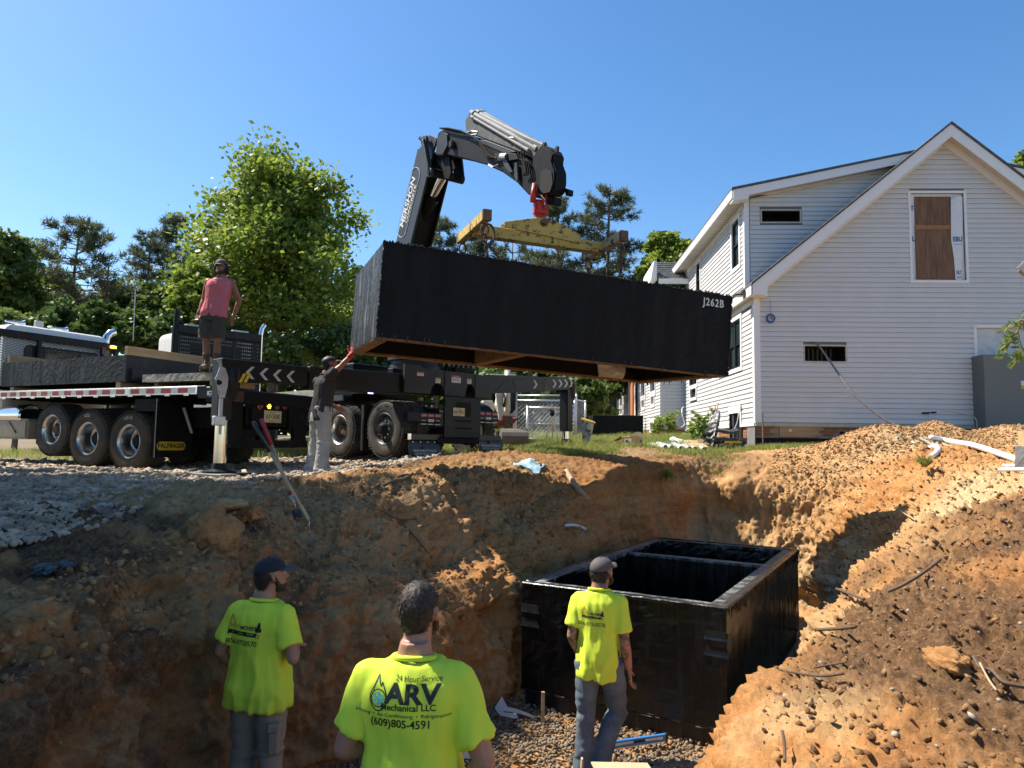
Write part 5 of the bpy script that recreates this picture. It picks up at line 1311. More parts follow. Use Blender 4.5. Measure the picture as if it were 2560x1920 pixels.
u = fs(126, 912)[0]-ls0[0]; sc.bar((u, .003, .32), (u-.32, .003, .12), .010, .004, (0, 1, 0)); sc.bar((u-.05, .003, .33), (u-.36, .003, .10), .006, .004, (0, 1, 0))
tag(obj('scrape_mark', sc, mat('scrape_grey', (.13, .125, .115), .9), lid), kind='stuff')
ins = box_part(lid, 'knockout_box', (-.06, -.75, .02), (.0, -.06, .24), M_plastic_bk, .02)
def timber(label, p0, p1, w, h, m=M_lumber, group='timbers packing the flatbed load'):
    p0, p1 = Vector(p0), Vector(p1); d = (p1-p0); L = d.length; a = math.atan2(d.y, d.x); el = math.asin(d.z/L)
    t = thing('timber', label, 'timber', (p0.x, p0.y, p0.z), 0, group, (Matrix.Rotation(a, 3, 'Z') @ Matrix.Rotation(-el, 3, 'Y')).to_quaternion())
    obj('beam', MB().span((0, -w/2, 0), (L, w/2, h)), m, t, bevel=.004)
    obj('end_grain', MB().span((-.002, -w/2+.004, .004), (0, w/2-.004, h-.004)), M_lumber_end, t)
    return t
W = lambda x, y, z: LM @ Vector((x, y, z))
tz = ls0[1]
timber('long yellow timber lying across the rear top of the black tank lid', W(ls0[0]+.06, 1.22, tz+.004), W(ls0[0]+.06, -1.45, tz+.0), .09, .155)
timber('timber on the front end of the black lid, before the mesh rack', W(ls1[0]-.10, 1.2, lb1[1]+hA+.005), W(ls1[0]-.10, -1.2, lb1[1]+hA+.005), .09, .15)
timber('timber packer under the rear corner of the black lid', W(ls0[0]+.22, 1.22, BZ+.012), W(ls0[0]+.22, -1.1, BZ+.012), .12, lb0[1]-BZ-.014)
timber('timber packer under the front end of the black lid', W(ls1[0]-.3, 1.22, BZ+.012), W(ls1[0]-.3, -1.1, BZ+.012), .12, lb1[1]-BZ-.02)
s0 = fs(350, 939); s1 = fs(537, 929); b1 = fs(537, 949)
slab = thing('concrete_slab', 'pale raw concrete slab on the flatbed under the man in the pink shirt', 'slab', W(s1[0], 1.2, b1[1]), TA)
SLL = s0[0]-s1[0]; sh = s1[1]-b1[1]
ragged(obj('slab_body', MB().span((0, -.9, 0), (SLL, 0, sh)), M_conc, slab), .004, 20, 5, 4)
SLABTOP = s1[1]
timber('timber packer under the pale concrete slab near the outrigger', W(s1[0]+.12, 1.18, BZ+.012), W(s1[0]+.12, .3, BZ+.012), .11, b1[1]-BZ-.014)
timber('timber packer under the far end of the pale concrete slab', W(s0[0]-.1, 1.0, BZ+.012), W(s0[0]-.1, .3, BZ+.012), .11, b1[1]-BZ-.014)

# ================================================================== crane truck, seen from behind
KA = R(137.0); KF = Vector((math.cos(KA), math.sin(KA), 0)); KN = Vector((-KF.y, KF.x, 0))
cc = P(1017, 1000, 12.75); KO = Vector((cc.x, cc.y, 0))-KN*1.2; KO.z = .10
kt = thing('crane_truck', 'black flatbed crane truck seen from behind with raised boom and outriggers out', 'truck', KO, KA)
KM = Matrix.Translation(KO) @ Matrix.Rotation(KA, 4, 'Z'); KI = KM.inverted()
def kr(x, y, lx=0.0): q = KI @ PN(x, y, KM @ Vector((lx, 0, 0)), KF); return q.y, q.z
def ks(x, y, ly=1.2): q = KI @ PN(x, y, KM @ Vector((0, ly, 0)), KN); return q.x, q.z
GZ = -KO.z
for y in (-.42, .42): box_part(kt, 'chassis_rail', (.05, y-.05, .78), (11.5, y+.05, 1.10), M_black_flat)
# wheels
wc = [ks(960, 1072), ks(848, 1079)]
def kwheel(u, z, y, out, rim): return wheel(kt, (u, y, z), .525, .30, (0, out, 0), rim)
w = kwheel(wc[0][0], wc[0][1], 1.2, 1, 'steel'); arc_text(w, (wc[0][0], 1.2, wc[0][1]), (0, 1, 0), (0, 0, 1), .43, 'Conti HSR 3', .06, 0, M_ink, .022)
kwheel(max(wc[1][0], wc[0][0]+1.32), wc[0][1]-.02, 1.2, 1, 'alu')
for u in (wc[0][0], max(wc[1][0], wc[0][0]+1.32)):
    kwheel(u, wc[0][1], -1.2, -1, 'steel'); kwheel(u, wc[0][1], .86, 1, 'alu')
    obj('axle', MB().tube([(u, -1, wc[0][1]), (u, 1, wc[0][1])], .08, 10), M_black_flat, kt)
kwheel(9.3, wc[0][1], 1.1, 1, 'steel'); kwheel(9.3, wc[0][1], -1.1, -1, 'steel')
# panel between the axles with tool rack
pu = (wc[0][0]+max(wc[1][0], wc[0][0]+1.32))/2
tp_ = box_part(kt, 'tool_panel', (pu-.06, .55, .30), (pu-.02, 1.22, 1.15), M_black_flat, .004)
obj('panel_trim', MB().span((pu-.075, 1.19, .28), (pu-.06, 1.225, 1.15)), M_steel, tp_)
sg = box_part(tp_, 'tool_sign', (pu-.075, .75, .35), (pu-.062, 1.05, .92), M_grey_white, .0)
for z in (.42, .72): obj('sign_patch', MB().span((pu-.079, .79, z), (pu-.076, 1.01, z+.16)), mat('maroon', (.16, .02, .02), .6), sg)
for i, s in enumerate(('FABRICATION LLC', 'CUSTOM TRUCK BODIES', '610-292-1980')): text('lettering', s, .035, M_white_ink, tp_, frame4((pu-.081, .9, .36-.045*i), (0, -1, 0), (0, 0, 1)), .0008, sx=.8)
# rear bumper, lamp panels, mud flaps
for i, (px0, px1, py0, py1) in enumerate(((1017, 1099, 1029, 1057), (1192.5, 1241, 1026.5, 1053))):
    a, b = kr(px0, py0), kr(px1, py1)
    lp = box_part(kt, 'lamp_panel', (-.04, b[0], b[1]), (.02, a[0], a[1]), M_black, .008)
    n3 = 3; x0 = a[0]-(.0 if i else .36*(a[0]-b[0])); ww = (x0-b[0])/3
    for k in range(3):
        yc = x0-ww*(k+.5)
        obj('lamp', MB().box((-.045, yc, a[1]-.055), (.02, ww*.84, .062)), M_red_lens, lp, bevel=.012)
        obj('reverse_lamp', MB().box((-.045, yc, a[1]-.145), (.02, ww*(.84 if k == 1 else .6), .055 if k == 1 else .018)), M_grey_white, lp, bevel=.006)
        obj('step_light', MB().box((-.03, yc, b[1]-.035), (.02, ww*.8, .02)), M_grey_white, lp)
ga, gb = kr(1104, 991), kr(1192, 1095)
gp = box_part(kt, 'rear_door', (-.10, gb[0], gb[1]), (-.05, ga[0], ga[1]), M_black, .006)
for z in (gb[1]+.18, gb[1]+.32): obj('door_slot', MB().box((-.103, (ga[0]+gb[0])/2-.02, z), (.02, .42, .035)), M_void, gp, bevel=.01)
obj('plate_recess', MB().span((-.102, kr(1166, 0)[0] if False else kr(1168, 1040)[0], kr(1168, 1042)[1]), (-.09, kr(1131, 1040)[0], kr(1131, 1005)[1])), M_void, gp)
y, z = kr(1146.7, 1030, -.1); number_plate(kt, -.106, y, z, .30, .155, 'AX•787U', 0, 'New Jersey')
ba, bb = kr(1020, 1084), kr(1098, 1101); bc, bd2 = kr(1192, 1074), kr(1250, 1091)
bp = box_part(kt, 'bumper', (-.02, bb[0], bb[1]), (.12, ba[0], ba[1]), mat('bronze_grey', (.045, .036, .028), .35, var=.1), .01); obj('bumper_end', MB().span((-.03, ba[0]-.06, bb[1]), (.13, ba[0]+.02, ba[1]+.01)), M_chrome, bp, bevel=.01)
box_part(kt, 'bumper', (-.02, bd2[0], bb[1]), (.12, bc[0], ba[1]), MATS['bronze_grey'], .01)
box_part(kt, 'bumper', (-.03, gb[0]-.05, gb[1]-.12), (.12, ga[0]+.1, gb[1]), M_black_flat, .01)
def mud_flap(px0, px1, py0, py1):
    a, b = kr(px0, py0, .02), kr(px1, py1, .02); H = a[1]-b[1]; yc = (a[0]+b[0])/2
    rows = 8; cols = 8; V = []; F = []
    for r_ in range(rows+1):
        for c_ in range(cols+1):
            s = r_/rows; t = c_/cols; fl = 1+.10*math.sin(s*PI*1.1)*(1 if s < .6 else .6)
            V.append((.02-.05*math.sin(s*2.4)+.02*math.sin(t*PI), yc+(.5-t)*(a[0]-b[0])*fl, a[1]-H*s))
    n = len(V); V += [(x+.012, y, z) for x, y, z in V]
    for r_ in range(rows):
        for c_ in range(cols):
            i = r_*(cols+1)+c_; F += [(i, i+1, i+cols+2, i+cols+1), (n+i, n+i+cols+1, n+i+cols+2, n+i+1)]
    for r_ in range(rows): F += [(r_*(cols+1), (r_+1)*(cols+1), n+(r_+1)*(cols+1), n+r_*(cols+1)), (r_*(cols+1)+cols, n+r_*(cols+1)+cols, n+(r_+1)*(cols+1)+cols, (r_+1)*(cols+1)+cols)]
    for c_ in range(cols): F += [(c_, n+c_, n+c_+1, c_+1), (rows*(cols+1)+c_, rows*(cols+1)+c_+1, n+rows*(cols+1)+c_+1, n+rows*(cols+1)+c_)]
    f = obj('mud_flap', MB().add(V, F), M_plastic_bk, kt, smooth='auto')
    for k in range(4): obj('bolt', MB().ball((.005, yc+(.38-.25*k)*(a[0]-b[0]), a[1]-.04), .016, 8, 5), M_chrome, f)
    for i, (s, sz, q) in enumerate((('PENN FABRICATION LLC', .062, .50), ('CUSTOM TRUCK BODIES', .055, .64), ('610-292-1980', .060, .77), ('WWW.PENNFABRICATIONLLC.COM', .034, .89))):
        x = .02-.05*math.sin(q*2.4)-.0
        text('lettering', s, sz, M_white_ink, f, frame4((x-.008, yc, a[1]-H*q), (0, -1, 0), (.05*2.4*math.cos(q*2.4)/H, 0, 1)), .001, sx=.80 if i != 2 else .95, bold=.0008)
    lg = obj('flap_logo', MB().prism([(0, yc+.03, a[1]-.10), (0, yc+.05, a[1]-.17), (0, yc-.02, a[1]-.19), (0, yc-.05, a[1]-.29), (0, yc-.06, a[1]-.12)], (-.028, 0, 0), (-.024, 0, 0)), mat('logo_rust', (.16, .05, .03), .6), f)
mud_flap(1022, 1093, 1099, 1154); mud_flap(1196, 1250, 1088, 1140)
obj('fender', MB().loft([[(wc[0][0]+math.cos(a)*rr, y, wc[0][1]+math.sin(a)*rr) for a in [R(20)+R(140)*k/10 for k in range(11)]]+[(wc[0][0]+math.cos(a)*(rr-.03), y, wc[0][1]+math.sin(a)*(rr-.03)) for a in [R(160)-R(140)*k/10 for k in range(11)]] for y, rr in ((-.8, .60), (-1.25, .60))]), M_black, kt)
# flatbed and cab with perforated headache rack far ahead
KB = 1.36
box_part(kt, 'bed', (2.0, -1.22, KB-.08), (9.9, 1.22, KB), M_black_flat); obj('bed_edge', MB().span((2.0, 1.20, KB-.10), (9.9, 1.235, KB+.01)), M_alu, kt)
ra_, rb_ = kr(421, 817, 10.2), kr(654, 860, 10.2)
rkx = 10.2; rw = 1.24; rtop = kr(540, 823, rkx)[1]
rk = obj('headache_rack', ring(MB(), 'v', 0, -rw+.07, rw-.07, KB+.02, rtop-.28, .07, .0, .06), M_black, kt)
for v in rk.data.vertices: v.co.x += rkx
obj('rack_top', MB().span((rkx-.06, -rw, rtop-.28), (rkx, rw, rtop)), M_black, rk)
ps = MB(); nyy, nzz = 40, 18; z0_, z1_ = KB+.05, rtop-.28
cy_ = (2*rw-.14)/nyy; cz_ = (z1_-z0_)/nzz
for i in range(nyy+1): ps.span((rkx-.035, -rw+.07+i*cy_-cy_*.28, z0_), (rkx-.029, -rw+.07+i*cy_+cy_*.28, z1_))
for j in range(nzz+1): ps.span((rkx-.031, -rw+.07, z0_+j*cz_-cz_*.30), (rkx-.025, rw-.07, z0_+j*cz_+cz_*.30))
tag(obj('perforated_sheet', ps, M_black, rk), kind='stuff')
for y in (-.42, .42): obj('rack_post', MB().span((rkx-.05, y-.05, KB), (rkx, y+.05, rtop-.28)), M_black, rk)
cb_ = obj('cab', MB().loft([[(rkx+.25+d, y, z) for y, z in rrect(-1.1+e, 1.1-e, .9, rtop-.10-e, .22)] for d, e in ((0, .05), (.05, 0), (1.4, 0), (1.7, .15))]), M_white_paint, kt, smooth='auto')
obj('rear_window', MB().prism([(rkx+.24, y, z) for y, z in rrect(-.75, .75, rtop-.95, rtop-.42, .08)], (-.004, 0, 0), (.01, 0, 0)), M_glass, cb_)
for px, m in ((500, M_grey_white), (600, M_amber)):
    y, z = kr(px, 812, rkx+.6); obj('light_bar', MB().box((rkx+.6, y, rtop+.10), (.16, .85 if px == 500 else .5, .07)), M_grey_white, kt, bevel=.015)
obj('exhaust_stack', MB().tube([(rkx+.05, 1.26, .9), (rkx+.05, 1.26, rtop+.10), (rkx+.05, 1.24, rtop+.42)], .075, 12).tube([(rkx+.05, 1.26, KB), (rkx+.05, 1.26, rtop-.1)], .10, 12), M_black, kt, smooth='auto')
obj('exhaust_stack', MB().tube([(rkx+.05, -1.26, .9), (rkx+.05, -1.26, rtop), (rkx+.05, -1.30, rtop+.2), (rkx+.05, -1.38, rtop+.32)], .07, 12), M_chrome, kt, smooth='auto')
for k in range(8): obj('stack_guard', MB().box((rkx-.01, 1.28, KB+.12+k*.10), (.02, .16, .05)), M_chrome, kt)
obj('aerial', MB().tube([(rkx+.8, 2.1, rtop-.5), (rkx+.8, 2.12, rtop+.95)], .012, 5), M_steel, kt)
# a raw slab lies on the bed
lsb = thing('bed_slab', 'flat pale slab lying on the crane truck bed behind the outrigger beam', 'slab', KM @ Vector((3.2, .9, KB+.03)), KA)
ragged(obj('slab_body', MB().span((0, -1.9, 0), (4.4, .2, .14)), M_conc, lsb), .004, 16, 4, 3)
for k in (0.4, 3.7): obj('packer', MB().span((k, -1.8, -.03), (k+.1, .1, 0)), M_lumber, lsb)
# side lockers behind the beam
lk = kr(885, 890, 2.2)
box_part(kt, 'locker', (1.9, -.3, KB), (3.0, 1.05, KB+.62), M_black, .02); obj('locker_lid', MB().span((1.88, -.32, KB+.62), (3.02, 1.07, KB+.66)), mat('navy_lid', (.012, .018, .03), .35), kt, bevel=.01)
box_part(kt, 'locker', (1.2, .35, KB+.02), (1.85, 1.15, KB+.38), M_dark_grey, .015)
# ---- outriggers
bzl = (kr(700, 906, .32)[1]+kr(960, 930, .32)[1])/2
fz0, fz1 = kr(1100, 987, .1)[1], kr(1100, 921, .1)[1]
BX0, BX1 = .18, .52
fl_, fr__ = kr(1005, 950, BX0)[0], kr(1222, 950, BX0)[0]
# middle frame with arched cutouts
arch = []
def frame_poly():
    y0, y1 = fr__, fl_
    pts = [(y1, fz1+.02), (y1, fz0), (kr(1076, 990, .1)[0], fz0)]
    ca, cb2 = kr(1076, 990, .1)[0], kr(1112, 990, .1)[0]; h = kr(1094, 958, .1)[1]
    pts += [((ca+cb2)/2+math.cos(a)*(ca-cb2)/2, fz0+math.sin(a)*(h-fz0)) for a in [PI*k/8 for k in range(1, 8)]] + [(cb2, fz0)]
    ca, cb2 = kr(1163, 990, .1)[0], kr(1188, 990, .1)[0]; h = kr(1175, 960, .1)[1]
    pts += [(ca, fz0)]+[((ca+cb2)/2+math.cos(a)*(ca-cb2)/2, fz0+math.sin(a)*(h-fz0)) for a in [PI*k/8 for k in range(1, 8)]]+[(cb2, fz0), (y0, fz0), (y0, fz1-.04), (kr(1060, 925, .1)[0], fz1-.03), (kr(1050, 918, .1)[0], fz1+.02)]
    return pts
mf = obj('crane_frame', MB().prism([(0, y, z) for y, z in frame_poly()], (.10, 0, 0), (.16, 0, 0)), M_dark_grey, kt)
box_part(mf, 'frame_back', (.45, fr__, fz0+.02), (.62, fl_, fz1-.04), M_black_flat, .01)
for px in (1112, 1188): y = kr(px, 960, .1)[0]; obj('weld_edge', MB().span((.085, y-.012, fz0+.02), (.10, y+.004, fz1-.05)), M_grey_light, mf)
def decal(parent, x, px, py, w, h, top, words):
    y, z = kr(px, py, x); d = obj('warning_label', MB().box((x-.002, y, z), (.004, w, h)), M_white_tape, parent)
    obj('label_band', MB().box((x-.0045, y, z+h*.36), (.003, w, h*.26)), top, d)
    if words: text('lettering', words, h*.2, M_ink if top is M_yellow else M_white_ink, d, frame4((x-.0065, y, z+h*.36), (0, -1, 0), (0, 0, 1)), .0005)
    for k in range(3): obj('label_line', MB().box((x-.0045, y+w*.05, z+h*(.10-.16*k)), (.002, w*.8, h*.05)), M_ink, d)
decal(mf, .098, 1140.5, 948, .24, .14, M_red_ink, 'DANGER'); decal(mf, .098, 1095, 951, .125, .10, M_yellow, 'WARNING'); decal(mf, .098, 1173, 953, .115, .10, M_yellow, 'WARNING'); decal(mf, .098, 1051, 934.5, .16, .075, M_red_ink, '')
# beams
eL = kr(553, 930, .32)[0]; eR = kr(1398, 960, .32)[0]
zl0, zl1 = kr(640, 955, BX0)[1], kr(640, 902, BX0)[1]
def beam(parent, name, y0, y1, za0, za1, zb0, zb1, x0, x1, m, bev=.012):
    return obj(name, MB().hexa([(x0, y0, za0), (x1, y0, za0), (x1, y1, zb0), (x0, y1, zb0), (x0, y0, za1), (x1, y0, za1), (x1, y1, zb1), (x0, y1, zb1)]), m, parent, bevel=bev)
zi0, zi1 = kr(1000, 983, BX0)[1], kr(1000, 932, BX0)[1]
ym = kr(775, 940, BX0)[0]
bl = beam(kt, 'outrigger_beam', fl_-.25, ym, zi0, zi1, kr(775, 972, BX0)[1], kr(775, 915, BX0)[1], BX0, BX1+.04, M_black)
be = beam(kt, 'outrigger_extension', ym+.02, eL+.05, kr(770, 965, BX0)[1]+.01, kr(770, 914, BX0)[1]-.015, zl0+.0, zl1, BX0+.02, BX1, M_black)
def chevrons(parent, x, pts, h, flip, m=M_grey_white, w=.10):
    for px, py in pts:
        y, z = kr(px, py, x); s = 1 if flip else -1
        q = [(y, z+h/2), (y-s*w*.55, z+h/2), (y-s*(w*.55+.09)+.0, z), (y-s*w*.55, z-h/2), (y, z-h/2), (y-s*.09, z)]
        q = [(yy if flip else yy, zz) for yy, zz in q]
        obj('chevron', MB().add([(x-.003, a, b) for a, b in q]+[(x, a, b) for a, b in q], [(0,1,2,5), (5,2,3,4), (11,8,7,6), (10,9,8,11), (0,6,7,1), (1,7,8,2), (2,8,9,3), (3,9,10,4), (4,10,11,5), (5,11,6,0)]), m, parent)
ch = .185
chevrons(be, BX0+.017, [(650.5-14, 932.5), (684-13, 936), (716-12, 939), (749-12, 942)], ch, False)
chevrons(bl, BX0-.003, [(843-10, 951)], ch, False)
for k in range(2): y, z = kr(606+k*12, 945, BX0+.02); obj('hazard_stripe', MB().prism([(0, y+.06, z-.07), (0, y+.01, z-.07), (0, y-.06, z+.07), (0, y-.01, z+.07)], (BX0+.013, 0, 0), (BX0+.0175, 0, 0)), M_yellow, be)
y, z = kr(1016, 958, BX0-.01); obj('arrow_mark', MB().prism([(0, y+.05, z+.05), (0, y+.05, z-.05), (0, y-.05, z)], (BX0-.006, 0, 0), (BX0-.002, 0, 0)), M_yellow, bl)
obj('marker_led', MB().box((BX0+.02, *kr(928, 983, BX0)), (.02, .10, .018)), mat('violet_led', (.5, .45, .9), .3, emit=(.6, .5, 1), estr=2), bl)
# right beam
yr = kr(1345, 960, BX0)[0]
br = beam(kt, 'outrigger_beam', fr__+.15, yr, kr(1226, 985, BX0)[1], kr(1222, 938, BX0)[1], kr(1345, 980, BX0)[1], kr(1345, 940, BX0)[1], BX0, BX1+.04, M_dark_grey)
bx = beam(kt, 'outrigger_extension', yr-.01, eR-.22, kr(1345, 979, BX0)[1]+.02, kr(1345, 940, BX0)[1]-.02, kr(1430, 975, BX0)[1], kr(1430, 943, BX0)[1], BX0+.02, BX1, M_dark_grey)
chevrons(br, BX0-.003, [(1321+12, 960.5)], ch, True); chevrons(bx, BX0+.017, [(1370+11, 959), (1385+11, 958.5), (1399+11, 958), (1413+10, 957)], ch, True)
y, z = kr(1432, 966, BX0); obj('hazard_stripe', MB().prism([(0, y+.08, z+.08), (0, y+.02, z+.08), (0, y-.08, z-.08), (0, y-.02, z-.08)], (BX0+.013, 0, 0), (BX0+.0175, 0, 0)), M_yellow, bx)
rbg = MB()
for pts in (((1238, 978), (1262, 955), (1276, 950)), ((1282, 948), (1290, 975)), ((1282, 948), (1325, 946)), ((1362, 972), (1361, 952), (1378, 944))):
    rbg.tube([(BX0-.002, *kr(px, py, BX0-.002)) for px, py in pts], .006, 5)
obj('cable_run', rbg, M_grey_light, br)
def leg(ly, label_pads, ztop, near):
    gz = zg(*(KM @ Vector((.35, ly, 0))).xy)+GZ+0.0
    lg = box_part(kt, 'outrigger_leg', (.22, ly-.10, .75), (.46, ly+.12, ztop+.05), M_black, .02)
    obj('leg_head', MB().loft([[(.36+math.cos(a)*s, ly-.10+math.sin(a)*s*.8, z) for a in [2*PI*k/14 for k in range(14)]] for z, s in ((ztop-.50, .11), (ztop-.32, .18), (ztop-.08, .20), (ztop+.04, .16), (ztop+.08, .08))]), M_black, lg, smooth='auto')
    obj('leg_rod', MB().tube([(.34, ly, .76), (.34, ly, gz+.12)], .092, 20), M_chrome, lg, smooth='auto')
    obj('foot_plate', MB().lathe([(.24, 0), (.24, .02), (.12, .05), (.10, .14), (.0, .14)], (.34, ly, gz+.075), (0, 0, 1), 20), M_black, lg, smooth='auto')
    return lg, gz
lgL, gzL = leg(eL-.05, '', zl1-.12, True); lgR, gzR = leg(eR-.30, '', kr(1430, 945, BX0)[1]-.1, False)
# pale sheet-steel face of the near leg, with its eye cut out
yb = eL-.05
fp2 = [(536, 900), (547.5, 900), (550, 918), (558, 922), (565, 945), (563, 966), (556, 995), (543, 995), (537, 962), (531.5, 948), (538, 936), (544, 918)]
xF = .20
face = obj('leg_face', MB().add([(xF-.02, *kr(a, b, xF)) for a, b in fp2]+[(xF, *kr(a, b, xF)) for a, b in fp2], [tuple(range(12)), tuple(range(12, 24))[::-1]]+[(k, (k+1) % 12, 12+(k+1) % 12, 12+k) for k in range(12)]), mat('zinc_face', (.36, .37, .38), .4, .5, var=.25, scale=9, rvar=.15), lgL)
for v in face.data.vertices: v.co.x -= .06
ey = [(541, 952), (547, 949), (554, 953), (556, 958), (549, 963), (542, 961)]
obj('leg_eye', MB().prism([(0, *kr(a, b, xF-.08)) for a, b in ey], (xF-.085, 0, 0), (xF-.078, 0, 0)), M_void, face)
ax_ = kr(552, 1010, .1);
obj('hand_jack', MB().tube([(.10, ax_[0], kr(552, 996, .1)[1]), (.10, ax_[0], kr(552, 1044, .1)[1])], .03, 10).tube([(.08, ax_[0]+.0, kr(550, 1060, .1)[1]), (.08, ax_[0], kr(550, 1086, .1)[1])], .022, 8), M_grey_white, lgL)
obj('valve_block', MB().box((.09, kr(546, 1052, .1)[0], kr(546, 1052, .1)[1]), (.10, .17, .14)), M_steel, lgL, bevel=.012)
pdl = thing('outrigger_pad', 'grey timber pad under the outrigger foot on the gravel', 'pad', KM @ Vector((.34, eL-.05, gzL)), KA+.15, 'pads under the outrigger feet')
pdl['label'] = 'dark plank pad under the near outrigger foot on the gravel'
obj('plank', MB().span((-.5, .0, 0), (.35, .30, .07)), M_grey_cab, pdl, bevel=.006); obj('plank', MB().span((-.28, -.36, 0), (.5, -.01, .072)), M_black_flat, pdl, bevel=.006)
pdr = thing('outrigger_pad', 'grey plank pad under the far outrigger foot on the grass', 'pad', KM @ Vector((.34, eR-.30, gzR)), KA+.5, 'pads under the outrigger feet')
obj('plank', MB().span((-.5, .0, 0), (.5, .34, .07)), M_grey_cab, pdr, bevel=.006); obj('plank', MB().span((-.6, -.36, 0), (.45, -.01, .072)), mat('pad_grey', (.10, .10, .10), .7), pdr, bevel=.006)
# ---- turret, main boom, cylinder, folded jib
TC = KI @ P(1040, 905, 14.1)
tz0 = fz1-.1
tur = obj('turret', MB().lathe([(.52, tz0), (.52, tz0+.18), (.50, tz0+.20), (.50, tz0+.27), (.56, tz0+.29), (.56, tz0+.42), (.44, tz0+.45), (.44, tz0+.62)], (TC.x, TC.y, 0), (0, 0, 1), 32), M_grey_light, kt, smooth='auto')
obj('turret_column', MB().lathe([(.36, tz0+.6), (.34, tz0+1.3), (.26, tz0+1.9)], (TC.x, TC.y, 0), (0, 0, 1), 24), M_crane_black, tur, smooth='auto')
hz = MB(); rr2 = random.Random(3)
for k in range(9):
    y = TC.y-.3-k*.12; hz.tube([(.55, y, fz1-.1), (.45, y+rr2.uniform(-.05, .05), fz1+.12), (.6, y+rr2.uniform(-.1, .1), fz1+.3)], .022, 6)
tag(obj('hydraulic_hoses', hz, M_plastic_bk, kt), kind='stuff')
vb = box_part(kt, 'valve_bank', (.4, fr__+.25, fz1-.05), (.75, TC.y-.55, fz1+.22), M_black_flat, .02)
for k in range(6): obj('valve_lever', MB().tube([(.39, fr__+.4+k*.13, fz1+.1), (.34, fr__+.4+k*.13, fz1+.28)], .01, 5), M_steel, vb)
# boom plane: from the turret towards the hook
tip = P(1385, 470, 10.45); bw0 = KM @ TC
bd_ = Vector((tip.x-bw0.x, tip.y-bw0.y, 0)).normalized(); bn = Vector((-bd_.y, bd_.x, 0))
BP = Vector((tip.x, tip.y, 0))
def bpt(x, y, off=0.0): return KI @ PN(x, y, BP+bn*off, bn)
bnl = (KI.to_3x3() @ bn)
def plate(parent, name, pts, o0, o1, m, bev=.01, ref=None):
    q = [bpt(a, b, ref if ref is not None else o0) for a, b in pts]; sh = (ref if ref is not None else o0)
    return obj(name, MB().prism(q, bnl*(o0-sh), bnl*(o1-sh)), m, parent, bevel=bev)
# main boom: two side webs, back plate; open towards the cylinder
mbm = plate(kt, 'main_boom', [(985, 640), (1018, 640), (1078, 395), (1092, 345), (1074, 336), (1048, 372)], -.24, -.20, M_grey_light, .004)
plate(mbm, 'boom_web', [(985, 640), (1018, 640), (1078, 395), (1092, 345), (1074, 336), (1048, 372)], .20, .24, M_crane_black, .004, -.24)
plate(mbm, 'boom_back', [(982, 640), (990, 640), (1052, 372), (1044, 372)], -.239, .239, M_grey_light, .002, -.24)
plate(mbm, 'boom_core', [(1000, 640), (1012, 640), (1072, 400), (1056, 395)], -.199, .199, M_black_flat, .002, -.24)
# oval badge and owner's name up the web
def boom_text(s, px, py, size, m, **k):
    a, b = bpt(1000, 580, -.24), bpt(1052, 372, -.24); d = (b-a).normalized(); u = bnl.cross(d).normalized()
    if (u.x*0+u.z) > 0: u = -u
    o = bpt(px, py, -.245); up = d.cross(bnl); up = up if up.z > 0 or True else -up
    return text('lettering', s, size, m, mbm, frame4(o, d, -bnl.cross(d) if False else bnl.cross(d)*-1), .0015, **k)
def boom_frame(px, py):
    a, b = bpt(1000, 580, -.24), bpt(1052, 372, -.24); d = (b-a).normalized(); z = -bnl; yv = z.cross(d); o = bpt(px, py, -.246)
    m = Matrix.Identity(4)
    for i in range(3): m[i][0], m[i][1], m[i][2], m[i][3] = d[i], yv[i], z[i], o[i]
    return m
bfm = boom_frame(1021, 507)
text('lettering', 'MERSHON', .24, M_white_ink, mbm, bfm @ Matrix.Translation((0, .035, 0)), .002, sx=.92, bold=.006)
text('lettering', 'CONCRETE', .12, M_white_ink, mbm, bfm @ Matrix.Translation((0, -.125, 0)), .002, sx=1.25, bold=.002)
ov_ = [(math.cos(a)*.16+(.55 if math.cos(a) > 0 else -.55), math.sin(a)*.215, .001) for a in [2*PI*k/28 for k in range(29)]]
obj('badge_ring', MB().tube([bfm @ Vector(p) for p in ov_], .006, 5), M_white_ink, mbm)
# lift cylinder: barrel, rod, cross pin between the knuckle plates
c0_, c1_, c2_, c3_ = bpt(1022, 620, 0), bpt(1079, 492, 0), bpt(1075, 500, 0), bpt(1108, 440, 0)
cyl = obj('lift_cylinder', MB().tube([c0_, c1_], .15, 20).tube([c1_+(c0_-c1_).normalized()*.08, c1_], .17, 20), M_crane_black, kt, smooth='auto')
obj('cylinder_rod', MB().tube([c2_, c3_], .088, 18), M_chrome, cyl, smooth='auto')
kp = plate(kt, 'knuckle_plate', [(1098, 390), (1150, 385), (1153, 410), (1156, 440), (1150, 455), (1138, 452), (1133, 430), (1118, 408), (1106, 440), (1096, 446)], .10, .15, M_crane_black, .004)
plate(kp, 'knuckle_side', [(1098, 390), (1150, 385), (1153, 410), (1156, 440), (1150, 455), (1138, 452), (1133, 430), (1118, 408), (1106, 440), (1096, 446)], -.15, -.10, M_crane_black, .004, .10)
pa = bpt(1110, 438, 0); obj('cross_pin', MB().tube([pa-bnl*.30, pa+bnl*.42], .085, 16), M_crane_black, kp, smooth='auto')
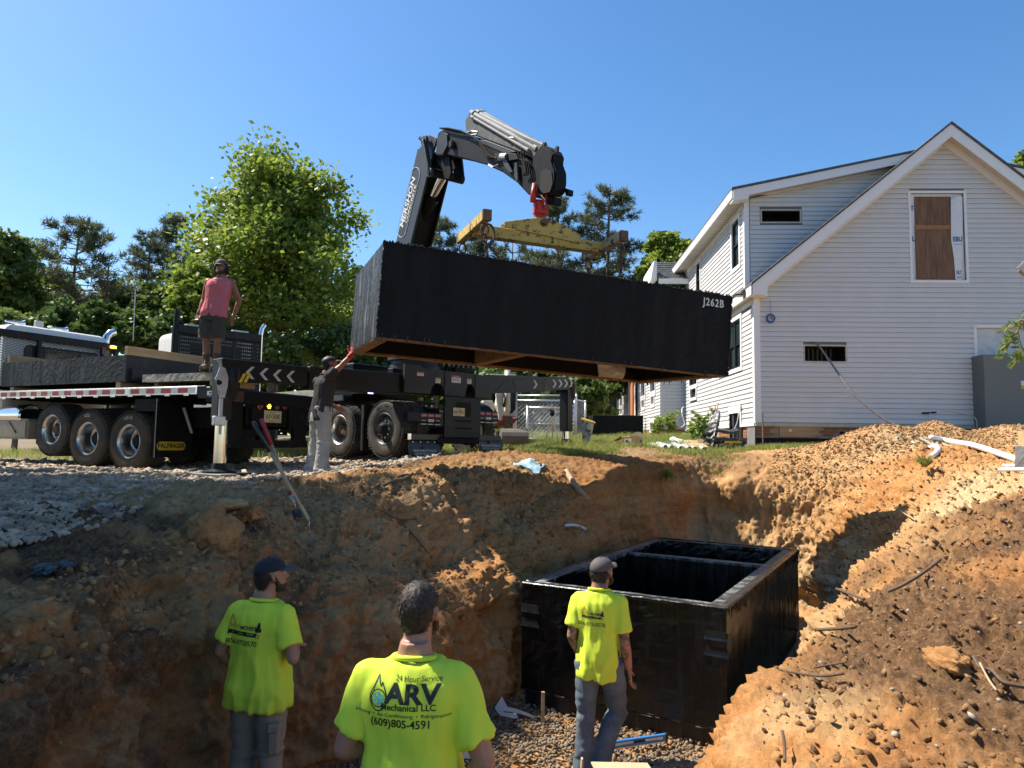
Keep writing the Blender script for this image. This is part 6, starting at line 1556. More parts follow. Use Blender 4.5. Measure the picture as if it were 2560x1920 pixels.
# link with round ends on our side of the knuckle
l0, l1 = bpt(1062, 352, -.32), bpt(1076, 432, -.32)
lk_ = obj('boom_link', MB().lathe([(.105, -.03), (.105, .03)], l0, bnl, 20).lathe([(.085, -.03), (.085, .03)], l1, bnl, 20).bar(l0, l1, .05, .10, bnl), M_grey_light, kt, bevel=.006)
obj('link_pin', MB().lathe([(.05, -.05), (.05, .06)], l0, bnl, 14).lathe([(.04, -.05), (.04, .06)], l1, bnl, 14), M_crane_black, lk_)
hs = MB(); hs.tube([bpt(1052, 350, -.36), bpt(1047, 346, -.38), bpt(1050, 342, -.38), bpt(1058, 352, -.37), bpt(1064, 380, -.37), bpt(1070, 410, -.36), bpt(1072, 438, -.36)], .016, 6)
obj('hose', hs, M_plastic_bk, lk_)
# jib: knuckle box, curved lower arm, telescopic box on top, extension rams, tip
jb = plate(kt, 'jib_arm', [(1090, 352), (1096, 330), (1110, 322), (1150, 330), (1200, 345), (1260, 362), (1310, 392), (1345, 420), (1352, 470), (1330, 492), (1318, 485), (1290, 455), (1255, 430), (1215, 412), (1150, 394), (1112, 386), (1098, 392)], -.22, .12, M_crane_black, .02)  # black stands in for shade the sun does not give this arm
plate(jb, 'knuckle_box', [(1088, 388), (1092, 345), (1104, 326), (1118, 334), (1120, 362), (1106, 388)], -.26, .16, M_dark_grey, .02, -.26)
plate(jb, 'arm_gusset', [(1160, 345), (1212, 350), (1285, 378), (1262, 384), (1210, 362)], -.235, .10, M_grey_light, .006, -.26)
bx_ = [(1162, 300), (1172, 285), (1364, 366), (1362, 408), (1300, 382), (1164, 330)]
tbx = plate(kt, 'telescopic_box', bx_, -.21, .08, mat('jib_top_grey', (.085, .09, .092), .6, spec=.25, wear=(.16, .16, .155), wearpos=(.5, .7), wscale=6), .02)
plate(tbx, 'telescopic_stage', [(1300, 352), (1306, 342), (1372, 372), (1370, 412), (1340, 398)], -.17, .06, M_dark_grey, .015, -.21)
for i, (x0, y0, x1, y1, o, r_) in enumerate(((1184, 285, 1342, 372, -.17, .05), (1198, 284, 1356, 366, -.07, .05), (1206, 281, 1322, 346, .02, .035), (1182, 294, 1318, 374, -.235, .026))):
    a, b = bpt(x0, y0, o), bpt(x1, y1, o); rm = obj('extension_ram', MB().tube([a, b], r_, 12), mat('ram_grey', (.20, .205, .21), .65, spec=.25) if i == 0 else MATS['ram_grey'], tbx, smooth='auto')
    obj('ram_end', MB().tube([a-(b-a).normalized()*.06, a+(b-a).normalized()*.05], r_*1.35, 12).tube([b-(b-a).normalized()*.05, b+(b-a).normalized()*.05], r_*1.3, 12), MATS['ram_grey'], rm, smooth='auto')
tpp = [(1330, 392), (1344, 372), (1352, 362), (1372, 372), (1382, 384), (1379, 402), (1387, 425), (1387, 452), (1382, 478), (1368, 487), (1350, 480), (1340, 462), (1336, 430), (1330, 415)]
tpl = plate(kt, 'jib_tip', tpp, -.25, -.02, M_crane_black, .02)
plate(tpl, 'tip_ear', [(1338, 384), (1351, 352), (1356, 353), (1349, 384)], -.20, -.16, M_dark_grey, .006, -.25); plate(tpl, 'tip_ear', [(1362, 372), (1371, 357), (1374, 360), (1372, 378)], -.10, -.06, M_dark_grey, .006, -.25)
hexo = [(1353, 432), (1366, 421), (1380, 430), (1383, 458), (1376, 480), (1360, 484), (1350, 470)]
plate(tpl, 'tip_socket', hexo, -.262, -.252, M_void, 0, -.25)
plate(tpl, 'tip_spur', [(1382, 462), (1394, 466), (1393, 480), (1387, 482)], -.05, .05, M_crane_black, .006, -.25)
plate(tpl, 'hook_mount', [(1336, 478), (1362, 486), (1360, 505), (1341, 505)], -.08, .08, M_crane_black, .01, -.25)
# hoses and pipes along the jib
rnd = random.Random(12)
def hose(pts, r, m, o=-.27): obj('jib_hose', MB().tube([bpt(x, y, o) for x, y in pts], r, 6), m, jb)
for k in range(4): hose([(1100+k*6, 320), (1140+k*4, 330-k), (1165+k*4, 333+k*2), (1190+k*3, 345+k*3), (1205+k*3, 370+k*2), (1212+k*4, 388), (1220+k*5, 395)], .016, M_hose, -.26-.01*k)
hose([(1160, 335), (1180, 328), (1194, 330), (1192, 336), (1178, 338)], .015, M_plastic_bk); hose([(1284, 345), (1275, 344), (1272, 355)], .014, M_plastic_bk, -.24)
hose([(1222, 412), (1232, 418), (1246, 412)], .014, M_plastic_bk)
for k in range(3): hose([(1296+k*7, 378), (1300+k*6, 398), (1312+k*5, 404), (1316+k*5, 430), (1308+k*4, 438)], .015, M_hose, -.27)
jv = obj('valve_unit', MB().tube([bpt(1254, 392, -.26), bpt(1268, 392, -.26)], .055, 12), M_steel, jb)
plate(jb, 'latch_arm', [(1255, 400), (1266, 398), (1276, 418), (1282, 430), (1275, 432), (1264, 420)], -.27, -.245, M_grey_light, .004, -.26)
plate(jb, 'strut', [(1288, 408), (1293, 408), (1296, 450), (1292, 455), (1286, 440)], -.27, -.24, M_grey_light, .004, -.26)
plate(jb, 'side_housing', [(1236, 385), (1256, 382), (1290, 384), (1296, 398), (1262, 404), (1240, 402)], -.265, -.225, M_black_flat, .006, -.26)
plate(jb, 'coupling', [(1236, 392), (1242, 394), (1240, 402), (1233, 400)], -.275, -.24, MATS['rust_patch'] if 'rust_patch' in MATS else M_rust, .004, -.26)
obj('work_lamp', MB().box(bpt(1131, 362, -.25), (.10, .12, .14)), M_grey_light, jb, bevel=.02)

# ------------------------------------------------------------------ people
def ell(mb, rings, n=20, pw=2.4):
    out = []
    for c, hx, hy in rings:
        c = Vector(c); r = []
        for k in range(n):
            a = 2*PI*k/n; ca, sa = math.cos(a), math.sin(a); e = 2/pw
            r.append(c+Vector(hx)*(abs(ca)**e*(1 if ca > 0 else -1))+Vector(hy)*(abs(sa)**e*(1 if sa > 0 else -1)))
        out.append(r)
    mb.loft(out)
def limb(mb, pts, rs, n=12):
    P3 = [Vector(p) for p in pts]; pp = []; rr = []
    for i in range(len(P3)-1):
        for k in range(4):
            t = k/4; pp.append(P3[i].lerp(P3[i+1], t)); rr.append(rs[i]*(1-t)+rs[i+1]*t)
    pp.append(P3[-1]); rr.append(rs[-1])
    mb.tube(pp, rr, n)
    for p, r in zip(P3[1:-1], rs[1:-1]): mb.ball(p, r, 10, 7)
    return mb
def hand(mb, wrist, d, side, s=1.0, curl=.5, thumb=1):
    """palm from the wrist along d, side = direction from little finger to thumb"""
    w = Vector(wrist); d = Vector(d).normalized(); sd = Vector(side); sd = (sd-d*sd.dot(d)).normalized(); nrm = d.cross(sd)*thumb
    for k in range(5):
        c = w+d*(.012+.02*k)*s; mb.ball(c, .001)
    for k in range(4):
        off = sd*((k-1.5)*.020*s); mb.tube([w+off*.5, w+d*.05*s+off*.9, w+d*.092*s+off], [.018*s, .017*s, .0125*s], 8)
    Ls = (.055, .066, .070, .060)
    for k in range(4):
        off = sd*((k-1.5)*.020*s); a = w+d*.090*s+off; L = Ls[k]*s; c = curl*(1.15-.08*k); dd = d.copy(); p = a; pts = [p]
        for j, f in enumerate((.45, .32, .23)):
            ang = c*(.5 if j == 0 else .9); dd = (dd*math.cos(ang)+nrm*math.sin(ang)).normalized(); p = p+dd*L*1.3*f; pts.append(p)
        mb.tube(pts, [.0105*s, .0098*s, .009*s, .0075*s], 8); mb.ball(pts[-1], .0075*s, 6, 5)
    t0 = w+d*.02*s+sd*.026*s; t1 = t0+(sd*.75+d*.65+nrm*.25).normalized()*.040*s; t2 = t1+(d*.9+sd*.25+nrm*.35).normalized()*.033*s; t3 = t2+(d+nrm*.45).normalized()*.025*s
    mb.tube([t0, t1, t2, t3], [.016*s, .0135*s, .0115*s, .009*s], 8); mb.ball(t3, .009*s, 6, 5)
def rotz(v, a, o=(0, 0, 0)):
    v = Vector(v)-Vector(o); c, s = math.cos(a), math.sin(a); return Vector((v.x*c-v.y*s, v.x*s+v.y*c, v.z))+Vector(o)
def person(label, loc, yaw, J, look, skin, clothes, scale=1.0):
    """J: joints; look: head details; clothes: garments. Local frame: +y is forward, z up."""
    root = thing('person', label, 'person', loc, yaw); root.scale = (scale,)*3
    lean = Vector(J.get('lean', (0, 0, 0))); wd = J.get('wide', 1.0); dp = J.get('deep', 1.0)
    L = lambda z: lean*max(0, (z-.9)/.6)
    body = MB()
    tor = [(.84, .150, .105), (.93, .168, .120), (1.03, .158, .115), (1.13, .150, .108), (1.24, .165, .115), (1.34, .182, .122), (1.41, .180, .112), (1.46, .130, .085), (1.495, .075, .068), (1.56, .060, .062)]
    ell(body, [(Vector((0, 0, z))+L(z), (w*(wd if z < 1.45 else (1+wd)/2), 0, 0), (0, d*(dp if z < 1.45 else 1), 0)) for z, w, d in tor])
    for s in 'lr':
        hp, kn, an = J['hip_'+s], J['knee_'+s], J['ankle_'+s]; sh, el_, wr = J['sh_'+s], J['el_'+s], J['wr_'+s]
        mid = Vector(kn).lerp(Vector(an), .35); bk = -Vector(J.get('fwd_'+s, (0, 1, 0)))*.012
        limb(body, [hp, Vector(hp).lerp(Vector(kn), .5), kn, mid+bk, an], [.088, .076, .054, .056, .036])
        a2 = Vector(an); ft = Vector(J.get('toe_'+s, a2+Vector((0, .17, -.05)))); body.tube([a2+Vector((0, 0, -.04)), a2.lerp(ft, .5)+Vector((0, 0, -.01)), ft], [.045, .045, .034], 10)
        ar = J.get('arm', 1.0)
        limb(body, [Vector(sh)*.9+Vector((0, 0, .1*Vector(sh).z)), sh, Vector(sh).lerp(Vector(el_), .45), el_, Vector(el_).lerp(Vector(wr), .3), wr], [.060*ar, .060*ar, .052*ar, .040*ar, .043*ar, .028*ar])
        dv = J.get('hd_'+s, Vector(wr)-Vector(el_)); hand(body, wr, dv, J.get('hs_'+s, (0, 1, 0)), 1.06*J.get('hand', 1), J.get('curl_'+s, .45), J.get('th_'+s, 1))
    hc = Vector(J['head']); hy = J.get('head_yaw', 0); hp_ = J.get('head_pitch', 0)
    HR = Matrix.Rotation(hy, 3, 'Z') @ Matrix.Rotation(hp_, 3, 'X') @ Matrix.Rotation(J.get('head_roll', 0), 3, 'Y')
    h = lambda x, y, z: hc+HR @ Vector((x, y, z))
    nk = Vector((0, 0, 1.47))+L(1.47); body.tube([nk, nk.lerp(h(0, -.01, -.06), .5), h(0, -.01, -.05)], [.066, .060, .058], 14)
    hd = MB(); hd.ball((0, -.008, .030), (.076, .096, .096), 20, 14); hd.ball((0, .030, -.045), (.058, .062, .066), 16, 10); hd.ball((0, .056, -.085), (.034, .030, .026), 12, 8); hd.ball((0, .02, -.005), (.070, .072, .075), 16, 10)
    hd.tube([(0, .088, .022), (0, .103, -.004), (0, .112, -.022), (0, .098, -.032)], [.009, .012, .014, .010], 8)
    hd.ball((.011, .098, -.028), .009, 8, 6); hd.ball((-.011, .098, -.028), .009, 8, 6)
    hd.tube([(-.026, .080, -.056), (0, .092, -.055), (.026, .080, -.056)], [.006, .009, .006], 8)
    hd.tube([(-.045, .078, .032), (0, .092, .034), (.045, .078, .032)], [.010, .012, .010], 8)
    for s in (-1, 1): hd.tube([(s*.074, .005, .022), (s*.083, -.006, .026), (s*.086, -.012, .008), (s*.082, -.004, -.018), (s*.074, .008, -.026)], [.008, .010, .011, .010, .008], 8)
    body.add([h(*v) for v in hd.v], hd.f)
    me = voxelise(body, .0075, 3, .5); bo = obj('body', me, skin, root, smooth=True)
    for x in (-.030, .030): obj('eye', MB().ball(h(x, .079, .014), .011, 8, 6), mat('eye_white', (.55, .52, .48), .3) if 'eye_white' not in MATS else MATS['eye_white'], bo)
    # ---- garments
    for g in clothes:
        k = g['kind']; mb = MB()
        if k == 'shirt':
            b0 = g.get('hem', .80); e = g.get('ease', .022); bel = g.get('belly', 1.0)
            ts = [(b0, .178*bel, .135*bel), (b0+.05, .178*bel, .135*bel), (.95, .176*bel, .134*bel), (1.05, .168*bel, .128*bel), (1.15, .166, .122), (1.26, .180, .126), (1.36, .196, .130), (1.41, .184, .120), (1.455, .140, .098), (1.49, .090, .082)]
            ell(mb, [(Vector((0, 0, z))+L(z), ((w+e*.5)*wd, 0, 0), (0, (d+e*.4)*dp, 0)) for z, w, d in ts], 28)
            for s in 'lr':
                sh, el_ = Vector(J['sh_'+s]), Vector(J['el_'+s]); ln = g.get('sleeve', .72)
                if ln > 0: limb(mb, [sh*.72+Vector((0, 0, .28*sh.z))+L(1.42)*.28, sh, sh.lerp(el_, ln*.6), sh.lerp(el_, ln)], [.078*wd**.5, .078*wd**.5, .076*wd**.5, .080*wd**.5], 14)
                else: mb.ball(sh*.92+Vector((0, 0, .08*sh.z)), (.052, .062, .055), 12, 8)
            me = voxelise(mb, .0105, 5, .5); co = get_co(me); no = get_no(me)
            low = np.clip((1.35-co[:, 2])/.45, 0, 1); q = co*[1, 1, .28]; f1 = fbm(q, 9, 2, g.get('seed', 1)); f2 = fbm(co*[.5, .5, 1.3], 9, 2, g.get('seed', 1)+5); f3 = fbm(q+co[:, :1]*.3, 22, 2, 7)
            hemz = np.clip((b0+.2-co[:, 2])/.2, 0, 1)
            dsp = (1-np.abs(f1)*2)*.013*(.30+low)*g.get('fold', 1)+f2*.011*(.3+hemz)*g.get('fold', 1)+f3*.004
            set_co(me, co+no*dsp[:, None])
            so = obj('shirt', me, g['mat'], root, smooth=True); g['obj'] = so
            if g.get('collar', True):
                cpts = [Vector((math.cos(a)*.083*1.02, math.sin(a)*.078-.004, 1.497+.012*(-math.sin(a)) ))+L(1.5) for a in [2*PI*i/24 for i in range(25)]]
                obj('collar', MB().tube(cpts, .012, 7), g['mat'], so, smooth=True)
        elif k in ('trousers', 'shorts'):
            e = g.get('ease', .02); ell(mb, [(Vector((0, 0, z))+L(z), ((w+e*.6)*(wd*.5+.5), 0, 0), (0, (d+e*.6)*(dp*.5+.5), 0)) for z, w, d in ((.80, .152, .118), (.90, .166, .122), (.97, .164, .120), (1.03, .158, .115))], 24)
            for s in 'lr':
                hp, kn, an = Vector(J['hip_'+s]), Vector(J['knee_'+s]), Vector(J['ankle_'+s])
                if k == 'trousers': limb(mb, [hp+Vector((0, 0, .03)), hp.lerp(kn, .5), kn, kn.lerp(an, .5), an+Vector((0, 0, -.05))], [.100+e*.4, .088+e*.5, .070+e*.6, .066+e*.7, .062+e*1.1], 14)
                else: limb(mb, [hp+Vector((0, 0, .02)), hp.lerp(kn, .5), hp.lerp(kn, .92)], [.105+e*.3, .104+e*.5, .108+e*.6], 14)
            me = voxelise(mb, .0105, 4, .5); co = get_co(me); no = get_no(me)
            f1 = fbm(co*[.6, .6, 1.6], 9, 2, 3+g.get('seed', 0)); f2 = fbm(co*[1, 1, .4], 10, 2, 9); lowz = np.clip((.35-co[:, 2])/.3, 0, 1)+np.clip(1-np.abs(co[:, 2]-.5)/.12, 0, 1)*.7
            set_co(me, co+no*(((1-2*np.abs(f1))*.009*(.4+lowz)+f2*.005)*g.get('fold', 1))[:, None])
            g['obj'] = obj(k, me, g['mat'], root, smooth=True)
        elif k == 'boots':
            for s in 'lr':
                mb = MB(); a2 = Vector(J['ankle_'+s]); ft = Vector(J.get('toe_'+s, a2+Vector((0, .17, -.05)))); up = (Vector(J['knee_'+s])-a2).normalized()
                mb.tube([a2+up*g.get('high', .10), a2+up*.02, a2+Vector((0, 0, -.035))], [.056, .052, .052], 12); mb.tube([a2+Vector((0, 0, -.035)), a2.lerp(ft, .55)+Vector((0, 0, .0)), ft], [.052, .052, .042], 12)
                b = obj('boot', voxelise(mb, .010, 3, .5), g['mat'], root, smooth=True)
                f0 = ft-a2; f0.z = 0; f0.normalize(); c = a2+f0*.055; cz = ft.z-.040
                so_ = [c+Matrix.Rotation(math.atan2(f0.y, f0.x), 3, 'Z') @ Vector((math.cos(t)*.155, math.sin(t)*.055, 0)) for t in [2*PI*i/18 for i in range(18)]]
                obj('sole', MB().prism([(p.x, p.y, cz) for p in so_], (0, 0, -.012), (0, 0, .022)), M_rubber, b)
                if g.get('laces'): obj('laces', MB().tube([a2+up*.09+f0*.055, a2+up*.05+f0*.062, a2+up*.01+f0*.075, a2+f0*.10+Vector((0, 0, -.005))], .010, 6), M_card_pale, b)
        elif k == 'cap':
            mb = MB(); mb.ball((0, -.010, .050), (.088, .108, .080), 24, 14)
            vs = [(x, y, max(z, .040+.02*(y > .05))) for x, y, z in mb.v]
            c = obj('cap', MB().add([h(*v) for v in vs], mb.f), g['mat'], root, smooth='auto')
            br = []
            for j, (yy, zz) in enumerate(((.075, .055), (.115, .054), (.150, .046), (.178, .036))):
                for i in range(9):
                    t = -1+i/4; ww = (.078, .076, .068, .040)[j]; br.append((t*ww, yy-abs(t)**2*(.03 if j < 3 else .022), zz-abs(t)**2*.018))
            F = [(j*9+i, j*9+i+1, (j+1)*9+i+1, (j+1)*9+i) for j in range(3) for i in range(8)]
            V = br+[(x, y, z-.006) for x, y, z in br]; n_ = len(br); F2 = F+[tuple(q+n_ for q in f[::-1]) for f in F]
            rim_ = [j*9 for j in range(4)]+[27+i for i in range(1, 9)]+[j*9+8 for j in (2, 1, 0)]+[i for i in range(7, 0, -1)]
            for a, b in zip(rim_, rim_[1:]+rim_[:1]): F2.append((a, b, b+n_, a+n_))
            obj('cap_brim', MB().add([h(*v) for v in V], F2), g.get('brim', g['mat']), c, smooth='auto')
            obj('cap_button', MB().ball(h(0, -.01, .130), .009, 8, 5), g['mat'], c)
            obj('cap_seam', MB().tube([h(0, -.118, .05), h(0, -.100, .095), h(0, -.05, .124), h(0, .03, .126), h(0, .085, .075)], .0022, 4).tube([h(-.088, -.01, .05), h(-.066, -.01, .105), h(0, -.01, .131), h(.066, -.01, .105), h(.088, -.01, .05)], .0022, 4), g['mat'], c)
            if g.get('gap'): obj('cap_strap', MB().tube([h(-.04, -.110, .048), h(0, -.120, .046), h(.04, -.110, .048)], .008, 6), g['mat'], c)
        elif k == 'hair':
            mb = MB(); st = g['style']
            if st == 'short': mb.ball((0, -.014, .036), (.081, .100, .100), 22, 14); mb.ball((0, -.050, -.020), (.066, .052, .060), 16, 10)
            if st == 'under': mb.ball((0, -.030, .010), (.080, .086, .060), 20, 12); mb.ball((0, -.062, -.035), (.062, .042, .052), 16, 10)
            if st == 'long':
                for s in (-1, 1):
                    mb.tube([(s*.075, -.01, .04), (s*.088, -.005, -.02), (s*.092, .005, -.075), (s*.078, .01, -.115)], [.022, .028, .030, .016], 10)
                mb.ball((0, -.045, -.02), (.085, .060, .10), 18, 12)
            vv = [v for v in mb.v]
            me = voxelise(MB().add(vv, mb.f), .006, 2, .5)
            co = get_co(me); no = get_no(me); set_co(me, co+no*(fbm(co*[1, 1, .5], 60, 2, 4)*.0045)[:, None]); me.transform(HR.to_4x4()); me.transform(Matrix.Translation(hc))
            ho = obj('hair', me, M_hair, root, smooth=True); hc2 = get_co(me); hn2 = get_no(me); r_ = np.random.default_rng(3); ix = r_.choice(len(hc2), 2600); b_ = hc2[ix]; d_ = hn2[ix]*.45+r_.normal(0, .22, (2600, 3))+[0, 0, -.45]; d_ /= np.linalg.norm(d_, axis=1)[:, None]; w_ = np.cross(d_, r_.normal(0, 1, (2600, 3)))*.0011; ln = r_.uniform(.006, .013 if st == 'short' else .026, (2600, 1))
            so2 = arr_mesh('hair_strands', np.stack([b_-w_, b_+w_, b_+d_*ln], 1).reshape(-1, 3), np.arange(7800).reshape(-1, 3), M_hair, ho); tag(so2, kind='stuff')
        elif k == 'beard':
            mb = MB(); mb.ball((0, .038, -.078), (.058, .056, .042), 18, 12); mb.ball((0, .070, -.088), (.034, .030, .034), 12, 8)
            for s in (-1, 1): mb.tube([(s*.066, .008, -.005), (s*.064, .022, -.045), (s*.050, .045, -.078)], [.012, .016, .02], 8)
            me = voxelise(mb, .006, 2, .5); co = get_co(me); no = get_no(me); set_co(me, co+no*(fbm(co, 70, 2, 4)*.003)[:, None]); me.transform(HR.to_4x4()); me.transform(Matrix.Translation(hc)); obj('beard', me, M_hair, root, smooth=True)
        elif k == 'glasses':
            f = MB()
            for s in (-1, 1): f.add([h(s*.010, .100, .030), h(s*.064, .084, .032), h(s*.062, .082, .002), h(s*.040, .092, -.006), h(s*.014, .100, .0)], [(0, 1, 2, 3, 4)]); f.tube([h(s*.064, .084, .03), h(s*.082, .0, .03)], .003, 5)
            obj('sunglasses', f, M_lens, root, fix=False)
        elif k == 'glove':
            s = g['side']; wr = Vector(J['wr_'+s]); el_ = Vector(J['el_'+s]); d = (wr-el_).normalized(); mb = MB(); mb.tube([wr-d*.06, wr, wr+d*.02], [.044, .042, .036], 12)
            hand(mb, wr, J.get('hd_'+s, d), J.get('hs_'+s, (0, 1, 0)), 1.22*J.get('hand', 1), J.get('curl_'+s, .45), J.get('th_'+s, 1)); obj('glove', voxelise(mb, .008, 2, .5), g['mat'], root, smooth=True)
        elif k == 'chain':
            pts = [Vector((math.cos(a)*.075, .03+math.sin(a)*.065+(.03 if math.sin(a) > 0 else 0), 1.485-.035*max(0, math.sin(a))))+L(1.48) for a in [2*PI*i/22 for i in range(23)]]
            obj('necklace', MB().tube(pts, .0055, 6), M_white_tape, root)
    return root
def put_print(so, pieces, back=True, off=.0025):
    """flat print laid on the cloth: each piece is (mesh, material, name) in the shirt frame seen from behind"""
    bv = BVHTree.FromPolygons([tuple(c) for c in get_co(so.data)], [tuple(p.vertices) for p in so.data.polygons])
    for me, m, nm in pieces:
        bm = bmesh.new(); bm.from_mesh(me)
        bmesh.ops.triangulate(bm, faces=bm.faces)
        for _ in range(3):
            es = [e for e in bm.edges if e.calc_length() > .022]
            if es: bmesh.ops.subdivide_edges(bm, edges=es, cuts=1)
        bmesh.ops.triangulate(bm, faces=bm.faces)
        for v in bm.verts:
            hit = bv.ray_cast(Vector((v.co.x, -1.0, v.co.z)), Vector((0, 1, 0)))
            v.co = (v.co.x, (hit[0].y if hit[0] is not None else 0)-off, v.co.z)
        bm.to_mesh(me); bm.free(); obj(nm, me, m, so)
def ptext(s, x, z, size, m, **k):
    return (text('print', s, size, m, None, frame4((x, -.5, z), (1, 0, 0), (0, 0, 1)), 0.0, mesh_only=True, **k), m, 'print')
def pshape(polys, m, nm='print'):
    V = []; F = []
    for p in polys: o = len(V); V += [(x, -.5, z) for x, z in p]; F.append(tuple(range(o, o+len(p))))
    me = bpy.data.meshes.new(nm); me.from_pydata(V, [], F); me.update(); return (me, m, nm)
def pline(pts, w, m, closed=False):
    polys = []; q = pts+([pts[0]] if closed else [])
    for (x0, z0), (x1, z1) in zip(q, q[1:]):
        dx, dz = x1-x0, z1-z0; l = math.hypot(dx, dz) or 1; nx, nz = -dz/l*w/2, dx/l*w/2
        polys.append([(x0+nx, z0+nz), (x1+nx, z1+nz), (x1-nx, z1-nz), (x0-nx, z0-nz)])
    return pshape(polys, m)
def earth_logo(cx, cz, s):
    q = lambda x, z: (cx+x*s, cz+z*s)
    return [ptext('EARTH', *q(-.50, .04), .30*s, M_orange_ink, sx=.92), ptext('MOVERS', *q(.38, .0), .30*s, M_ink, sx=.88, bold=.001),
            pshape([[q(-1.0, -.16), q(.95, -.22), q(.88, -.44), q(-1.06, -.38)]], M_ink), ptext('SITE DEVELOPMENT', *q(-.05, -.30), .15*s, M_hivis, spacing=1.25),
            pline([q(-1.0, -.45), q(-.98, .20), q(-.82, .62), q(-.55, .22), q(-.62, .12)], .07*s, M_orange_ink),
            pshape([[q(.80, .05), q(1.02, .12), q(1.16, .0), q(1.16, -.16), q(.84, -.18)], [q(.90, .10), q(.98, .34), q(1.08, .34), q(1.12, .08)]], M_ink),
            pline([q(.92, -.26), q(.86, -.50)], .06*s, M_orange_ink), pline([q(1.06, -.26), q(1.0, -.50)], .06*s, M_orange_ink)]
def std(**k):
    J = dict(hip_l=(-.095, 0, .90), hip_r=(.095, 0, .90), knee_l=(-.105, .02, .49), knee_r=(.105, .02, .49), ankle_l=(-.11, -.02, .10), ankle_r=(.11, -.02, .10),
             sh_l=(-.178, 0, 1.405), sh_r=(.178, 0, 1.405), el_l=(-.24, -.03, 1.12), el_r=(.24, -.03, 1.12), wr_l=(-.255, .05, .88), wr_r=(.255, .05, .88), head=(0, .02, 1.655),
             hs_l=(.2, 1, 0), hs_r=(-.2, 1, 0), th_l=-1, th_r=1)
    J.update(k); return J
FZ = -2.66+E
def stand(px, top_py, Y, H):
    p = P(px, top_py, Y); return Vector((p.x, p.y, p.z-H))
# --- worker at the left, turned right, elbows bent
H1 = 1.80
l1 = stand(660, 1388, 5.0, H1)
w1 = person('man in neon yellow shirt and navy cap standing before the shaded dirt wall', l1, R(-16), std(lean=(.0, .02, 0), head=(.035, .045, 1.655), head_yaw=R(-42), head_pitch=R(6), el_r=(.285, -.04, 1.14), wr_r=(.15, .20, 1.16), el_l=(-.27, -.06, 1.14), wr_l=(-.22, .12, .95), wide=1.10, deep=1.05),
     None, M_skin, [dict(kind='shirt', mat=M_hivis, hem=.80, belly=1.05, seed=3, fold=1.15), dict(kind='trousers', mat=M_khaki, ease=.026), dict(kind='boots', mat=M_boot), dict(kind='hair', style='under'), dict(kind='beard'), dict(kind='cap', mat=M_cap_navy, brim=mat('navy_brim', (.05, .052, .06), .8), gap=True)])
s1_ = [c for c in w1.children if c.name.startswith('shirt')][0]
put_print(s1_, earth_logo(-.055, 1.335, .125)+[ptext('856-9750570', -.065, 1.235, .048, M_ink, bold=.0006)])
tr = [c for c in w1.children if c.name.startswith('trousers')][0]
obj('cargo_pocket', MB().box((.175, -.055, .62), (.07, .10, .19), Matrix.Rotation(R(25), 3, 'Z')), M_khaki, tr, bevel=.012); obj('pocket_flap', MB().box((.178, -.062, .70), (.075, .11, .055), Matrix.Rotation(R(25), 3, 'Z')), M_khaki, tr, bevel=.008)
# --- big man in the middle, nearest to us
H2 = 1.725*1.06
l2 = stand(1041, 1500, 3.22, H2)
w2 = person('broad bareheaded man in neon yellow shirt printed with a flame emblem, nearest', l2, R(-5), std(wide=1.04, deep=1.12, arm=1.15, hand=1.05, sh_l=(-.180, -.01, 1.405), sh_r=(.180, -.01, 1.405), el_l=(-.275, -.04, 1.13), wr_l=(-.12, .14, 1.10), el_r=(.305, -.05, 1.11), wr_r=(.19, .04, .92), head=(.005, .045, 1.665), head_yaw=R(-14), head_pitch=R(4), hd_r=(-.5, .3, -.6), curl_r=.5),
     None, M_skin, [dict(kind='shirt', mat=M_hivis, hem=.78, belly=1.05, sleeve=.74, seed=8, fold=1.3, ease=.03), dict(kind='trousers', mat=M_charcoal), dict(kind='boots', mat=M_boot), dict(kind='hair', style='short'), dict(kind='beard')], 1.06)
s2_ = [c for c in w2.children if c.name.startswith('shirt')][0]
FC = (-.112, 1.390)
fl_pts = [(FC[0]+x, FC[1]+z) for x, z in ((-.010, -.062), (-.025, -.050), (-.036, -.028), (-.035, -.004), (-.022, .022), (-.008, .060), (.000, .036), (.007, .024), (.011, .038), (.026, .012), (.037, -.016), (.033, -.042), (.018, -.058), (.002, -.064))]
cir = lambda x, z, r: [(x+math.cos(2*PI*k/22)*r, z+math.sin(2*PI*k/22)*r) for k in range(22)]
snow = []
for k in range(6):
    a = PI*k/3+PI/6; snow += [pline([(FC[0], FC[1]-.018), (FC[0]+math.cos(a)*.026, FC[1]-.018+math.sin(a)*.026)], .006, M_cyan_ink), pline([(FC[0]+math.cos(a)*.016+math.cos(a+1)*.008, FC[1]-.018+math.sin(a)*.016+math.sin(a+1)*.008), (FC[0]+math.cos(a)*.016, FC[1]-.018+math.sin(a)*.016), (FC[0]+math.cos(a)*.016+math.cos(a-1)*.008, FC[1]-.018+math.sin(a)*.016+math.sin(a-1)*.008)], .004, M_cyan_ink)]
put_print(s2_, [ptext('24 Hour Service', .045, 1.447, .028, M_ink, sx=1.0), ptext('ARV', .024, 1.390, .098, M_ink, bold=.0035, sx=1.16), ptext('Mechanical LLC', .010, 1.344, .0345, M_ink, bold=.0006, sx=1.0),
     ptext('Heating  •  Air Conditioning  •  Refrigeration', -.018, 1.313, .0205, M_ink, sx=1.05), ptext('(609)805-4591', -.020, 1.281, .044, M_ink, bold=.0006, sx=.95), pline(fl_pts, .0045, M_ink, True), pline(cir(FC[0], FC[1]-.018, .031), .004, M_ink, True)]+snow)
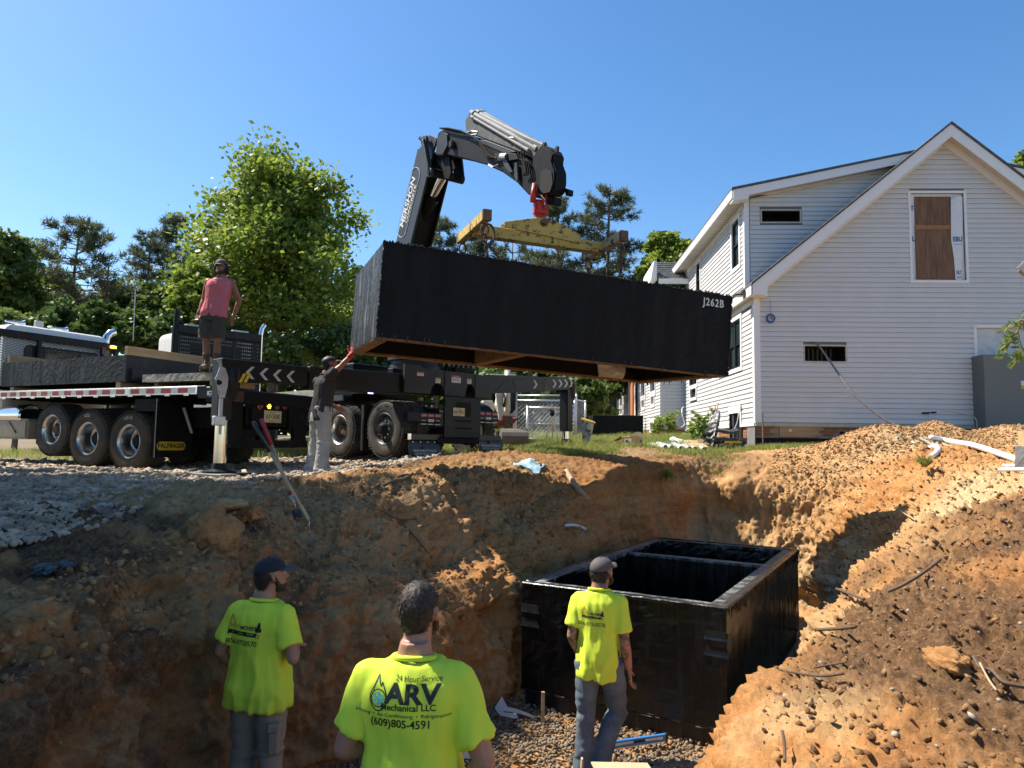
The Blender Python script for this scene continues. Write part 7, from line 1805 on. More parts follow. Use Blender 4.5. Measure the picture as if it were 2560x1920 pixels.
# --- slim man beside the sunken tank
H3 = 1.80
l3 = stand(1497, 1380, 5.9, H3);
w3 = person('slim man in neon yellow shirt, grey cap and jeans beside the sunken tank', l3, R(-18), std(lean=(-.0, .03, 0), wide=.90, sh_l=(-.162, .02, 1.40), sh_r=(.162, .02, 1.40), el_l=(-.215, -.03, 1.12), wr_l=(-.17, .12, .92), el_r=(.218, -.02, 1.10), wr_r=(.235, .08, .86), head=(.02, .065, 1.625), head_yaw=R(-26), head_pitch=R(10), knee_r=(.135, .14, .52), ankle_r=(-.01, -.02, .14), hip_l=(-.09, 0, .90), knee_l=(-.10, .0, .49), ankle_l=(-.11, -.03, .10), toe_r=(.02, .13, .06)),
     None, M_skin_tattoo, [dict(kind='shirt', mat=M_hivis, hem=.80, seed=14, fold=1.0), dict(kind='trousers', mat=M_denim, ease=.016, fold=1.3), dict(kind='boots', mat=M_boot), dict(kind='hair', style='under'), dict(kind='beard'), dict(kind='cap', mat=M_cap_grey)])
s3_ = [c for c in w3.children if c.name.startswith('shirt')][0]
put_print(s3_, earth_logo(-.03, 1.325, .082)+[ptext('856-975-0570', -.035, 1.245, .040, M_ink, bold=.0004)])
t3 = [c for c in w3.children if c.name.startswith('trousers')][0]
# --- man standing on the slab
H4 = 1.85
l4 = Vector(P(527, 927, 11.55)); l4.z = SLABTOP
w4 = person('man in pink sleeveless shirt and olive shorts standing on the flatbed slab', l4, R(180-3), std(lean=(-.10, .0, 0), sh_l=(-.265, 0, 1.42), sh_r=(.105, .0, 1.43), el_r=(.20, -.06, 1.16), wr_r=(.215, .03, .92), el_l=(-.34, -.14, 1.15), wr_l=(-.27, -.13, .93), head=(-.115, .06, 1.655), head_yaw=R(4), head_pitch=R(-8), knee_l=(-.095, .03, .49), ankle_l=(-.075, .0, .10), ankle_r=(.085, -.02, .10), knee_r=(.095, .01, .49), toe_l=(-.10, .16, .05), toe_r=(.07, .15, .05), curl_r=1.0, hs_r=(-1, .4, 0), hand=1.05),
     None, M_skin_tan, [dict(kind='shirt', mat=M_pink, hem=.87, sleeve=0, seed=21, fold=.9, ease=.034), dict(kind='shorts', mat=M_olive, ease=.03), dict(kind='boots', mat=M_boot, high=.20, laces=True), dict(kind='hair', style='long'), dict(kind='beard'), dict(kind='cap', mat=M_cap_olive), dict(kind='glasses'), dict(kind='glove', side='r', mat=M_glove), dict(kind='chain')], 1.045)
# --- man steadying the tank
hp5 = P(890, 876, 10.42); l5 = P(795, 1197, 10.45); l5.z = P(795, 1193, 10.45).z
y5 = R(-52)
toL = lambda p: Matrix.Rotation(-y5, 3, 'Z') @ (Vector(p)-l5)
hl5 = toL(hp5); sh5 = Vector((.20, .03, 1.47)); wr5 = sh5+(hl5-sh5)*1.0-(hl5-sh5).normalized()*.10
L5 = (wr5-sh5).length; sc5 = 1.0
el5 = sh5.lerp(wr5, .52)+Vector((0, 0, -.02))
w5 = person('man in dark shirt and black cap pushing the hanging tank with a red glove', l5, y5, std(lean=(.05, .05, 0), sh_r=tuple(sh5), el_r=tuple(el5), wr_r=tuple(wr5), hd_r=(hl5-sh5).normalized()*.5+Vector((0, 0, 1)), hs_r=(-1, -.2, .2), curl_r=.15, th_r=1, sh_l=(-.175, .02, 1.41), el_l=(-.22, .10, 1.14), wr_l=(-.12, .28, 1.05), head=(.06, .10, 1.655), head_yaw=R(-18), head_pitch=R(12), ankle_l=(-.14, -.05, .10), ankle_r=(.14, -.02, .10), knee_l=(-.12, .0, .49), knee_r=(.12, .02, .49)),
     None, M_skin_tan, [dict(kind='shirt', mat=M_charcoal, hem=.83, sleeve=.62, seed=30, fold=1.1), dict(kind='trousers', mat=M_denim_pale, ease=.040, fold=1.3), dict(kind='boots', mat=M_boot), dict(kind='hair', style='under'), dict(kind='beard'), dict(kind='cap', mat=M_ink, brim=M_cap_grey), dict(kind='glove', side='r', mat=M_glove_red)])

# ------------------------------------------------------------------ trees and plants
def leaf_cloud(name, C, size, m, parent, rng, tint, elong=1.5, droop=.0):
    """one leaf per point of C: a small folded blade with its own direction; tint per leaf"""
    n = len(C); a = rng.normal(0, 1, (n, 3)); a[:, 2] = a[:, 2]*.55-droop; a /= np.linalg.norm(a, axis=1)[:, None]
    b = rng.normal(0, 1, (n, 3)); b -= a*(a*b).sum(1)[:, None]; b /= np.linalg.norm(b, axis=1)[:, None]
    s = size*rng.uniform(.65, 1.25, n)[:, None]
    V = np.stack([C-a*s*elong*.5, C+b*s*.5, C+a*s*elong*.5, C-b*s*.5], 1).reshape(-1, 3)
    F = np.arange(n*4).reshape(-1, 4)
    o = arr_mesh(name, V, F, m, parent); set_attr(o.data, 'tint', np.repeat(tint, 4)); return o
def broadleaf(label, px, topy, Y, half, basey, n_leaf, leaf, seed, m=None, group=None, name='broadleaf_tree', shape=1.0, lean=0.0, pos=None, H=None, r=None, cb=None, twigs=1.0):
    rng = np.random.default_rng(seed); rr = random.Random(seed)
    if pos is None:
        t = P(px, topy, Y); b = P(px, basey, Y); pos = (t.x, Y); z0 = zg(*pos); H = (t.z-z0)*.94; cb = max(.3, b.z-z0); r = half*Y/FPX
    else: z0 = zg(*pos)
    root = thing(name, label, 'tree', (pos[0], pos[1], z0), 0, group)
    tr = MB(); tp = []
    for k in range(9):
        s = k/8; tp.append(Vector((lean*s*s*H+rr.uniform(-.12, .12)*s, rr.uniform(-.12, .12)*s, s*H*.93-.15)))
    tr.tube(tp, [max(.02, .020*H*(1-s/8)**1.15+.012) for s in range(9)], 9)
    pts = []; cl = []
    nl = int(26*twigs)
    for k in range(nl):
        s = .12+.86*(k+rr.random())/nl; zz = cb+(H-cb)*s; i = min(7, int(zz/(H*.93)*8)); p0 = tp[i].lerp(tp[i+1], min(1, max(0, zz/(H*.93)*8-i))); p0 = p0-Vector((0, 0, (zz-cb)*.18))
        prof = max(.08, max(0, 1-s)**.5*min(1, .45+max(0, s)*2.4)) if shape == 1 else max(.05, 1-abs(2*s-.75))**.5
        a = k*2.399+rr.uniform(-.4, .4); L = r*prof*rr.uniform(.72, 1.12)
        tip = Vector((tp[min(8, i+1)].x+math.cos(a)*L, tp[min(8, i+1)].y+math.sin(a)*L, min(H, zz+L*rr.uniform(.05, .35))))
        mid = p0.lerp(tip, .5)+Vector((rr.uniform(-.2, .2), rr.uniform(-.2, .2), L*.10))
        tr.tube([p0, mid, tip], [.011*H*max(0, 1-s)**.7+.018, .02+.004*H*max(0, 1-s), .010], 6)
        for q in range(9):
            t = rr.uniform(.22, 1.05); c = (p0.lerp(mid, t*2) if t < .5 else mid.lerp(tip, (t-.5)*2)); d = Vector((rr.gauss(0, 1), rr.gauss(0, 1), rr.gauss(.25, .7))).normalized(); e = c+d*r*rr.uniform(.14, .34)
            tr.tube([c, c.lerp(e, .5)+Vector((0, 0, .05)), e], [.020, .013, .006], 4); cl.append(e); cl.append(c.lerp(e, .55))
        cl.append(tip)
    for q in range(10): cl.append(Vector((tp[8].x+rr.gauss(0, r*.12), rr.gauss(0, r*.12), H*rr.uniform(.88, 1.0))))
    obj('trunk', tr, M_bark, root, smooth=True)
    cl = np.array([tuple(c) for c in cl]); w = rng.uniform(.4, 1.3, len(cl)); idx = rng.choice(len(cl), n_leaf, p=w/w.sum())
    sp = r*.095*(1+rng.uniform(-.3, .5, len(cl)))[idx][:, None]
    C = cl[idx]+np.clip(rng.normal(0, 1, (n_leaf, 3)), -1.7, 1.7)*sp*[1, 1, .62]
    ct = rng.uniform(-.18, .18, len(cl))[idx]; tint = np.clip(.5+ct+rng.normal(0, .16, n_leaf), 0, 1)
    leaf_cloud('crown', C, leaf, m or M_leaf_maple, root, rng, tint); return root
def pine(label, px, topy, Y, half, basey, seed, group=None, dens=1.0, lean=0.0, sparse=False, dead=False, name='pine_tree'):
    rng = np.random.default_rng(seed); rr = random.Random(seed); t = P(px, topy, Y); b = P(px, basey, Y); pos = (t.x, Y); z0 = zg(*pos); H = t.z-z0; cb = max(1.0, b.z-z0); r = 1.3*half*Y/FPX
    root = thing(name, label, 'tree', (pos[0]-lean*H, pos[1], z0), 0, group); tr = MB(); tp = []
    for k in range(11):
        s = k/10; tp.append(Vector((lean*H*s+math.sin(s*5+seed)*.12*H*.06, math.cos(s*4+seed)*.1, s*H-.2)))
    tr.tube(tp, [.016*H*(1-.9*s/10)+.01 for s in range(11)], 9); base = []; dirs = []
    z = cb
    while z < H*.985:
        s = (z-cb)/(H-cb); n = rr.choice((3, 4, 5)) if not sparse else rr.choice((2, 3, 4))
        i = min(9, int(z/H*10)); c = tp[i].lerp(tp[i+1], z/H*10-i)
        for k in range(n):
            a = rr.random()*2*PI; prof = (min(1, .35+s*2.2) if s < .3 else 1)*max(0, 1-s)**.62+.10; L = r*prof*rr.uniform(.6, 1.15)
            e = c+Vector((math.cos(a)*L, math.sin(a)*L, L*rr.uniform(-.10, .32)+.1)); m_ = c.lerp(e, .5)+Vector((0, 0, -.04*L))
            tr.tube([c, m_, e], [.03*(1-s)+.015, .018, .006], 5)
            for q in range(int((6+L*6.5))):
                u = rr.uniform(.28, 1.03) if not sparse else rr.uniform(.5, 1.03); p = c.lerp(m_, u*2) if u < .5 else m_.lerp(e, (u-.5)*2)
                d = Vector((rr.gauss(0, 1), rr.gauss(0, 1), rr.gauss(.3, .5))).normalized(); tw = p+d*rr.uniform(.12, .42)*(.5+.5*(1-s));
                if q % 2 == 0: tr.tube([p, tw], [.008, .004], 3)
                base.append(tuple(tw)); dirs.append(tuple((e-c).normalized()*.6+d))
        z += rr.uniform(.30, .55)*max(.6, H/13)/dens
    obj('trunk', tr, M_bark_pine, root, smooth=True)
    if dead: return root
    base = np.array(base); dirs = np.array(dirs); dirs /= np.linalg.norm(dirs, axis=1)[:, None]; n = len(base); k = 15
    B = np.repeat(base, k, 0)+rng.normal(0, .055, (n*k, 3)); D = np.repeat(dirs, k, 0)*.9+rng.normal(0, .75, (n*k, 3)); D[:, 2] += .25; D /= np.linalg.norm(D, axis=1)[:, None]
    side = rng.normal(0, 1, (n*k, 3)); side -= D*(side*D).sum(1)[:, None]; side /= np.linalg.norm(side, axis=1)[:, None]
    L = rng.uniform(.18, .34, n*k)[:, None]*max(1, Y/36); wd = .022*max(1, Y/36)
    V = np.stack([B-side*wd, B+side*wd, B+D*L], 1).reshape(-1, 3); F = np.arange(n*k*3).reshape(-1, 3)
    o = arr_mesh('crown', V, F, M_needle, root); ti = np.clip(.45+np.repeat(rng.uniform(-.3, .3, n), k)+rng.normal(0, .12, n*k), 0, 1); set_attr(o.data, 'tint', np.repeat(ti, 3)); return root
GB, GP, GC = 'broadleaf trees behind the yard', 'pines behind the trucks', 'pines behind the hanging tank'
broadleaf('tall bright green maple behind the trucks, the fullest crown', 705, 366, 30, 275, 925, 34000, .165, 41, M_leaf_maple)
broadleaf('smaller leafy tree tucked against the left side of the tall maple', 500, 640, 27, 90, 880, 9000, .15, 44, M_leaf_maple, GB)
broadleaf('leafy tree at the left edge behind the white cab', 20, 545, 27, 115, 840, 9000, .16, 47, M_leaf_oak, GB)
pine('wide open pine with leaning trunk left of the crane truck cab', 205, 548, 31, 118, 790, 51, GP, 1.25, .03, True)
pine('slender bare pine between the open pine and the dark pair', 268, 655, 30, 45, 800, 52, GP, .6, 0, False, True)
pine('dark pine with its top left of the tall maple', 372, 578, 36, 92, 850, 53, GP, 1.0)
pine('dark pine half hidden by the tall maple', 440, 535, 38, 85, 850, 54, GP, 1.0)
pine('small pine right of the boom, lowest of the row', 1100, 532, 44, 68, 760, 55, GC)
pine('thin pale pine under the spreader beam', 1285, 600, 42, 85, 800, 56, GC, .7, 0, True)
pine('tall pine behind the red hook', 1400, 476, 40, 92, 830, 57, GC, 1.15)
pine('tallest pine, right of the red hook', 1525, 450, 40, 108, 840, 58, GC, 1.2)
pine('short pine behind the far end of the spreader beam', 1190, 575, 48, 60, 800, 59, GC)
broadleaf('rounded green tree beside the upper eave of the house', 1668, 552, 38, 82, 760, 12000, .20, 61, M_leaf_maple, GB)
broadleaf('tree whose top shows over the right slope of the gable', 2395, 352, 34, 95, 700, 9000, .19, 62, M_leaf_maple, GB)
broadleaf('tree at the right frame edge above the house roof', 2560, 345, 33, 75, 700, 8000, .19, 63, M_leaf_maple, GB)
broadleaf('tree at the right edge of the wood beyond the chain link fence', 1505, 860, 34, 90, 990, 8000, .2, 64, M_leaf_dark, GB)
broadleaf('shaded tree behind the chain link fence', 1330, 880, 36, 110, 1010, 8000, .2, 65, M_leaf_dark, GB)
broadleaf('shaded tree behind the crane frame', 960, 800, 36, 160, 1000, 8000, .2, 66, M_leaf_dark, GB)
pine('pine trunk standing behind the black panel on the grass', 1516, 800, 30, 40, 900, 67, GC, .6, 0, False, False)
for (a_, b_, c_, d_, e_, sd_, lb_) in ((130, 665, 34, 95, 860, 121, 'leafy tree low behind the open pine'), (300, 690, 35, 90, 860, 122, 'leafy tree filling the gap under the bare pine'), (395, 700, 33, 85, 880, 123, 'leafy tree low before the dark pines'), (900, 640, 40, 90, 900, 124, 'leafy tree right of the maple behind the tank end'), (1140, 690, 42, 110, 900, 125, 'leafy tree low behind the spreader beam'), (1330, 700, 42, 110, 900, 126, 'leafy tree low under the tall pine')):
    broadleaf(lb_, a_, b_, c_, d_, e_, 7500, .19, sd_, M_leaf_oak if sd_ % 2 else M_leaf_dark, GB)
# shade trees of the yard, outside the picture on the left: they shade the near gravel and the left bank
for i, (x, y, h, rr_, lb_) in enumerate(((-12.4, 10.7, 15.0, 3.0, 'tallest yard tree left of the gravel, beside the flatbed truck'), (-9.8, 7.2, 11.4, 2.5, 'yard tree left of the gravel, second from the flatbed truck'), (-8.0, 4.8, 10.0, 2.2, 'yard tree left of the gravel, third from the flatbed truck'), (-7.4, 2.6, 9.5, 2.2, 'yard tree left of the gravel, nearest to the viewer'))):
    broadleaf(lb_, 0, 0, 0, 0, 0, 11000, .24, 80+i, M_leaf_oak, 'yard trees left of the gravel', pos=(x, y), H=h, r=rr_, cb=2.4)
# shrubs of the undergrowth
rs = random.Random(31)
SL = ['low leafy shrub behind the white cab', 'leafy shrub between the white cab and the exhaust elbow', 'rounded shrub behind the exhaust elbow', 'leafy shrub before the dark pines', 'shrub behind the headache rack', 'shrub showing under the tall maple', 'bright shrub at the foot of the tall maple', 'shrub left of the hanging tank end', 'bushy shrub behind the fence sign', 'shrub right of the chain link fence', 'shrub behind the white excavator', 'shrub behind the turret']
SHR = [(60, 770, 24, 95, 900), (165, 745, 25, 90, 900), (260, 735, 25, 80, 900), (350, 760, 27, 80, 900), (440, 770, 26, 80, 900), (600, 800, 27, 85, 930), (700, 830, 26, 70, 930), (860, 810, 27, 95, 930), (1400, 950, 27, 75, 1040), (1470, 940, 28, 70, 1050), (1250, 930, 28, 75, 1040), (1050, 860, 30, 110, 1000)]
for i, (a, b, c, d, e) in enumerate(SHR):
    broadleaf(SL[i], a, b, c, d, e, 4200, .15, 100+i, M_leaf_dark if i % 3 else M_leaf_oak, 'undergrowth shrubs behind the trucks', 'shrub', 0, twigs=.5)
# far wood as one mass
def far_wood():
    rng = np.random.default_rng(77); n = 46000; x = rng.uniform(-75, 75, n); d = rng.uniform(0, 1, n); y = 56+d*9-.004*x*x
    top = 7.5+1.8*fbm(np.stack([x, 0*x, 0*x], 1), .12, 3, 4); z = E-.6+top*rng.uniform(0, 1, n)**.8
    C = np.stack([x, y, z], 1); o = leaf_cloud('far_wood', C, .62, M_leaf_dark, None, rng, np.clip(rng.normal(.45, .2, n), 0, 1)); tag(o, 'dark far wood closing the view behind everything', kind='stuff')
far_wood()
# ---- grass on the lawn behind the pit and along the house
def lawn():
    rng = np.random.default_rng(21)
    def patch(poly, n, h0, h1, seed):
        r = np.random.default_rng(seed); q = scatter(poly, n, r)
        cl = fbm(np.stack([q[:, 0], q[:, 1], 0*q[:, 0]], 1), 1.1, 3, 6)-1.0*((q[:, 0] > 2.3) & (q[:, 0] < 4.8) & (q[:, 1] > 13.1) & (q[:, 1] < 15.2))*r.random(len(q)); keep = cl > -.55+.4*r.random(n); q = q[keep]; return on_ground(q), r.uniform(h0, h1, len(q))*(1+.5*np.clip(cl[keep], -.5, 1))
    sets = [patch([(-.8,14.2),(.1,12.95),(1.4,13.05),(3.4,13.35),(4.6,13.6),(5.4,14.6),(5.4,15.9),(4.9,22),(4.7,24),(-1.5,24),(-3.5,19)], 60000, .05, .17, 1),
            patch([(.2,12.6),(1.4,12.75),(3.4,12.95),(4.6,13.2),(4.6,14.1),(-.3,14.0)], 22000, .05, .13, 2), patch([(4.2,13.6),(5.6,13.9),(8.0,14.9),(8.5,15.8),(5.4,15.8),(4.6,15.0)], 11000, .05, .15, 3),
            patch([(-12,16.5),(-1.5,15.5),(-3.5,24),(-20,24)], 9000, .08, .22, 4), patch([(-3.5,22),(5,22),(5,40),(-8,40)], 9000, .15, .35, 5)]
    p = np.concatenate([s[0] for s in sets]); h = np.concatenate([s[1] for s in sets]); n = len(p); r = rng
    a = r.uniform(0, 2*PI, n); w = np.stack([np.cos(a), np.sin(a), 0*a], 1)*(.004+.03*h*.35)[:, None]; ln = np.stack([r.normal(0, .28, n), r.normal(0, .28, n), np.ones(n)], 1)*h[:, None]
    bend = np.stack([r.normal(0, .3, n), r.normal(0, .3, n), 0*h], 1)*h[:, None]
    V = np.stack([p-w, p+w, p+ln*.6+w*.7, p+ln*.6-w*.7, p+ln+bend], 1).reshape(-1, 3); i = np.arange(n)*5
    F3 = np.concatenate([np.stack([i, i+1, i+2], 1), np.stack([i, i+2, i+3], 1), np.stack([i+3, i+2, i+4], 1)])
    o = arr_mesh('grass', V, F3, M_grass); set_attr(o.data, 'tint', np.repeat(np.clip(r.normal(.5, .24, n), 0, 1), 5)); tag(o, 'rough yellow green grass on the lawn behind the pit', kind='stuff')
lawn()
def weed(label, x, y, h, seed, n=260, name='weed', m=None):
    rng = np.random.default_rng(seed); z = zg(x, y); root = thing(name, label, 'plant', (x, y, z)); st = MB(); C = []
    for k in range(5):
        a = rng.uniform(0, 2*PI); e = Vector((math.cos(a)*h*.28, math.sin(a)*h*.28, h*rng.uniform(.7, 1))); st.tube([(0, 0, -.02), e*.5+Vector((0, 0, .05)), e], [.008, .006, .003], 4)
        for q in range(n//5): t = rng.uniform(.25, 1.05); C.append(tuple(e*t+Vector(rng.normal(0, .06, 3).tolist())))
    obj('stem', st, M_leaf_oak if False else M_root, root); leaf_cloud('leaves', np.array(C), .07, m or M_branch_leaf, root, rng, np.clip(rng.normal(.45, .2, len(C)), 0, 1), 2.4); return root
wp = P(1762, 1080, 16.6); weed('bright leafy weed against the white wall behind the black bundle', wp.x, wp.y, .75, 1)
wp = P(1683, 1085, 22); weed('small weed before the shaded wing of the house', wp.x, wp.y, .8, 2)
wp = P(1640, 1090, 22); weed('weed clump at the corner of the far facade', wp.x, wp.y, .7, 3, 320)
wp = P(1740, 1085, 17.5); weed('low weeds among the scraps at the wall foot', wp.x, wp.y, .5, 4, 200)
# uprooted tuft dangling over the cut
tp_ = look(1666, 1172)
def tuft(label, c, n, down, seed, L=.24):
    rng = np.random.default_rng(seed); root = thing('grass_tuft', label, 'grass tuft', c); V = []; F = []
    for k in range(n):
        a = rng.normal(0, .45); b = rng.normal(0, .3); l = L*rng.uniform(.6, 1.2); d = Vector((a, -.25+b, -1 if down else 1)).normalized()*l; w = Vector((.006, 0, .003)); o = len(V)
        V += [tuple(-w), tuple(w), tuple(d*.55+w+Vector((a*.03, -.02, 0))), tuple(d+Vector((a*.06, 0, -.02 if down else 0)))]; F += [(o, o+1, o+2), (o, o+2, o+3)]
    ob = arr_mesh('blades', V, F, M_grass, root); set_attr(ob.data, 'tint', np.repeat(rng.uniform(.2, .8, n), 4))
tuft('pale uprooted grass tuft hanging upside down on the pit wall', Vector(tp_)+Vector((0, -.06, 0)), 60, True, 5)
tq = look(2312, 1172); tuft('drying grass tuft on the sunlit bank beneath the white elbow pipe', tq+Vector((0, -.02, .02)), 50, False, 6, .2)
# leafy branch reaching in at the right edge
def twig_branch():
    o = P(2566, 800, 5.2); root = thing('leafy_branch', 'sunlit willow-like branch reaching in at the right edge', 'branch', o); st = MB(); C = []; A = []
    rng = np.random.default_rng(4); at = lambda x, y, d=5.2: P(x, y, d)-o
    main = [at(2640, 770), at(2590, 790), at(2560, 805), at(2540, 832), at(2520, 858), at(2495, 880)]; st.tube(main, [.012, .010, .008, .006, .005, .003], 5)
    tw = [[at(2566, 800), at(2550, 800), at(2525, 812), at(2510, 830)], [at(2545, 828), at(2550, 850), at(2556, 880)], [at(2530, 845), at(2520, 868), at(2508, 890)], [at(2556, 880), at(2545, 896), at(2535, 906)], [at(2590, 790), at(2580, 770), at(2555, 790)]]
    for t in tw: st.tube(t, .004, 4)
    V = []; F = []
    for line in tw+[main[2:]]:
        for k in range(26):
            s = rng.uniform(0, len(line)-1.001); i = int(s); c = line[i].lerp(line[i+1], s-i); d = Vector((rng.normal(-.5, .6), rng.normal(0, .4), rng.normal(-.45, .4))).normalized(); l = rng.uniform(.04, .085); w = d.cross(Vector((0, 1, .2))).normalized()*l*.13; b = len(V)
            V += [tuple(c), tuple(c+d*l*.5+w), tuple(c+d*l), tuple(c+d*l*.5-w)]; F.append((b, b+1, b+2, b+3))
    obj('twig', st, M_root_pale, root); lf = arr_mesh('leaves', V, F, M_branch_leaf, root); set_attr(lf.data, 'tint', np.repeat(np.clip(rng.normal(.5, .25, len(F)), 0, 1), 4))
    st2 = MB(); st2.tube([at(2640, 640), at(2562, 652), at(2542, 671), at(2556, 676)], [.006, .005, .004, .003], 4); st2.tube([at(2548, 676), at(2556, 684), at(2560, 690)], [.01, .012, .006], 5); obj('twig', st2, M_root_pale, root)
twig_branch()

# ------------------------------------------------------------------ things on the grass by the house
def ground_at(x, y, Y):
    p = P(x, y, Y); return Vector((p.x, p.y, zg(p.x, p.y)))
def gp(x, y):
    d = ray(x, y); t = 1.0; prev = None
    for k in range(400):
        t = 2+k*.08; q = Vector((0, 0, E))+d*(t/d.y)
        if q.z <= zg(q.x, q.y): return Vector((q.x, q.y, zg(q.x, q.y)))
    return Vector((q.x, q.y, zg(q.x, q.y)))
# chain link fence panels
fa, fb = ground_at(1297, 1080, 21.5), ground_at(1436, 1085, 21.0)
def fence_panel(label, a, b, H, lean=0.0, rail=True, dense=.13, gate=False):
    d = (b-a); d.z = 0; L = d.length; ang = math.atan2(d.y, d.x)
    t = thing('chain_link_panel', label, 'fence panel', a, 0, 'chain link panels on the lawn', (Matrix.Rotation(ang, 3, 'Z') @ Matrix.Rotation(lean, 3, 'X')).to_quaternion())
    for x in (0, L): obj('post', MB().tube([(x, 0, -.05), (x, 0, H)], .032, 8), M_galv, t, smooth=True)
    for z in ((.06, H-.04) if not gate else (.06, H*.5, H-.04)): obj('rail', MB().tube([(0, 0, z), (L, 0, z)], .026, 8), M_galv, t, smooth=True)
    m = MB(); n = int(L/dense); s = H-.12
    for k in range(-int(s/dense), n+1):
        for sg in (1, -1):
            x0 = k*dense; x1 = x0+s
            a0 = (max(0, x0), .06+max(0, -x0)); e = min(x1, L); b0 = (e, .06+(e-x0))
            if b0[0]-a0[0] > .02:
                p, q = (a0, b0) if sg > 0 else ((L-a0[0], a0[1]), (L-b0[0], b0[1])); m.tube([(p[0], 0, p[1]), (q[0], 0, q[1])], .0032, 3, False)
    tag(obj('chain_link', m, M_galv, t, fix=False), kind='stuff'); return t
H_ = P(1297, 918, 21.5).z-fa.z
fn1 = fence_panel('long chain link panel carrying the red and white signs', ground_at(1285, 1080, 21.6), ground_at(1436, 1085, 21.4), P(1360, 998, 21.5).z-fa.z, .0)
pq = (P(1319, 1080, 20.8), P(1424, 1083, 20.8))
fn2 = fence_panel('shorter leaning chain link gate before the long panel', ground_at(1318, 1080, 20.6), ground_at(1424, 1083, 20.6), P(1370, 1012, 20.6).z-ground_at(1370, 1080, 20.6).z, R(-9), gate=True)
fn3 = fence_panel('chain link panel reaching behind the far outrigger leg', ground_at(1436, 1085, 21.6), ground_at(1463, 1070, 22.5), P(1460, 997, 22.4).z-ground_at(1460, 1075, 22.4).z, 0)
fn4 = fence_panel('tall chain link panel behind, with sloping top rail', ground_at(1290, 1075, 24.5), ground_at(1440, 1075, 24.0), P(1345, 984, 24).z-ground_at(1345, 1075, 24).z, 0)
ffr = fn1
def fsign(px, py, w, h, top, sub, red):
    p = P(px, py, 21.38); t = thing('fence_sign', 'white fence sign with red lettering %s' % ('NATIONAL, hung on the chain link' if red else 'and red frame, above the lower sign'), 'sign', p, 0)
    obj('sign_face', MB().box((0, 0, 0), (w, .012, h)), M_white_tape, t)
    if red: text('lettering', top, h*.42, M_red_ink, t, frame4((0, -.008, h*.20), (1, 0, 0), (0, 0, 1)), .001, bold=.004, sx=.95); text('lettering', sub, h*.26, M_red_ink, t, frame4((0, -.008, -h*.26), (1, 0, 0), (0, 0, 1)), .001)
    else:
        obj('sign_band', MB().span((-w/2, -.009, -h/2), (w/2, -.0065, -h*.30)).span((-w/2, -.009, h*.30), (w/2, -.0065, h/2)), M_red_ink, t); text('lettering', top, h*.40, M_red_ink, t, frame4((0, -.008, 0), (1, 0, 0), (0, 0, 1)), .001, sx=.85)
fsign(1400, 1027, .33, .13, 'NATIONAL', 'FENCE CO', True); fsign(1412, 1018.5, .36, .10, 'CONSTRUCTION', '', False)
# survey instrument on a tripod
tb_ = ground_at(1380, 1078, 18.5); hz_ = P(1380, 1035, 18.5).z-tb_.z
tpd = thing('survey_tripod', 'small survey instrument on a pale tripod before the fence', 'tripod', tb_)
for k in range(3):
    a = 2*PI*k/3+.5; obj('leg', MB().bar((math.cos(a)*.22, math.sin(a)*.22, 0), (math.cos(a)*.03, math.sin(a)*.03, hz_-.1), .026, .016), M_card_pale, tpd)
obj('instrument', MB().box((0, 0, hz_+.03), (.10, .08, .16)).lathe([(.02, -.09), (.028, -.05), (.028, .07)], (0, 0, hz_+.05), (0, 1, 0), 12), M_black_flat, tpd, bevel=.01); obj('carry_handle', MB().tube([(-.04, 0, hz_+.10), (-.04, 0, hz_+.16), (.04, 0, hz_+.16), (.04, 0, hz_+.10)], .009, 6), M_red_hook, tpd)
# yellow and grey hand machine by the far outrigger
hm = ground_at(1467, 1085, 17.5); hmm = thing('hand_machine', 'yellow topped grey hand machine tilted beside the far outrigger', 'machine', hm, R(-20)); zt = P(1467, 1045, 17.5).z-hm.z
obj('machine_body', MB().hexa([(-.09, -.1, .12), (.06, -.1, .08), (.06, .1, .08), (-.09, .1, .12), (-.10, -.12, zt-.06), (.16, -.12, zt-.12), (.16, .12, zt-.12), (-.10, .12, zt-.06)]), mat('machine_grey', (.34, .33, .31), .5, wear=(.06, .055, .05), wearpos=(.5, .56), wscale=9), hmm, bevel=.015)
obj('machine_cover', MB().hexa([(-.13, -.09, zt-.05), (.22, -.09, zt-.14), (.22, .09, zt-.14), (-.13, .09, zt-.05), (-.13, -.07, zt+.02), (.20, -.07, zt-.09), (.20, .07, zt-.09), (-.13, .07, zt+.02)]), M_yellow, hmm, bevel=.02)
obj('machine_foot', MB().box((-.02, 0, .06), (.22, .24, .10)), M_black_flat, hmm, bevel=.02); obj('engine_fins', MB().box((.10, -.125, zt-.22), (.10, .02, .14)), M_alu, hmm)
# black panel beyond
pa_, pb_ = ground_at(1482, 1080, 21.5), ground_at(1608, 1078, 21.5); zt = P(1545, 1038, 21.5).z
bpn = thing('black_tank_panel', 'long black coated concrete panel standing on the lawn by the far facade', 'panel', pa_, 0)
obj('panel_body', MB().span((0, 0, -.2), ((pb_-pa_).x, 1.2, zt-pa_.z)), M_tar_matt, bpn); obj('panel_edge', MB().span((-.004, -.004, zt-pa_.z-.012), ((pb_-pa_).x+.004, .02, zt-pa_.z+.006)), M_rim_brown, bpn)
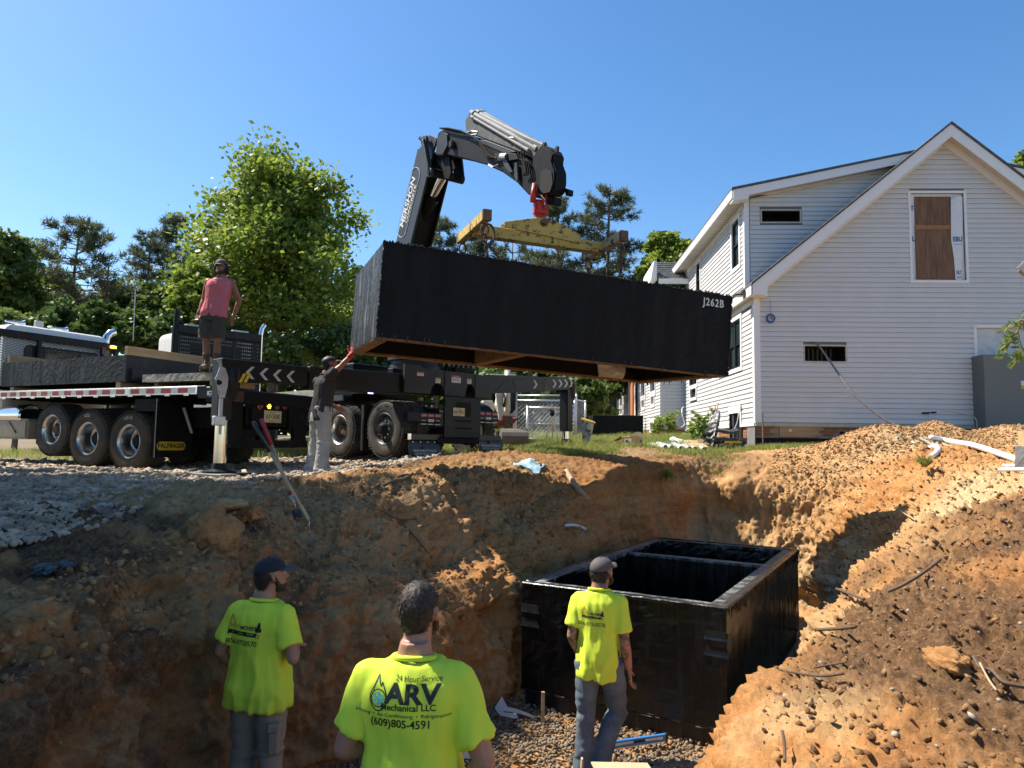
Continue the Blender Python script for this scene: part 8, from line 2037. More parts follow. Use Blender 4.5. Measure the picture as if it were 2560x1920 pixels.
# excavator, cream and red, partly behind the crane frame
ex = ground_at(1268, 1085, 18.6); exv = thing('mini_excavator', 'cream and red mini excavator behind the crane truck, bucket down', 'excavator', ex, R(8))
ez = lambda y, Y=18.6: P(1280, y, Y).z-ex.z
exx = lambda x, Y=18.6: P(x, 1000, Y).x-ex.x
obj('track', MB().loft([[(exx(1215)+.2, .3+d, .0+z) for d, z in ((0, 0), (1.5, 0), (1.6, .2), (1.5, .4), (0, .4), (-.1, .2))], [(exx(1215)-.15, .3+d, z) for d, z in ((0, 0), (1.5, 0), (1.6, .2), (1.5, .4), (0, .4), (-.1, .2))]]), M_black_flat, exv); obj('track', MB().loft([[(exx(1295)+q, .3+d, z) for d, z in ((0, 0), (1.5, 0), (1.6, .2), (1.5, .4), (0, .4), (-.1, .2))] for q in (0, -.35)]), M_black_flat, exv)
obj('counterweight', MB().prism([(exx(1225), 0, ez(1062)), (exx(1285), 0, ez(1062)), (exx(1296), 0, ez(1048)), (exx(1297), 0, ez(1040)), (exx(1225), 0, ez(1040))], (0, .1, 0), (0, 1.5, 0)), M_ex_red, exv, bevel=.04)
obj('red_panel_mark', MB().box((exx(1288), .09, ez(1044)), (.09, .01, .04)), M_white_tape, exv); obj('body_cover', MB().span((exx(1205), .25, ez(1040)), (exx(1240), 1.4, ez(1000))), M_ex_white, exv, bevel=.06)
cbx = obj('cab', MB().prism([(exx(1262), 0, ez(1040)), (exx(1296), 0, ez(1040)), (exx(1296), 0, ez(975)), (exx(1255), 0, ez(975)), (exx(1250), 0, ez(1010))], (0, .2, 0), (0, 1.3, 0)), M_ex_white, exv, bevel=.03)
obj('cab_window', MB().prism([(exx(1273), 0, ez(1033)), (exx(1283), 0, ez(1033)), (exx(1292), 0, ez(1022)), (exx(1292), 0, ez(980)), (exx(1273), 0, ez(980))], (0, .185, 0), (0, .198, 0)), M_glass, cbx); obj('cab_roof', MB().span((exx(1226), .15, ez(940)), (exx(1292), 1.35, ez(934))), M_ex_white, exv, bevel=.02)
for x in (1257, 1294): obj('cab_post', MB().span((exx(x)-.03, .2, ez(1000)), (exx(x)+.03, .27, ez(938))), M_ex_white, exv)
obj('boom', MB().hexa([(exx(1262), -.15, ez(1030)), (exx(1275), -.15, ez(1030)), (exx(1275), .1, ez(1030)), (exx(1262), .1, ez(1030)), (exx(1259), -.3, ez(925)), (exx(1272), -.3, ez(925)), (exx(1272), .0, ez(925)), (exx(1259), .0, ez(925))]), M_ex_white, exv, bevel=.02)
obj('dipper', MB().hexa([(exx(1246), -.25, ez(1052)), (exx(1254), -.25, ez(1052)), (exx(1254), -.1, ez(1052)), (exx(1246), -.1, ez(1052)), (exx(1236), -.3, ez(985)), (exx(1250), -.3, ez(985)), (exx(1250), -.1, ez(985)), (exx(1236), -.1, ez(985))]), M_ex_white, exv, bevel=.02)
obj('ram', MB().tube([(exx(1264), -.32, ez(930)), (exx(1266), -.30, ez(1035))], .05, 10), M_ex_white, exv, smooth=True); obj('ram', MB().tube([(exx(1254), -.30, ez(990)), (exx(1255), -.28, ez(1018))], .03, 8), M_chrome, exv)
for k in range(3): obj('hose', MB().tube([(exx(1252+k*2), -.3, ez(985)), (exx(1257+k), -.4, ez(1000)), (exx(1254+k*2), -.35, ez(1020))], .014, 5), M_plastic_bk, exv)
obj('linkage', MB().box((exx(1267), -.25, ez(1056)), (.16, .16, .30)), M_rust, exv, bevel=.02)
obj('bucket', MB().loft([[(exx(1246), -.55+math.cos(a)*.28, .20+math.sin(a)*.24) for a in [PI*.1+PI*1.1*k/8 for k in range(9)]], [(exx(1311), -.55+math.cos(a)*.28, .20+math.sin(a)*.24) for a in [PI*.1+PI*1.1*k/8 for k in range(9)]]]), mat('bucket_steel', (.12, .10, .08), .7, var=.2), exv)
# cardboard carton
cb0 = gp(1580, 1119); s_ = cb0.y/FPX
crt = thing('carton', 'open brown cardboard carton lying on the grass before the white pipes', 'box', cb0, R(-28)); w_, d_, h_ = 38*s_*1.12, 26*s_*1.5, 27*s_
obj('carton_body', MB().span((-w_/2, -d_/2, 0), (w_/2, d_/2, h_)), M_card, crt, bevel=.006)
obj('flap', MB().add([(-w_/2, -d_/2, h_), (-w_/2, d_/2, h_), (-w_/2-.20, d_/2, h_-.10), (-w_/2-.20, -d_/2, h_-.10), (-w_/2, -d_/2, h_+.006), (-w_/2, d_/2, h_+.006), (-w_/2-.20, d_/2, h_-.094), (-w_/2-.20, -d_/2, h_-.094)], [(0,1,2,3), (7,6,5,4), (0,4,5,1), (1,5,6,2), (2,6,7,3), (3,7,4,0)]), M_card, crt)
obj('flap', MB().prism([(0, 0, h_+.004), (w_/2, 0, h_+.004), (w_/2-.05, 0, h_+.10)], (0, -d_/2, 0), (0, d_/2, 0)), M_card_pale, crt)
obj('carton_label', MB().span((-w_*.30, -d_/2-.004, h_*.28), (w_*.12, -d_/2-.001, h_*.80)), M_white_tape, crt); obj('carton_print', MB().box((-w_*.09, -d_/2-.006, h_*.5), (.10, .002, .03)).box((-w_*.16, -d_/2-.006, h_*.62), (.06, .002, .03)), M_ink, crt); obj('hand_hole', MB().box((w_/2+.001, .05, h_*.62), (.006, .10, .05)), M_void, crt, bevel=.01)
# white plastic pipes
GPI = 'white plastic pipes on the grass'
pipes = [(1612, 1106, 1664, 1122, .048, 'leftmost white pipe, lying next to the cardboard carton'), (1634, 1105, 1680, 1123, .048, 'white pipe second from the carton'), (1672, 1103, 1704, 1126, .05, 'steep white pipe in the middle of the heap'), (1688, 1108, 1714, 1120, .05, 'short white pipe lying across the heap'), (1690, 1112, 1724, 1127, .05, 'white pipe under the short crossing pipe'), (1705, 1106, 1740, 1119, .058, 'widest white pipe, its round dark mouth towards the pit'), (1712, 1114, 1738, 1128, .05, 'white pipe below the widest one'), (1742, 1115, 1761, 1129, .05, 'rightmost white pipe against the black plastic parts'), (1674, 1110, 1687, 1117, .028, 'thin white pipe poking from the heap'), (1697, 1097, 1700, 1108, .04, 'upright stub of white pipe on top of the heap')]
for i, (x0, y0, x1, y1, r_, lb) in enumerate(pipes):
    a = gp(x1, y1+5); a.z = P(x1, y1, a.y).z; L_ = 1.6 if i not in (3, 8, 9) else .6; q = gp(x0, min(y0+8, 1116)); b = Vector((q.x, q.y, 0));
    if (b-Vector((a.x, a.y, 0))).length < .3: b = Vector((a.x-.25, a.y+1.0, 0))
    d = (b-Vector((a.x, a.y, 0))).normalized()*L_; e = Vector((a.x, a.y, 0))+d; e.z = zg(e.x, e.y)+r_+.02*(i % 3);
    if i == 9: e = a+Vector((-.1, .25, .12))
    a.z = max(a.z, zg(a.x, a.y)+r_+.03)
    t = thing('plastic_pipe', lb, 'pipe', a, 0, GPI, (e-a).normalized().to_track_quat('Z', 'Y')); L_ = (e-a).length
    obj('pipe_wall', MB().lathe([(r_*.86, .0), (r_, 0), (r_, L_), (r_*.86, L_), (r_*.86, 0)], (0, 0, 0), (0, 0, 1), 16, False), M_pvc, t, smooth='auto'); obj('pipe_inside', MB().lathe([(r_*.85, .03), (0, .03)], (0, 0, 0), (0, 0, 1), 16, False), M_void, t)
# broken black plastic parts
bk = gp(1805, 1128); kk = bk.y/FPX
bks = thing('plastic_lid_pile', 'pile of black plastic covers with yellow edges dumped near the house corner', 'plastic covers', bk, R(-8))
rq = random.Random(6)
def wavy(x0, x1, y0, y1, z, th, tilt, seed, m, nm):
    V = []; F = []; nx, ny = 12, 5
    for s_ in (0, 1):
        for j in range(ny):
            for i in range(nx):
                u = i/(nx-1); v = j/(ny-1); V.append((x0+(x1-x0)*u, y0+(y1-y0)*v, z+tilt*u+.05*math.sin(u*9+seed)*.5+.03*math.sin(v*6+seed)+th*s_))
    n = nx*ny
    for j in range(ny-1):
        for i in range(nx-1): a = j*nx+i; F += [(a, a+nx, a+nx+1, a+1), (n+a, n+a+1, n+a+nx+1, n+a+nx)]
    for i in range(nx-1): F += [(i, i+1, n+i+1, n+i), ((ny-1)*nx+i, n+(ny-1)*nx+i, n+(ny-1)*nx+i+1, (ny-1)*nx+i+1)]
    for j in range(ny-1): F += [(j*nx, n+j*nx, n+(j+1)*nx, (j+1)*nx), (j*nx+nx-1, (j+1)*nx+nx-1, n+(j+1)*nx+nx-1, n+j*nx+nx-1)]
    return obj(nm, MB().add(V, F), m, bks, smooth='auto')
wavy(-.55, .42, -.1, .5, .03, .05, .05, 1, mat('scuffed_black_plastic', (.045, .043, .04), .5, var=.4, wear=(.16, .15, .13), wearpos=(.48, .62), wscale=5), 'cover'); wavy(-.40, .50, -.05, .55, .20, .05, -.02, 2, M_plastic_bk, 'cover'); wavy(-.20, .45, -.1, .35, .30, .035, -.16, 3, MATS['scuffed_black_plastic'], 'cover')
wavy(-.32, .38, .05, .6, .40, .05, .03, 4, M_plastic_bk, 'cover'); obj('yellow_edge', MB().box((.22, -.13, .20), (.36, .02, .045)).box((.10, -.15, .03), (.40, .03, .03)), M_yellow, bks); obj('yellow_edge', MB().box((.08, -.06, .335), (.03, .14, .01)), M_yellow, bks)
for k in range(5): obj('rib', MB().bar((-.5+k*.17, -.12, .04+.03*(k % 2)), (-.35+k*.18, -.10, .26), .022, .03), MATS['scuffed_black_plastic'], bks)
ys = gp(1835, 1134); yst = thing('yellow_strip', 'yellow strip lying in the grass before the black plastic covers', 'strip', ys+Vector((0, 0, .03)), R(4)); obj('strip_body', MB().box((0, 0, 0), (.42, .05, .02)), M_yellow, yst)
# black wrapped bundle leaning on the wall
b0_, b1_ = ground_at(1772, 1100, 15.6), P(1790, 1028, 15.95); bn_ = thing('wrapped_bundle', 'black plastic wrapped bundle of boards leaning against the white wall', 'bundle', b0_, 0, None, (b1_-b0_).normalized().to_track_quat('Z', 'Y')); bl_ = (b1_-b0_).length
ragged(obj('wrapper', MB().box((0, 0, bl_/2), (.19, .13, bl_)), mat('wrap_black', (.03, .03, .032), .3, var=.3, bump=.6, bscale=14, bdist=.03), bn_), .02, 7, 4); obj('stick_end', MB().box((.03, .02, bl_+.05), (.025, .02, .16)).box((.07, .0, bl_+.02), (.03, .02, .1)), M_lumber, bn_); obj('stick_end', MB().box((-.02, .0, bl_+.10), (.018, .018, .24)), M_red_ink, bn_)
# scraps: boards and cartons behind
def scrap(label, x0, y0, x1, y1, Y, m, name='cardboard_sheet', cat='cardboard', th=.03, lean=.15):
    a, b = P(x0, y1, Y), P(x1, y0, Y); g_ = zg((a.x+b.x)/2, Y); t = thing(name, label, cat, ((a.x+b.x)/2, Y, min(a.z, g_+.1)), R(4)); w, h = abs(b.x-a.x), abs(b.z-a.z)
    obj('sheet', MB().hexa([(-w/2, 0, 0), (w/2, 0, 0), (w/2, th, 0), (-w/2, th, 0), (-w/2+.02, lean, h), (w/2, lean, h*.96), (w/2, lean+th, h*.96), (-w/2+.02, lean+th, h)]), m, t);
    for sx in (-w*.3, w*.3): obj('prop', MB().bar((sx, lean+.25, min(0, g_-t.location.z)), (sx, lean*.8+th, h*.7), .03), M_lumber, t)
scrap('pale torn cardboard sheet propped up behind the white pipes', 1698, 1076, 1750, 1089, 15.6, M_card_pale); scrap('dark folded carton lying by the leaning bundle', 1746, 1083, 1775, 1101, 15.5, M_card); scrap('long pale board lying across the scraps behind the pipes', 1720, 1101, 1772, 1110, 15.0, M_lumber, 'scrap_board', 'board', .2, .3)
gs = thing('green_net', 'crumpled pale green netting left of the cardboard sheet', 'netting', ground_at(1690, 1095, 15.6)); rg_ = MB()
for k in range(40): c_ = Vector((rq.uniform(-.22, .22), rq.uniform(-.1, .1), rq.uniform(0, .14))); rg_.tube([c_, c_+Vector((rq.uniform(-.1, .1), 0, rq.uniform(-.03, .08))), c_+Vector((rq.uniform(-.15, .15), 0, rq.uniform(-.05, .05)))], .010, 4)
tag(obj('strands', rg_, mat('net_green', (.16, .34, .28), .7), gs), kind='stuff')
# white cable loop hanging off the wall corner, thin rod by the corner
def cable(label, pts, r_, m, name='cable', cat='cable'):
    o_ = Vector(pts[0]); t = thing(name, label, cat, o_); q = [Vector(p)-o_ for p in pts]; s = []
    for i in range(len(q)-1):
        for k in range(5):
            u = k/5; p0, p1, p2, p3 = q[max(0, i-1)], q[i], q[i+1], q[min(len(q)-1, i+2)]
            s.append(.5*((2*p1)+(p2-p0)*u+(2*p0-5*p1+4*p2-p3)*u*u+(3*p1-p0-3*p2+p3)*u**3))
    s.append(q[-1]); obj('strand', MB().tube(s, r_, 8), m, t, smooth=True); return t
wl = lambda x, y, out=.06: PN(x, y, HC-HG*out, HG)
wg = lambda x, y, out=.05: PN(x, y, HC-HL*out, HL)
cable('white cable loop hanging from the inner corner by the shaded wing', [wl(1711, 1016), wl(1705, 1022, .2), wl(1706, 1040, .25), wl(1711, 1060, .1), wl(1703, 1068, .3)], .016, M_pvc)
cable('thin white cable drooping beside the basement door', [wl(1850, 1012), wl(1847, 1030, .15), wl(1842, 1058, .2), wl(1830, 1085, .3)], .010, M_pvc)
rd0, rd1 = ground_at(1908, 1120, 15.0), P(1906, 1032, 15.3); rod = thing('steel_rod', 'rusty steel rod standing upright by the brick corner', 'rod', rd0); obj('rod_body', MB().tube([(0, 0, -.1), rd1-rd0], .016, 8), M_rust, rod)
# blue hose coil on the wall
cc_ = wg(1927, 796, .06); coil = thing('hose_coil', 'coil of blue hose hung on the gable siding', 'hose', cc_, HA)
hc_ = MB(); rc = random.Random(2)
for k in range(7): r_ = .085+.006*rc.uniform(-1, 1); o_ = rc.uniform(-.018, .018); hc_.tube([(math.cos(a)*r_, o_, math.sin(a)*(r_+.008)) for a in [2*PI*i/26 for i in range(27)]], .011, 6)
obj('coil_turns', hc_, M_bluehose, coil, smooth=True); obj('hanger_string', MB().tube([(-.0, -.0, .10), (-.005, .03, .42)], .004, 4), M_bluehose, coil); obj('tie', MB().box((0, -.02, -.02+.03), (.05, .01, .02)), M_rust_yellow, coil)
# grey cable from the wall opening down to the white pipe on the heap
cable('grey cable dropping from the wall opening to the spoil heap', [wg(2037, 858, .05), wg(2050, 868, .3), P(2085, 918, 15.2), P(2130, 980, 14.8), P(2185, 1030, 14.5), P(2250, 1068, 14.2), P(2330, 1086, 13.9)], .022, mat('grey_cable', (.16, .15, .15), .5))
cable('long white plastic conduit running down the spoil heap', [look(x, y)+Vector((0, -.05, .05)) for x, y in ((2322, 1100), (2370, 1110), (2430, 1122), (2490, 1142), (2562, 1168))], .045, M_pvc, 'conduit', 'pipe')
cable('white elbow pipe sticking out of the sunlit heap', [look(2332, 1122)+Vector((0, .1, 0)), look(2332, 1120)+Vector((0, -.06, .03)), look(2336, 1130)+Vector((0, -.10, .03)), look(2326, 1145)+Vector((0, -.02, .02))], .042, M_pvc, 'elbow_pipe', 'pipe')
cable('thin grey conduit lying on the heap behind the elbow pipe', [look(2302, 1103)+Vector((0, 0, .05)), look(2318, 1113)+Vector((0, -.03, .05)), look(2330, 1122)+Vector((0, -.03, .05))], .02, M_galv, 'conduit', 'pipe')
cable('thin white wire arching over the spoil heap', [look(2242, 1098)+Vector((0, 0, .03)), P(2262, 1094, 12.9), look(2286, 1112)+Vector((0, 0, .03))], .012, M_pvc, 'wire', 'wire')
for (a_, b_, lb) in (((2510, 1170), (2543, 1171), 'upper short white pipe scrap by the right post'), ((2500, 1180), (2580, 1180), 'lower white pipe scrap by the right post')):
    p0_, p1_ = look(*a_)+Vector((0, 0, .03)), look(*b_)+Vector((0, 0, .03)); cable(lb, [p0_, p0_.lerp(p1_, .5), p1_], .024, M_pvc, 'pipe_scrap', 'pipe')
hd_ = wg(2323, 1032, .06); bh2 = thing('pull_bar', 'black bar handle with white cord tied to it on the gable siding', 'handle', hd_, HA); obj('bar', MB().tube([(-.15, 0, -.012), (.15, 0, .012)], .02, 8), M_plastic_bk, bh2)
obj('cord', MB().tube([(.0, -.03, .01), (.015, -.035, -.05), (.0, -.04, -.10), (.02, -.05, -.18), (.10, -.06, -.33), (.17, -.06, -.36), (.20, -.05, -.40), (.15, -.05, -.44), (.14, -.05, -.38)], .008, 5), M_pvc, bh2)
cable('white cord looping from the siding to the downpipe', [wg(2358, 1025, .04), wg(2400, 1032, .05), wg(2430, 1040, .05), wg(2441, 1050, .12), wg(2444, 1070, .15), wg(2456, 1088, .2)], .010, M_pvc, 'cord', 'cord')
pt0 = look(2556, 1172); ptz = P(2556, 1078, pt0.y).z; post = thing('timber_post', 'timber post with grey wrapping at the right edge', 'post', (pt0.x+.06, pt0.y, pt0.z), 0); obj('post_wood', MB().span((-.06, -.06, 0), (.06, .06, ptz-pt0.z)), M_lumber, post); ragged(obj('post_wrap', MB().span((-.085, -.085, -.02), (.085, .085, (ptz-pt0.z)*.60)), mat('grey_film', (.16, .165, .18), .35, bump=.6, bscale=12, bdist=.03), post), .012, 9, 4)

# ------------------------------------------------------------------ tools on the bank
def tool(name, label, head, butt, grip, gl, r_=.019):
    h_, b_ = Vector(head), Vector(butt); L = (b_-h_).length; t = thing(name, label, 'tool', h_, 0, None, (b_-h_).normalized().to_track_quat('Z', 'Y'))
    obj('handle', MB().tube([(0, 0, .18), (0, 0, L-gl)], r_, 10), M_wood_grip, t, smooth=True); obj('grip', MB().tube([(0, 0, L-gl), (0, 0, L-.02), (0, 0, L)], [r_*1.25, r_*1.25, r_*.8], 10), grip, t, smooth=True); return t
def gpt(x, y): return look(x, y)
a_ = gpt(752, 1300); Yb = a_.y+.35; b_ = P(653, 1047, a_.y+.15)
shv = tool('shovel', 'long handled shovel with red grip leaning on the bank above the notch', a_, b_, M_red_grip, .32)
inv = (b_-a_).normalized().to_track_quat('Z', 'Y').to_matrix().transposed(); Ls = (b_-a_).length; yq = (1240-1047)/(1300-1047)
obj('collar', MB().tube([(0, 0, Ls*.245), (0, 0, Ls*.285)], .023, 10), M_red_grip, shv); obj('socket', MB().tube([(0, 0, Ls*.25), (0, 0, .22), (0, -.02, .10)], [.021, .022, .020], 10), M_steel, shv, smooth=True)
def blade(parent):
    V = []; F = []; nx, ny = 7, 8
    for s_ in (0, 1):
        for j in range(ny):
            for i in range(nx):
                u = -1+2*i/(nx-1); v = j/(ny-1); w = .105*(1 if v < .6 else math.sqrt(max(.0, 1-((v-.6)/.42)**2))); V.append((u*w, .035*u*u-.02*v-.02+.004*s_, .12-.30*v))
    n = nx*ny
    for j in range(ny-1):
        for i in range(nx-1): a = j*nx+i; F += [(a, a+1, a+nx+1, a+nx), (n+a, n+a+nx, n+a+nx+1, n+a+1)]
    for i in range(nx-1): F += [(i, n+i, n+i+1, i+1), ((ny-1)*nx+i, (ny-1)*nx+i+1, n+(ny-1)*nx+i+1, n+(ny-1)*nx+i)]
    for j in range(ny-1): F += [(j*nx, (j+1)*nx, n+(j+1)*nx, n+j*nx), (j*nx+nx-1, n+j*nx+nx-1, n+(j+1)*nx+nx-1, (j+1)*nx+nx-1)]
    obj('blade', MB().add(V, F), mat('shovel_steel', (.07, .07, .072), .5, .6, var=.3), parent, smooth='auto')
blade(shv)
a2_ = gpt(786, 1325); b2_ = P(633, 1054, a2_.y+.25)
cul = tool('hand_cultivator', 'long handled stirrup hoe with black grip crossing behind the shovel', a2_, b2_, M_plastic_bk, .40, .018)
obj('stirrup', MB().tube([(0, 0, .18), (0, 0, .10), (-.06, .0, .06), (-.075, -.02, -.03), (-.05, -.05, -.06), (.06, -.05, -.05), (.075, -.02, -.02), (.05, 0, .06), (0, 0, .10)], .007, 6), M_steel, cul); obj('ferrule', MB().tube([(0, 0, .12), (0, 0, .30)], .020, 10), M_lumber_end, cul)
# boulders of hard soil and flat stones on the left bank
BG = 'soil boulders on the left bank'
def boulder(label, px, py, r_, sq, seed, m=None, name='soil_boulder', top=.25, sand=.2):
    c = look(px, py); bm = bmesh.new(); bmesh.ops.create_icosphere(bm, subdivisions=4, radius=1); me = bpy.data.meshes.new('boulder'); bm.to_mesh(me); bm.free(); co = get_co(me); s = np.array(sq)*r_
    n0 = fbm(co, 1.2, 2, seed)*.34+np.abs(fbm(co, 2.4, 4, seed+3, .65))*.34-.16; co2 = co*(1+n0)[:, None]; co2 = np.sign(co2)*np.abs(co2)**.85; co2 = co2*s+fbm(co, 9, 2, seed)[:, None]*.008
    set_co(me, co2); set_attr(me, 'topsoil', np.full(len(co), top)); set_attr(me, 'sand', np.full(len(co), sand)); me.polygons.foreach_set('use_smooth', [True]*len(me.polygons))
    o = obj(name, me, m or M_soil, None); o.location = c+Vector((0, .05, r_*sq[2]*.35)); o.rotation_euler = (0, 0, seed); return tag(o, label, 'clod' if m is None else 'stone', BG if m is None else None)
boulder('largest soil boulder on the left bank, pyramid shaped', 525, 1350, .21, (1.0, .8, .95), 1); boulder('rounded soil boulder below the pyramid shaped one', 562, 1385, .12, (1, .9, .9), 2); boulder('small soil boulder right of the pyramid shaped one', 612, 1290, .11, (1.2, .9, .8), 3)
boulder('flat yellowish slab of sandstone on the gravel edge', 555, 1268, .16, (1.3, .8, .35), 4, MATS.get('sandstone') or mat('sandstone', (.30, .22, .11), .9, var=.15, bump=.4), 'flat_stone'); boulder('flat blue grey stone lying in the sandy left bank', 105, 1430, .09, (1.5, .8, .35), 5, mat('slate_stone', (.07, .075, .09), .8), 'flat_stone'); boulder('small dark stone right of the blue grey stone', 148, 1420, .05, (1.2, .9, .5), 6, MATS['slate_stone'], 'flat_stone'); boulder('pale flat pebble on the gravel edge at left', 250, 1266, .06, (1.4, .9, .35), 7, mat('pale_slate', (.34, .36, .39), .8), 'flat_stone')
boulder('orange lump of soil in the dark spoil bank', 2385, 1672, .10, (1.4, .8, .6), 8, None, 'soil_boulder', 0, .1)
# sheets and scraps in the pit
def sheet(label, c, w, d, m, seed, name='plastic_sheet', rot=0.0, amp=.05, tilt=0.0):
    X, Y = np.meshgrid(np.linspace(-w/2, w/2, 18), np.linspace(-d/2, d/2, 10)); p = np.stack([X.ravel(), Y.ravel(), 0*X.ravel()], 1); z = fbm(p, 5, 2, seed)*amp; cx = c.x+p[:, 0]*math.cos(rot)-p[:, 1]*math.sin(rot); cy = c.y+p[:, 0]*math.sin(rot)+p[:, 1]*math.cos(rot)
    gz_ = np.array([drop(a, b) for a, b in zip(cx, cy)]); gz_ = np.maximum(gz_, np.median(gz_)-.12); V = np.stack([p[:, 0]*math.cos(rot)-p[:, 1]*math.sin(rot), p[:, 0]*math.sin(rot)+p[:, 1]*math.cos(rot), gz_-c.z+np.abs(z)+.015], 1); i = np.arange(180).reshape(10, 18)
    F = np.stack([i[:-1, :-1], i[:-1, 1:], i[1:, 1:], i[1:, :-1]], -1).reshape(-1, 4); o = arr_mesh(name, V, F, m, smooth=True); md = o.modifiers.new('s', 'SOLIDIFY'); md.thickness = .004; o.location = c; tag(o, label, 'sheet'); return o
sheet('pale blue plastic sheet lying on the dirt under the crane truck', look(1325, 1164), .42, .40, M_blue_sheet, 3, rot=-.35)
pv = look(1437, 1322); cable('short pale pipe on the dirt ledge behind the sunken tank', [look(1413, 1319)+Vector((0, -.02, .03)), pv+Vector((0, -.02, .05)), look(1463, 1326)+Vector((0, -.02, .02))], .022, M_pvc, 'pipe_scrap', 'pipe')
bw_ = look(1425, 1195); cable('weathered root stub lying down the pit wall under the grass edge', [look(1415, 1178)+Vector((0, -.03, 0)), look(1432, 1205)+Vector((0, -.06, 0)), look(1450, 1228)+Vector((0, -.06, 0)), look(1468, 1250)+Vector((0, -.05, 0))], .045, M_root_pale, 'root', 'root')
def root_(label, pts, r_, m=None, lift=.03):
    cable(label, [look(x, y)+Vector((0, -lift*.6, lift)) for x, y in pts], r_, m or M_root, 'root', 'root')
root_('dark forked root lying on the lit ledge below the trucks', [(960, 1220), (985, 1208), (1010, 1204), (1033, 1190)], .02); root_('second prong of the forked root on the ledge', [(985, 1208), (1000, 1196), (1022, 1192)], .014)
root_('thin root dangling down the shaded pit wall', [(955, 1280), (985, 1300), (1010, 1306), (1043, 1302)], .012); root_('long thin root running down the pit wall', [(1000, 1310), (1035, 1345), (1060, 1375), (1080, 1400)], .010)
root_('long brown root pointing at the sunken tank from the right wall', [(2150, 1525), (2110, 1504), (2060, 1478), (2012, 1456)], .014, None, .10); root_('forked root reaching over the sunken tank corner', [(2130, 1597), (2060, 1600), (1990, 1590), (1940, 1586)], .013, None, .10)
root_('thin rootlets below the forked root', [(1990, 1590), (1965, 1608), (1945, 1618)], .007, None, .08); root_('slanting root on the pale sand slope', [(2345, 1415), (2300, 1450), (2250, 1480), (2215, 1495)], .013, None, .06); root_('dead twig lying on the middle of the spoil bank', [(2105, 1700), (2050, 1706), (1990, 1698), (1945, 1688)], .009, None, .05)
root_('thin dead twig crossing the middle twig', [(2110, 1672), (2070, 1678), (2030, 1686)], .006, None, .05); root_('upright dark stick at the foot of the spoil bank', [(1950, 1848), (1955, 1880), (1956, 1925)], .009, None, .06); root_('looped root at the right of the spoil bank', [(2425, 1664), (2440, 1690), (2470, 1700), (2500, 1730), (2560, 1745)], .009, None, .06); root_('green grass stem caught in the looped root', [(2440, 1680), (2460, 1720), (2480, 1750)], .006, M_leaf_oak if False else M_root_pale, .06)
root_('thin root arching across the top of the pale sand', [(2245, 1285), (2270, 1300), (2285, 1312)], .010, M_root_pale, .05); root_('hair root hanging on the orange sand wall', [(2140, 1270), (2132, 1310), (2150, 1350), (2170, 1340)], .006, M_root_pale, .02)
# torn white membrane, stake, level, cartons, sack
tm_ = PZ(1270, 1790, FZ+.02); mem = thing('torn_membrane', 'torn white membrane strip rising from the gravel by the tank', 'membrane', tm_)
mq = lambda x, y, d=tm_.y: P(x, y, d)-tm_
obj('strip', MB().prism([mq(1243, 1780), mq(1237, 1770), mq(1255, 1742), mq(1258, 1748), mq(1268, 1768), mq(1300, 1776), mq(1350, 1798), mq(1346, 1801), mq(1300, 1784), mq(1262, 1778), mq(1250, 1786)], (0, 0, 0), (0, .012, 0)), M_white_sheet, mem); obj('strip', MB().prism([mq(1246, 1776), mq(1290, 1780), mq(1296, 1790), mq(1286, 1792), mq(1250, 1783)], (0, -.05, 0), (0, -.038, 0)), M_white_sheet, mem)
sk = PZ(1357, 1800, FZ+.02); stk = thing('wooden_stake', 'thin wooden stake standing in the gravel before the tank', 'stake', sk); obj('stake_body', MB().span((-.016, -.012, -.08), (.016, .012, .26)), M_lumber, stk)
lv0, lv1 = PZ(1527, 1872, FZ+.07), PZ(1664, 1843, FZ+.10); lev = thing('spirit_level', 'blue spirit level lying on the bedding stone beside the tank', 'level', lv0, 0, None, Matrix.Rotation(math.atan2((lv1-lv0).y, (lv1-lv0).x), 3, 'Z').to_quaternion()); ll = (lv1-lv0).length
obj('level_body', MB().span((0, -.014, 0), (ll, .014, .062)), M_blue, lev, bevel=.004); obj('level_edge', MB().span((0, -.016, -.004), (ll, .016, .004)), M_alu, lev)
for x in (.12, .5, .88): obj('vial_window', MB().box((ll*x, 0, .034), (.07 if x != .5 else .13, .030, .036)), M_ink if x == .5 else M_white_tape, lev, bevel=.008)
obj('level_cap', MB().span((-.012, -.018, -.004), (.008, .018, .066)).span((ll-.008, -.018, -.004), (ll+.012, .018, .066)), M_ink, lev)
for x in (.28, .72): obj('level_mark', MB().box((ll*x, -.0145, .036), (.12, .002, .018)), M_white_tape, lev)
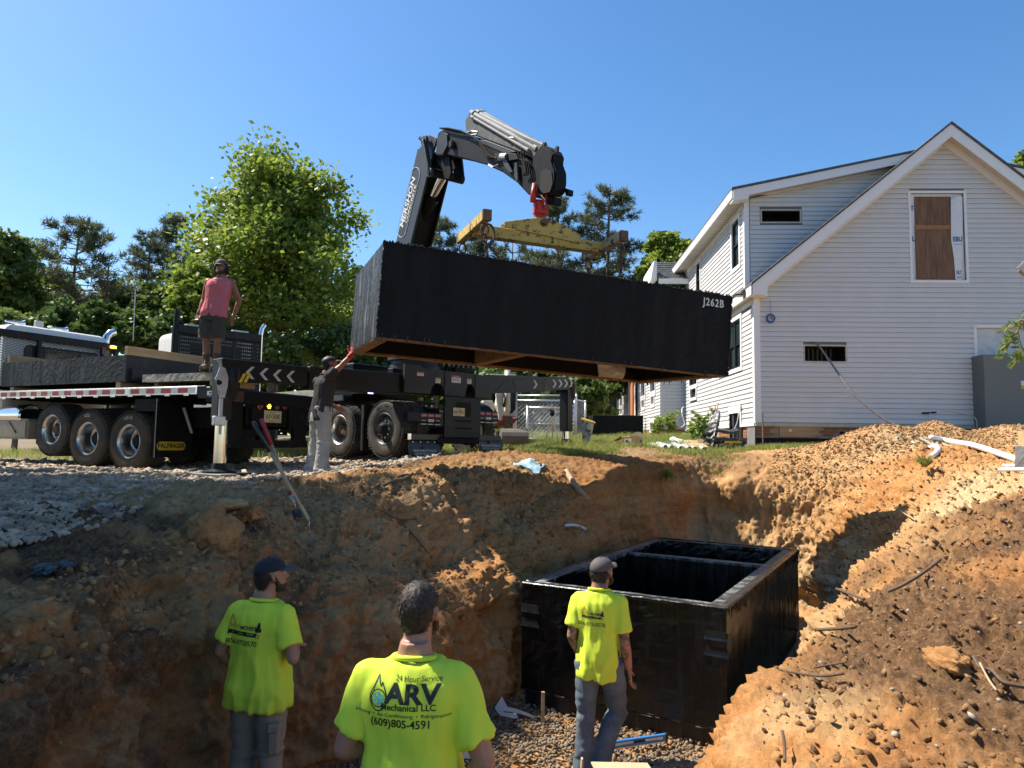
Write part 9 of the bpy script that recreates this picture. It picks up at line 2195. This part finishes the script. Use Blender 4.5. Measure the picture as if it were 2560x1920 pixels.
for (x0, y0, x1, y1, lb, Yd, rz) in ((1486, 1914, 1560, 1955, 'brown corrugated carton at the bottom edge by the boots', 4.55, .12), (1440, 1893, 1456, 1960, 'folded carton flap standing at the bottom edge', 4.6, .1)):
    a, b = P(x0, y1, Yd), P(x1, y0, Yd); t = thing('carton_piece', lb, 'box', ((a.x+b.x)/2, Yd, FZ), rz); w = b.x-a.x; h = b.z-FZ
    if w > .1: obj('carton_body', MB().span((-w/2, -.10, 0), (w/2+.16, .05, h-.02)), M_card_pale, t, bevel=.006); obj('carton_lid', MB().hexa([(-w/2-.01, -.11, h-.01), (w/2+.17, -.11, h-.03), (w/2+.17, .06, h-.03), (-w/2-.01, .06, h-.01), (-w/2-.01, -.11, h), (w/2+.17, -.11, h-.02), (w/2+.17, .06, h-.02), (-w/2-.01, .06, h)]), M_card_pale, t)
    else: obj('flap', MB().hexa([(-w/2, -.03, 0), (w/2, -.03, 0), (w/2, .0, 0), (-w/2, .0, 0), (w/4, -.03, h), (w/2, -.03, h), (w/2, .0, h), (w/4, .0, h)]), M_card_pale, t)
sk0 = P(1185, 1900, 3.9); sack = thing('seal_sack', 'white printed box standing beside the broad man\'s right arm', 'box', (sk0.x, 3.9, FZ), R(-6)); hz2 = P(1165, 1812, 3.9).z-FZ
obj('box_body', MB().hexa([(-.10, -.1, 0), (.13, -.1, 0), (.13, .1, 0), (-.10, .1, 0), (-.10, -.1, hz2), (.06, -.1, hz2), (.06, .1, hz2), (-.10, .1, hz2)]), mat('white_carton', (.55, .54, .53), .6), sack, bevel=.008)
zz = P(1165, 1863, 3.8).z-FZ; obj('print_band', MB().box((-.03, -.103, zz), (.12, .004, .022)), M_ink, sack); text('lettering', 'DO NOT', .020, M_white_ink, sack, frame4((-.03, -.107, zz), (1, 0, 0), (0, 0, 1)), .0008)
zz = P(1165, 1907, 3.8).z-FZ; text('lettering', 'SEAL', .055, M_ink, sack, frame4((.02, -.105, zz), (1, 0, 0), (0, 0, 1)), .0008, bold=.001); obj('print_band', MB().box((.02, -.104, zz-.045), (.16, .004, .02)), M_red_ink, sack)
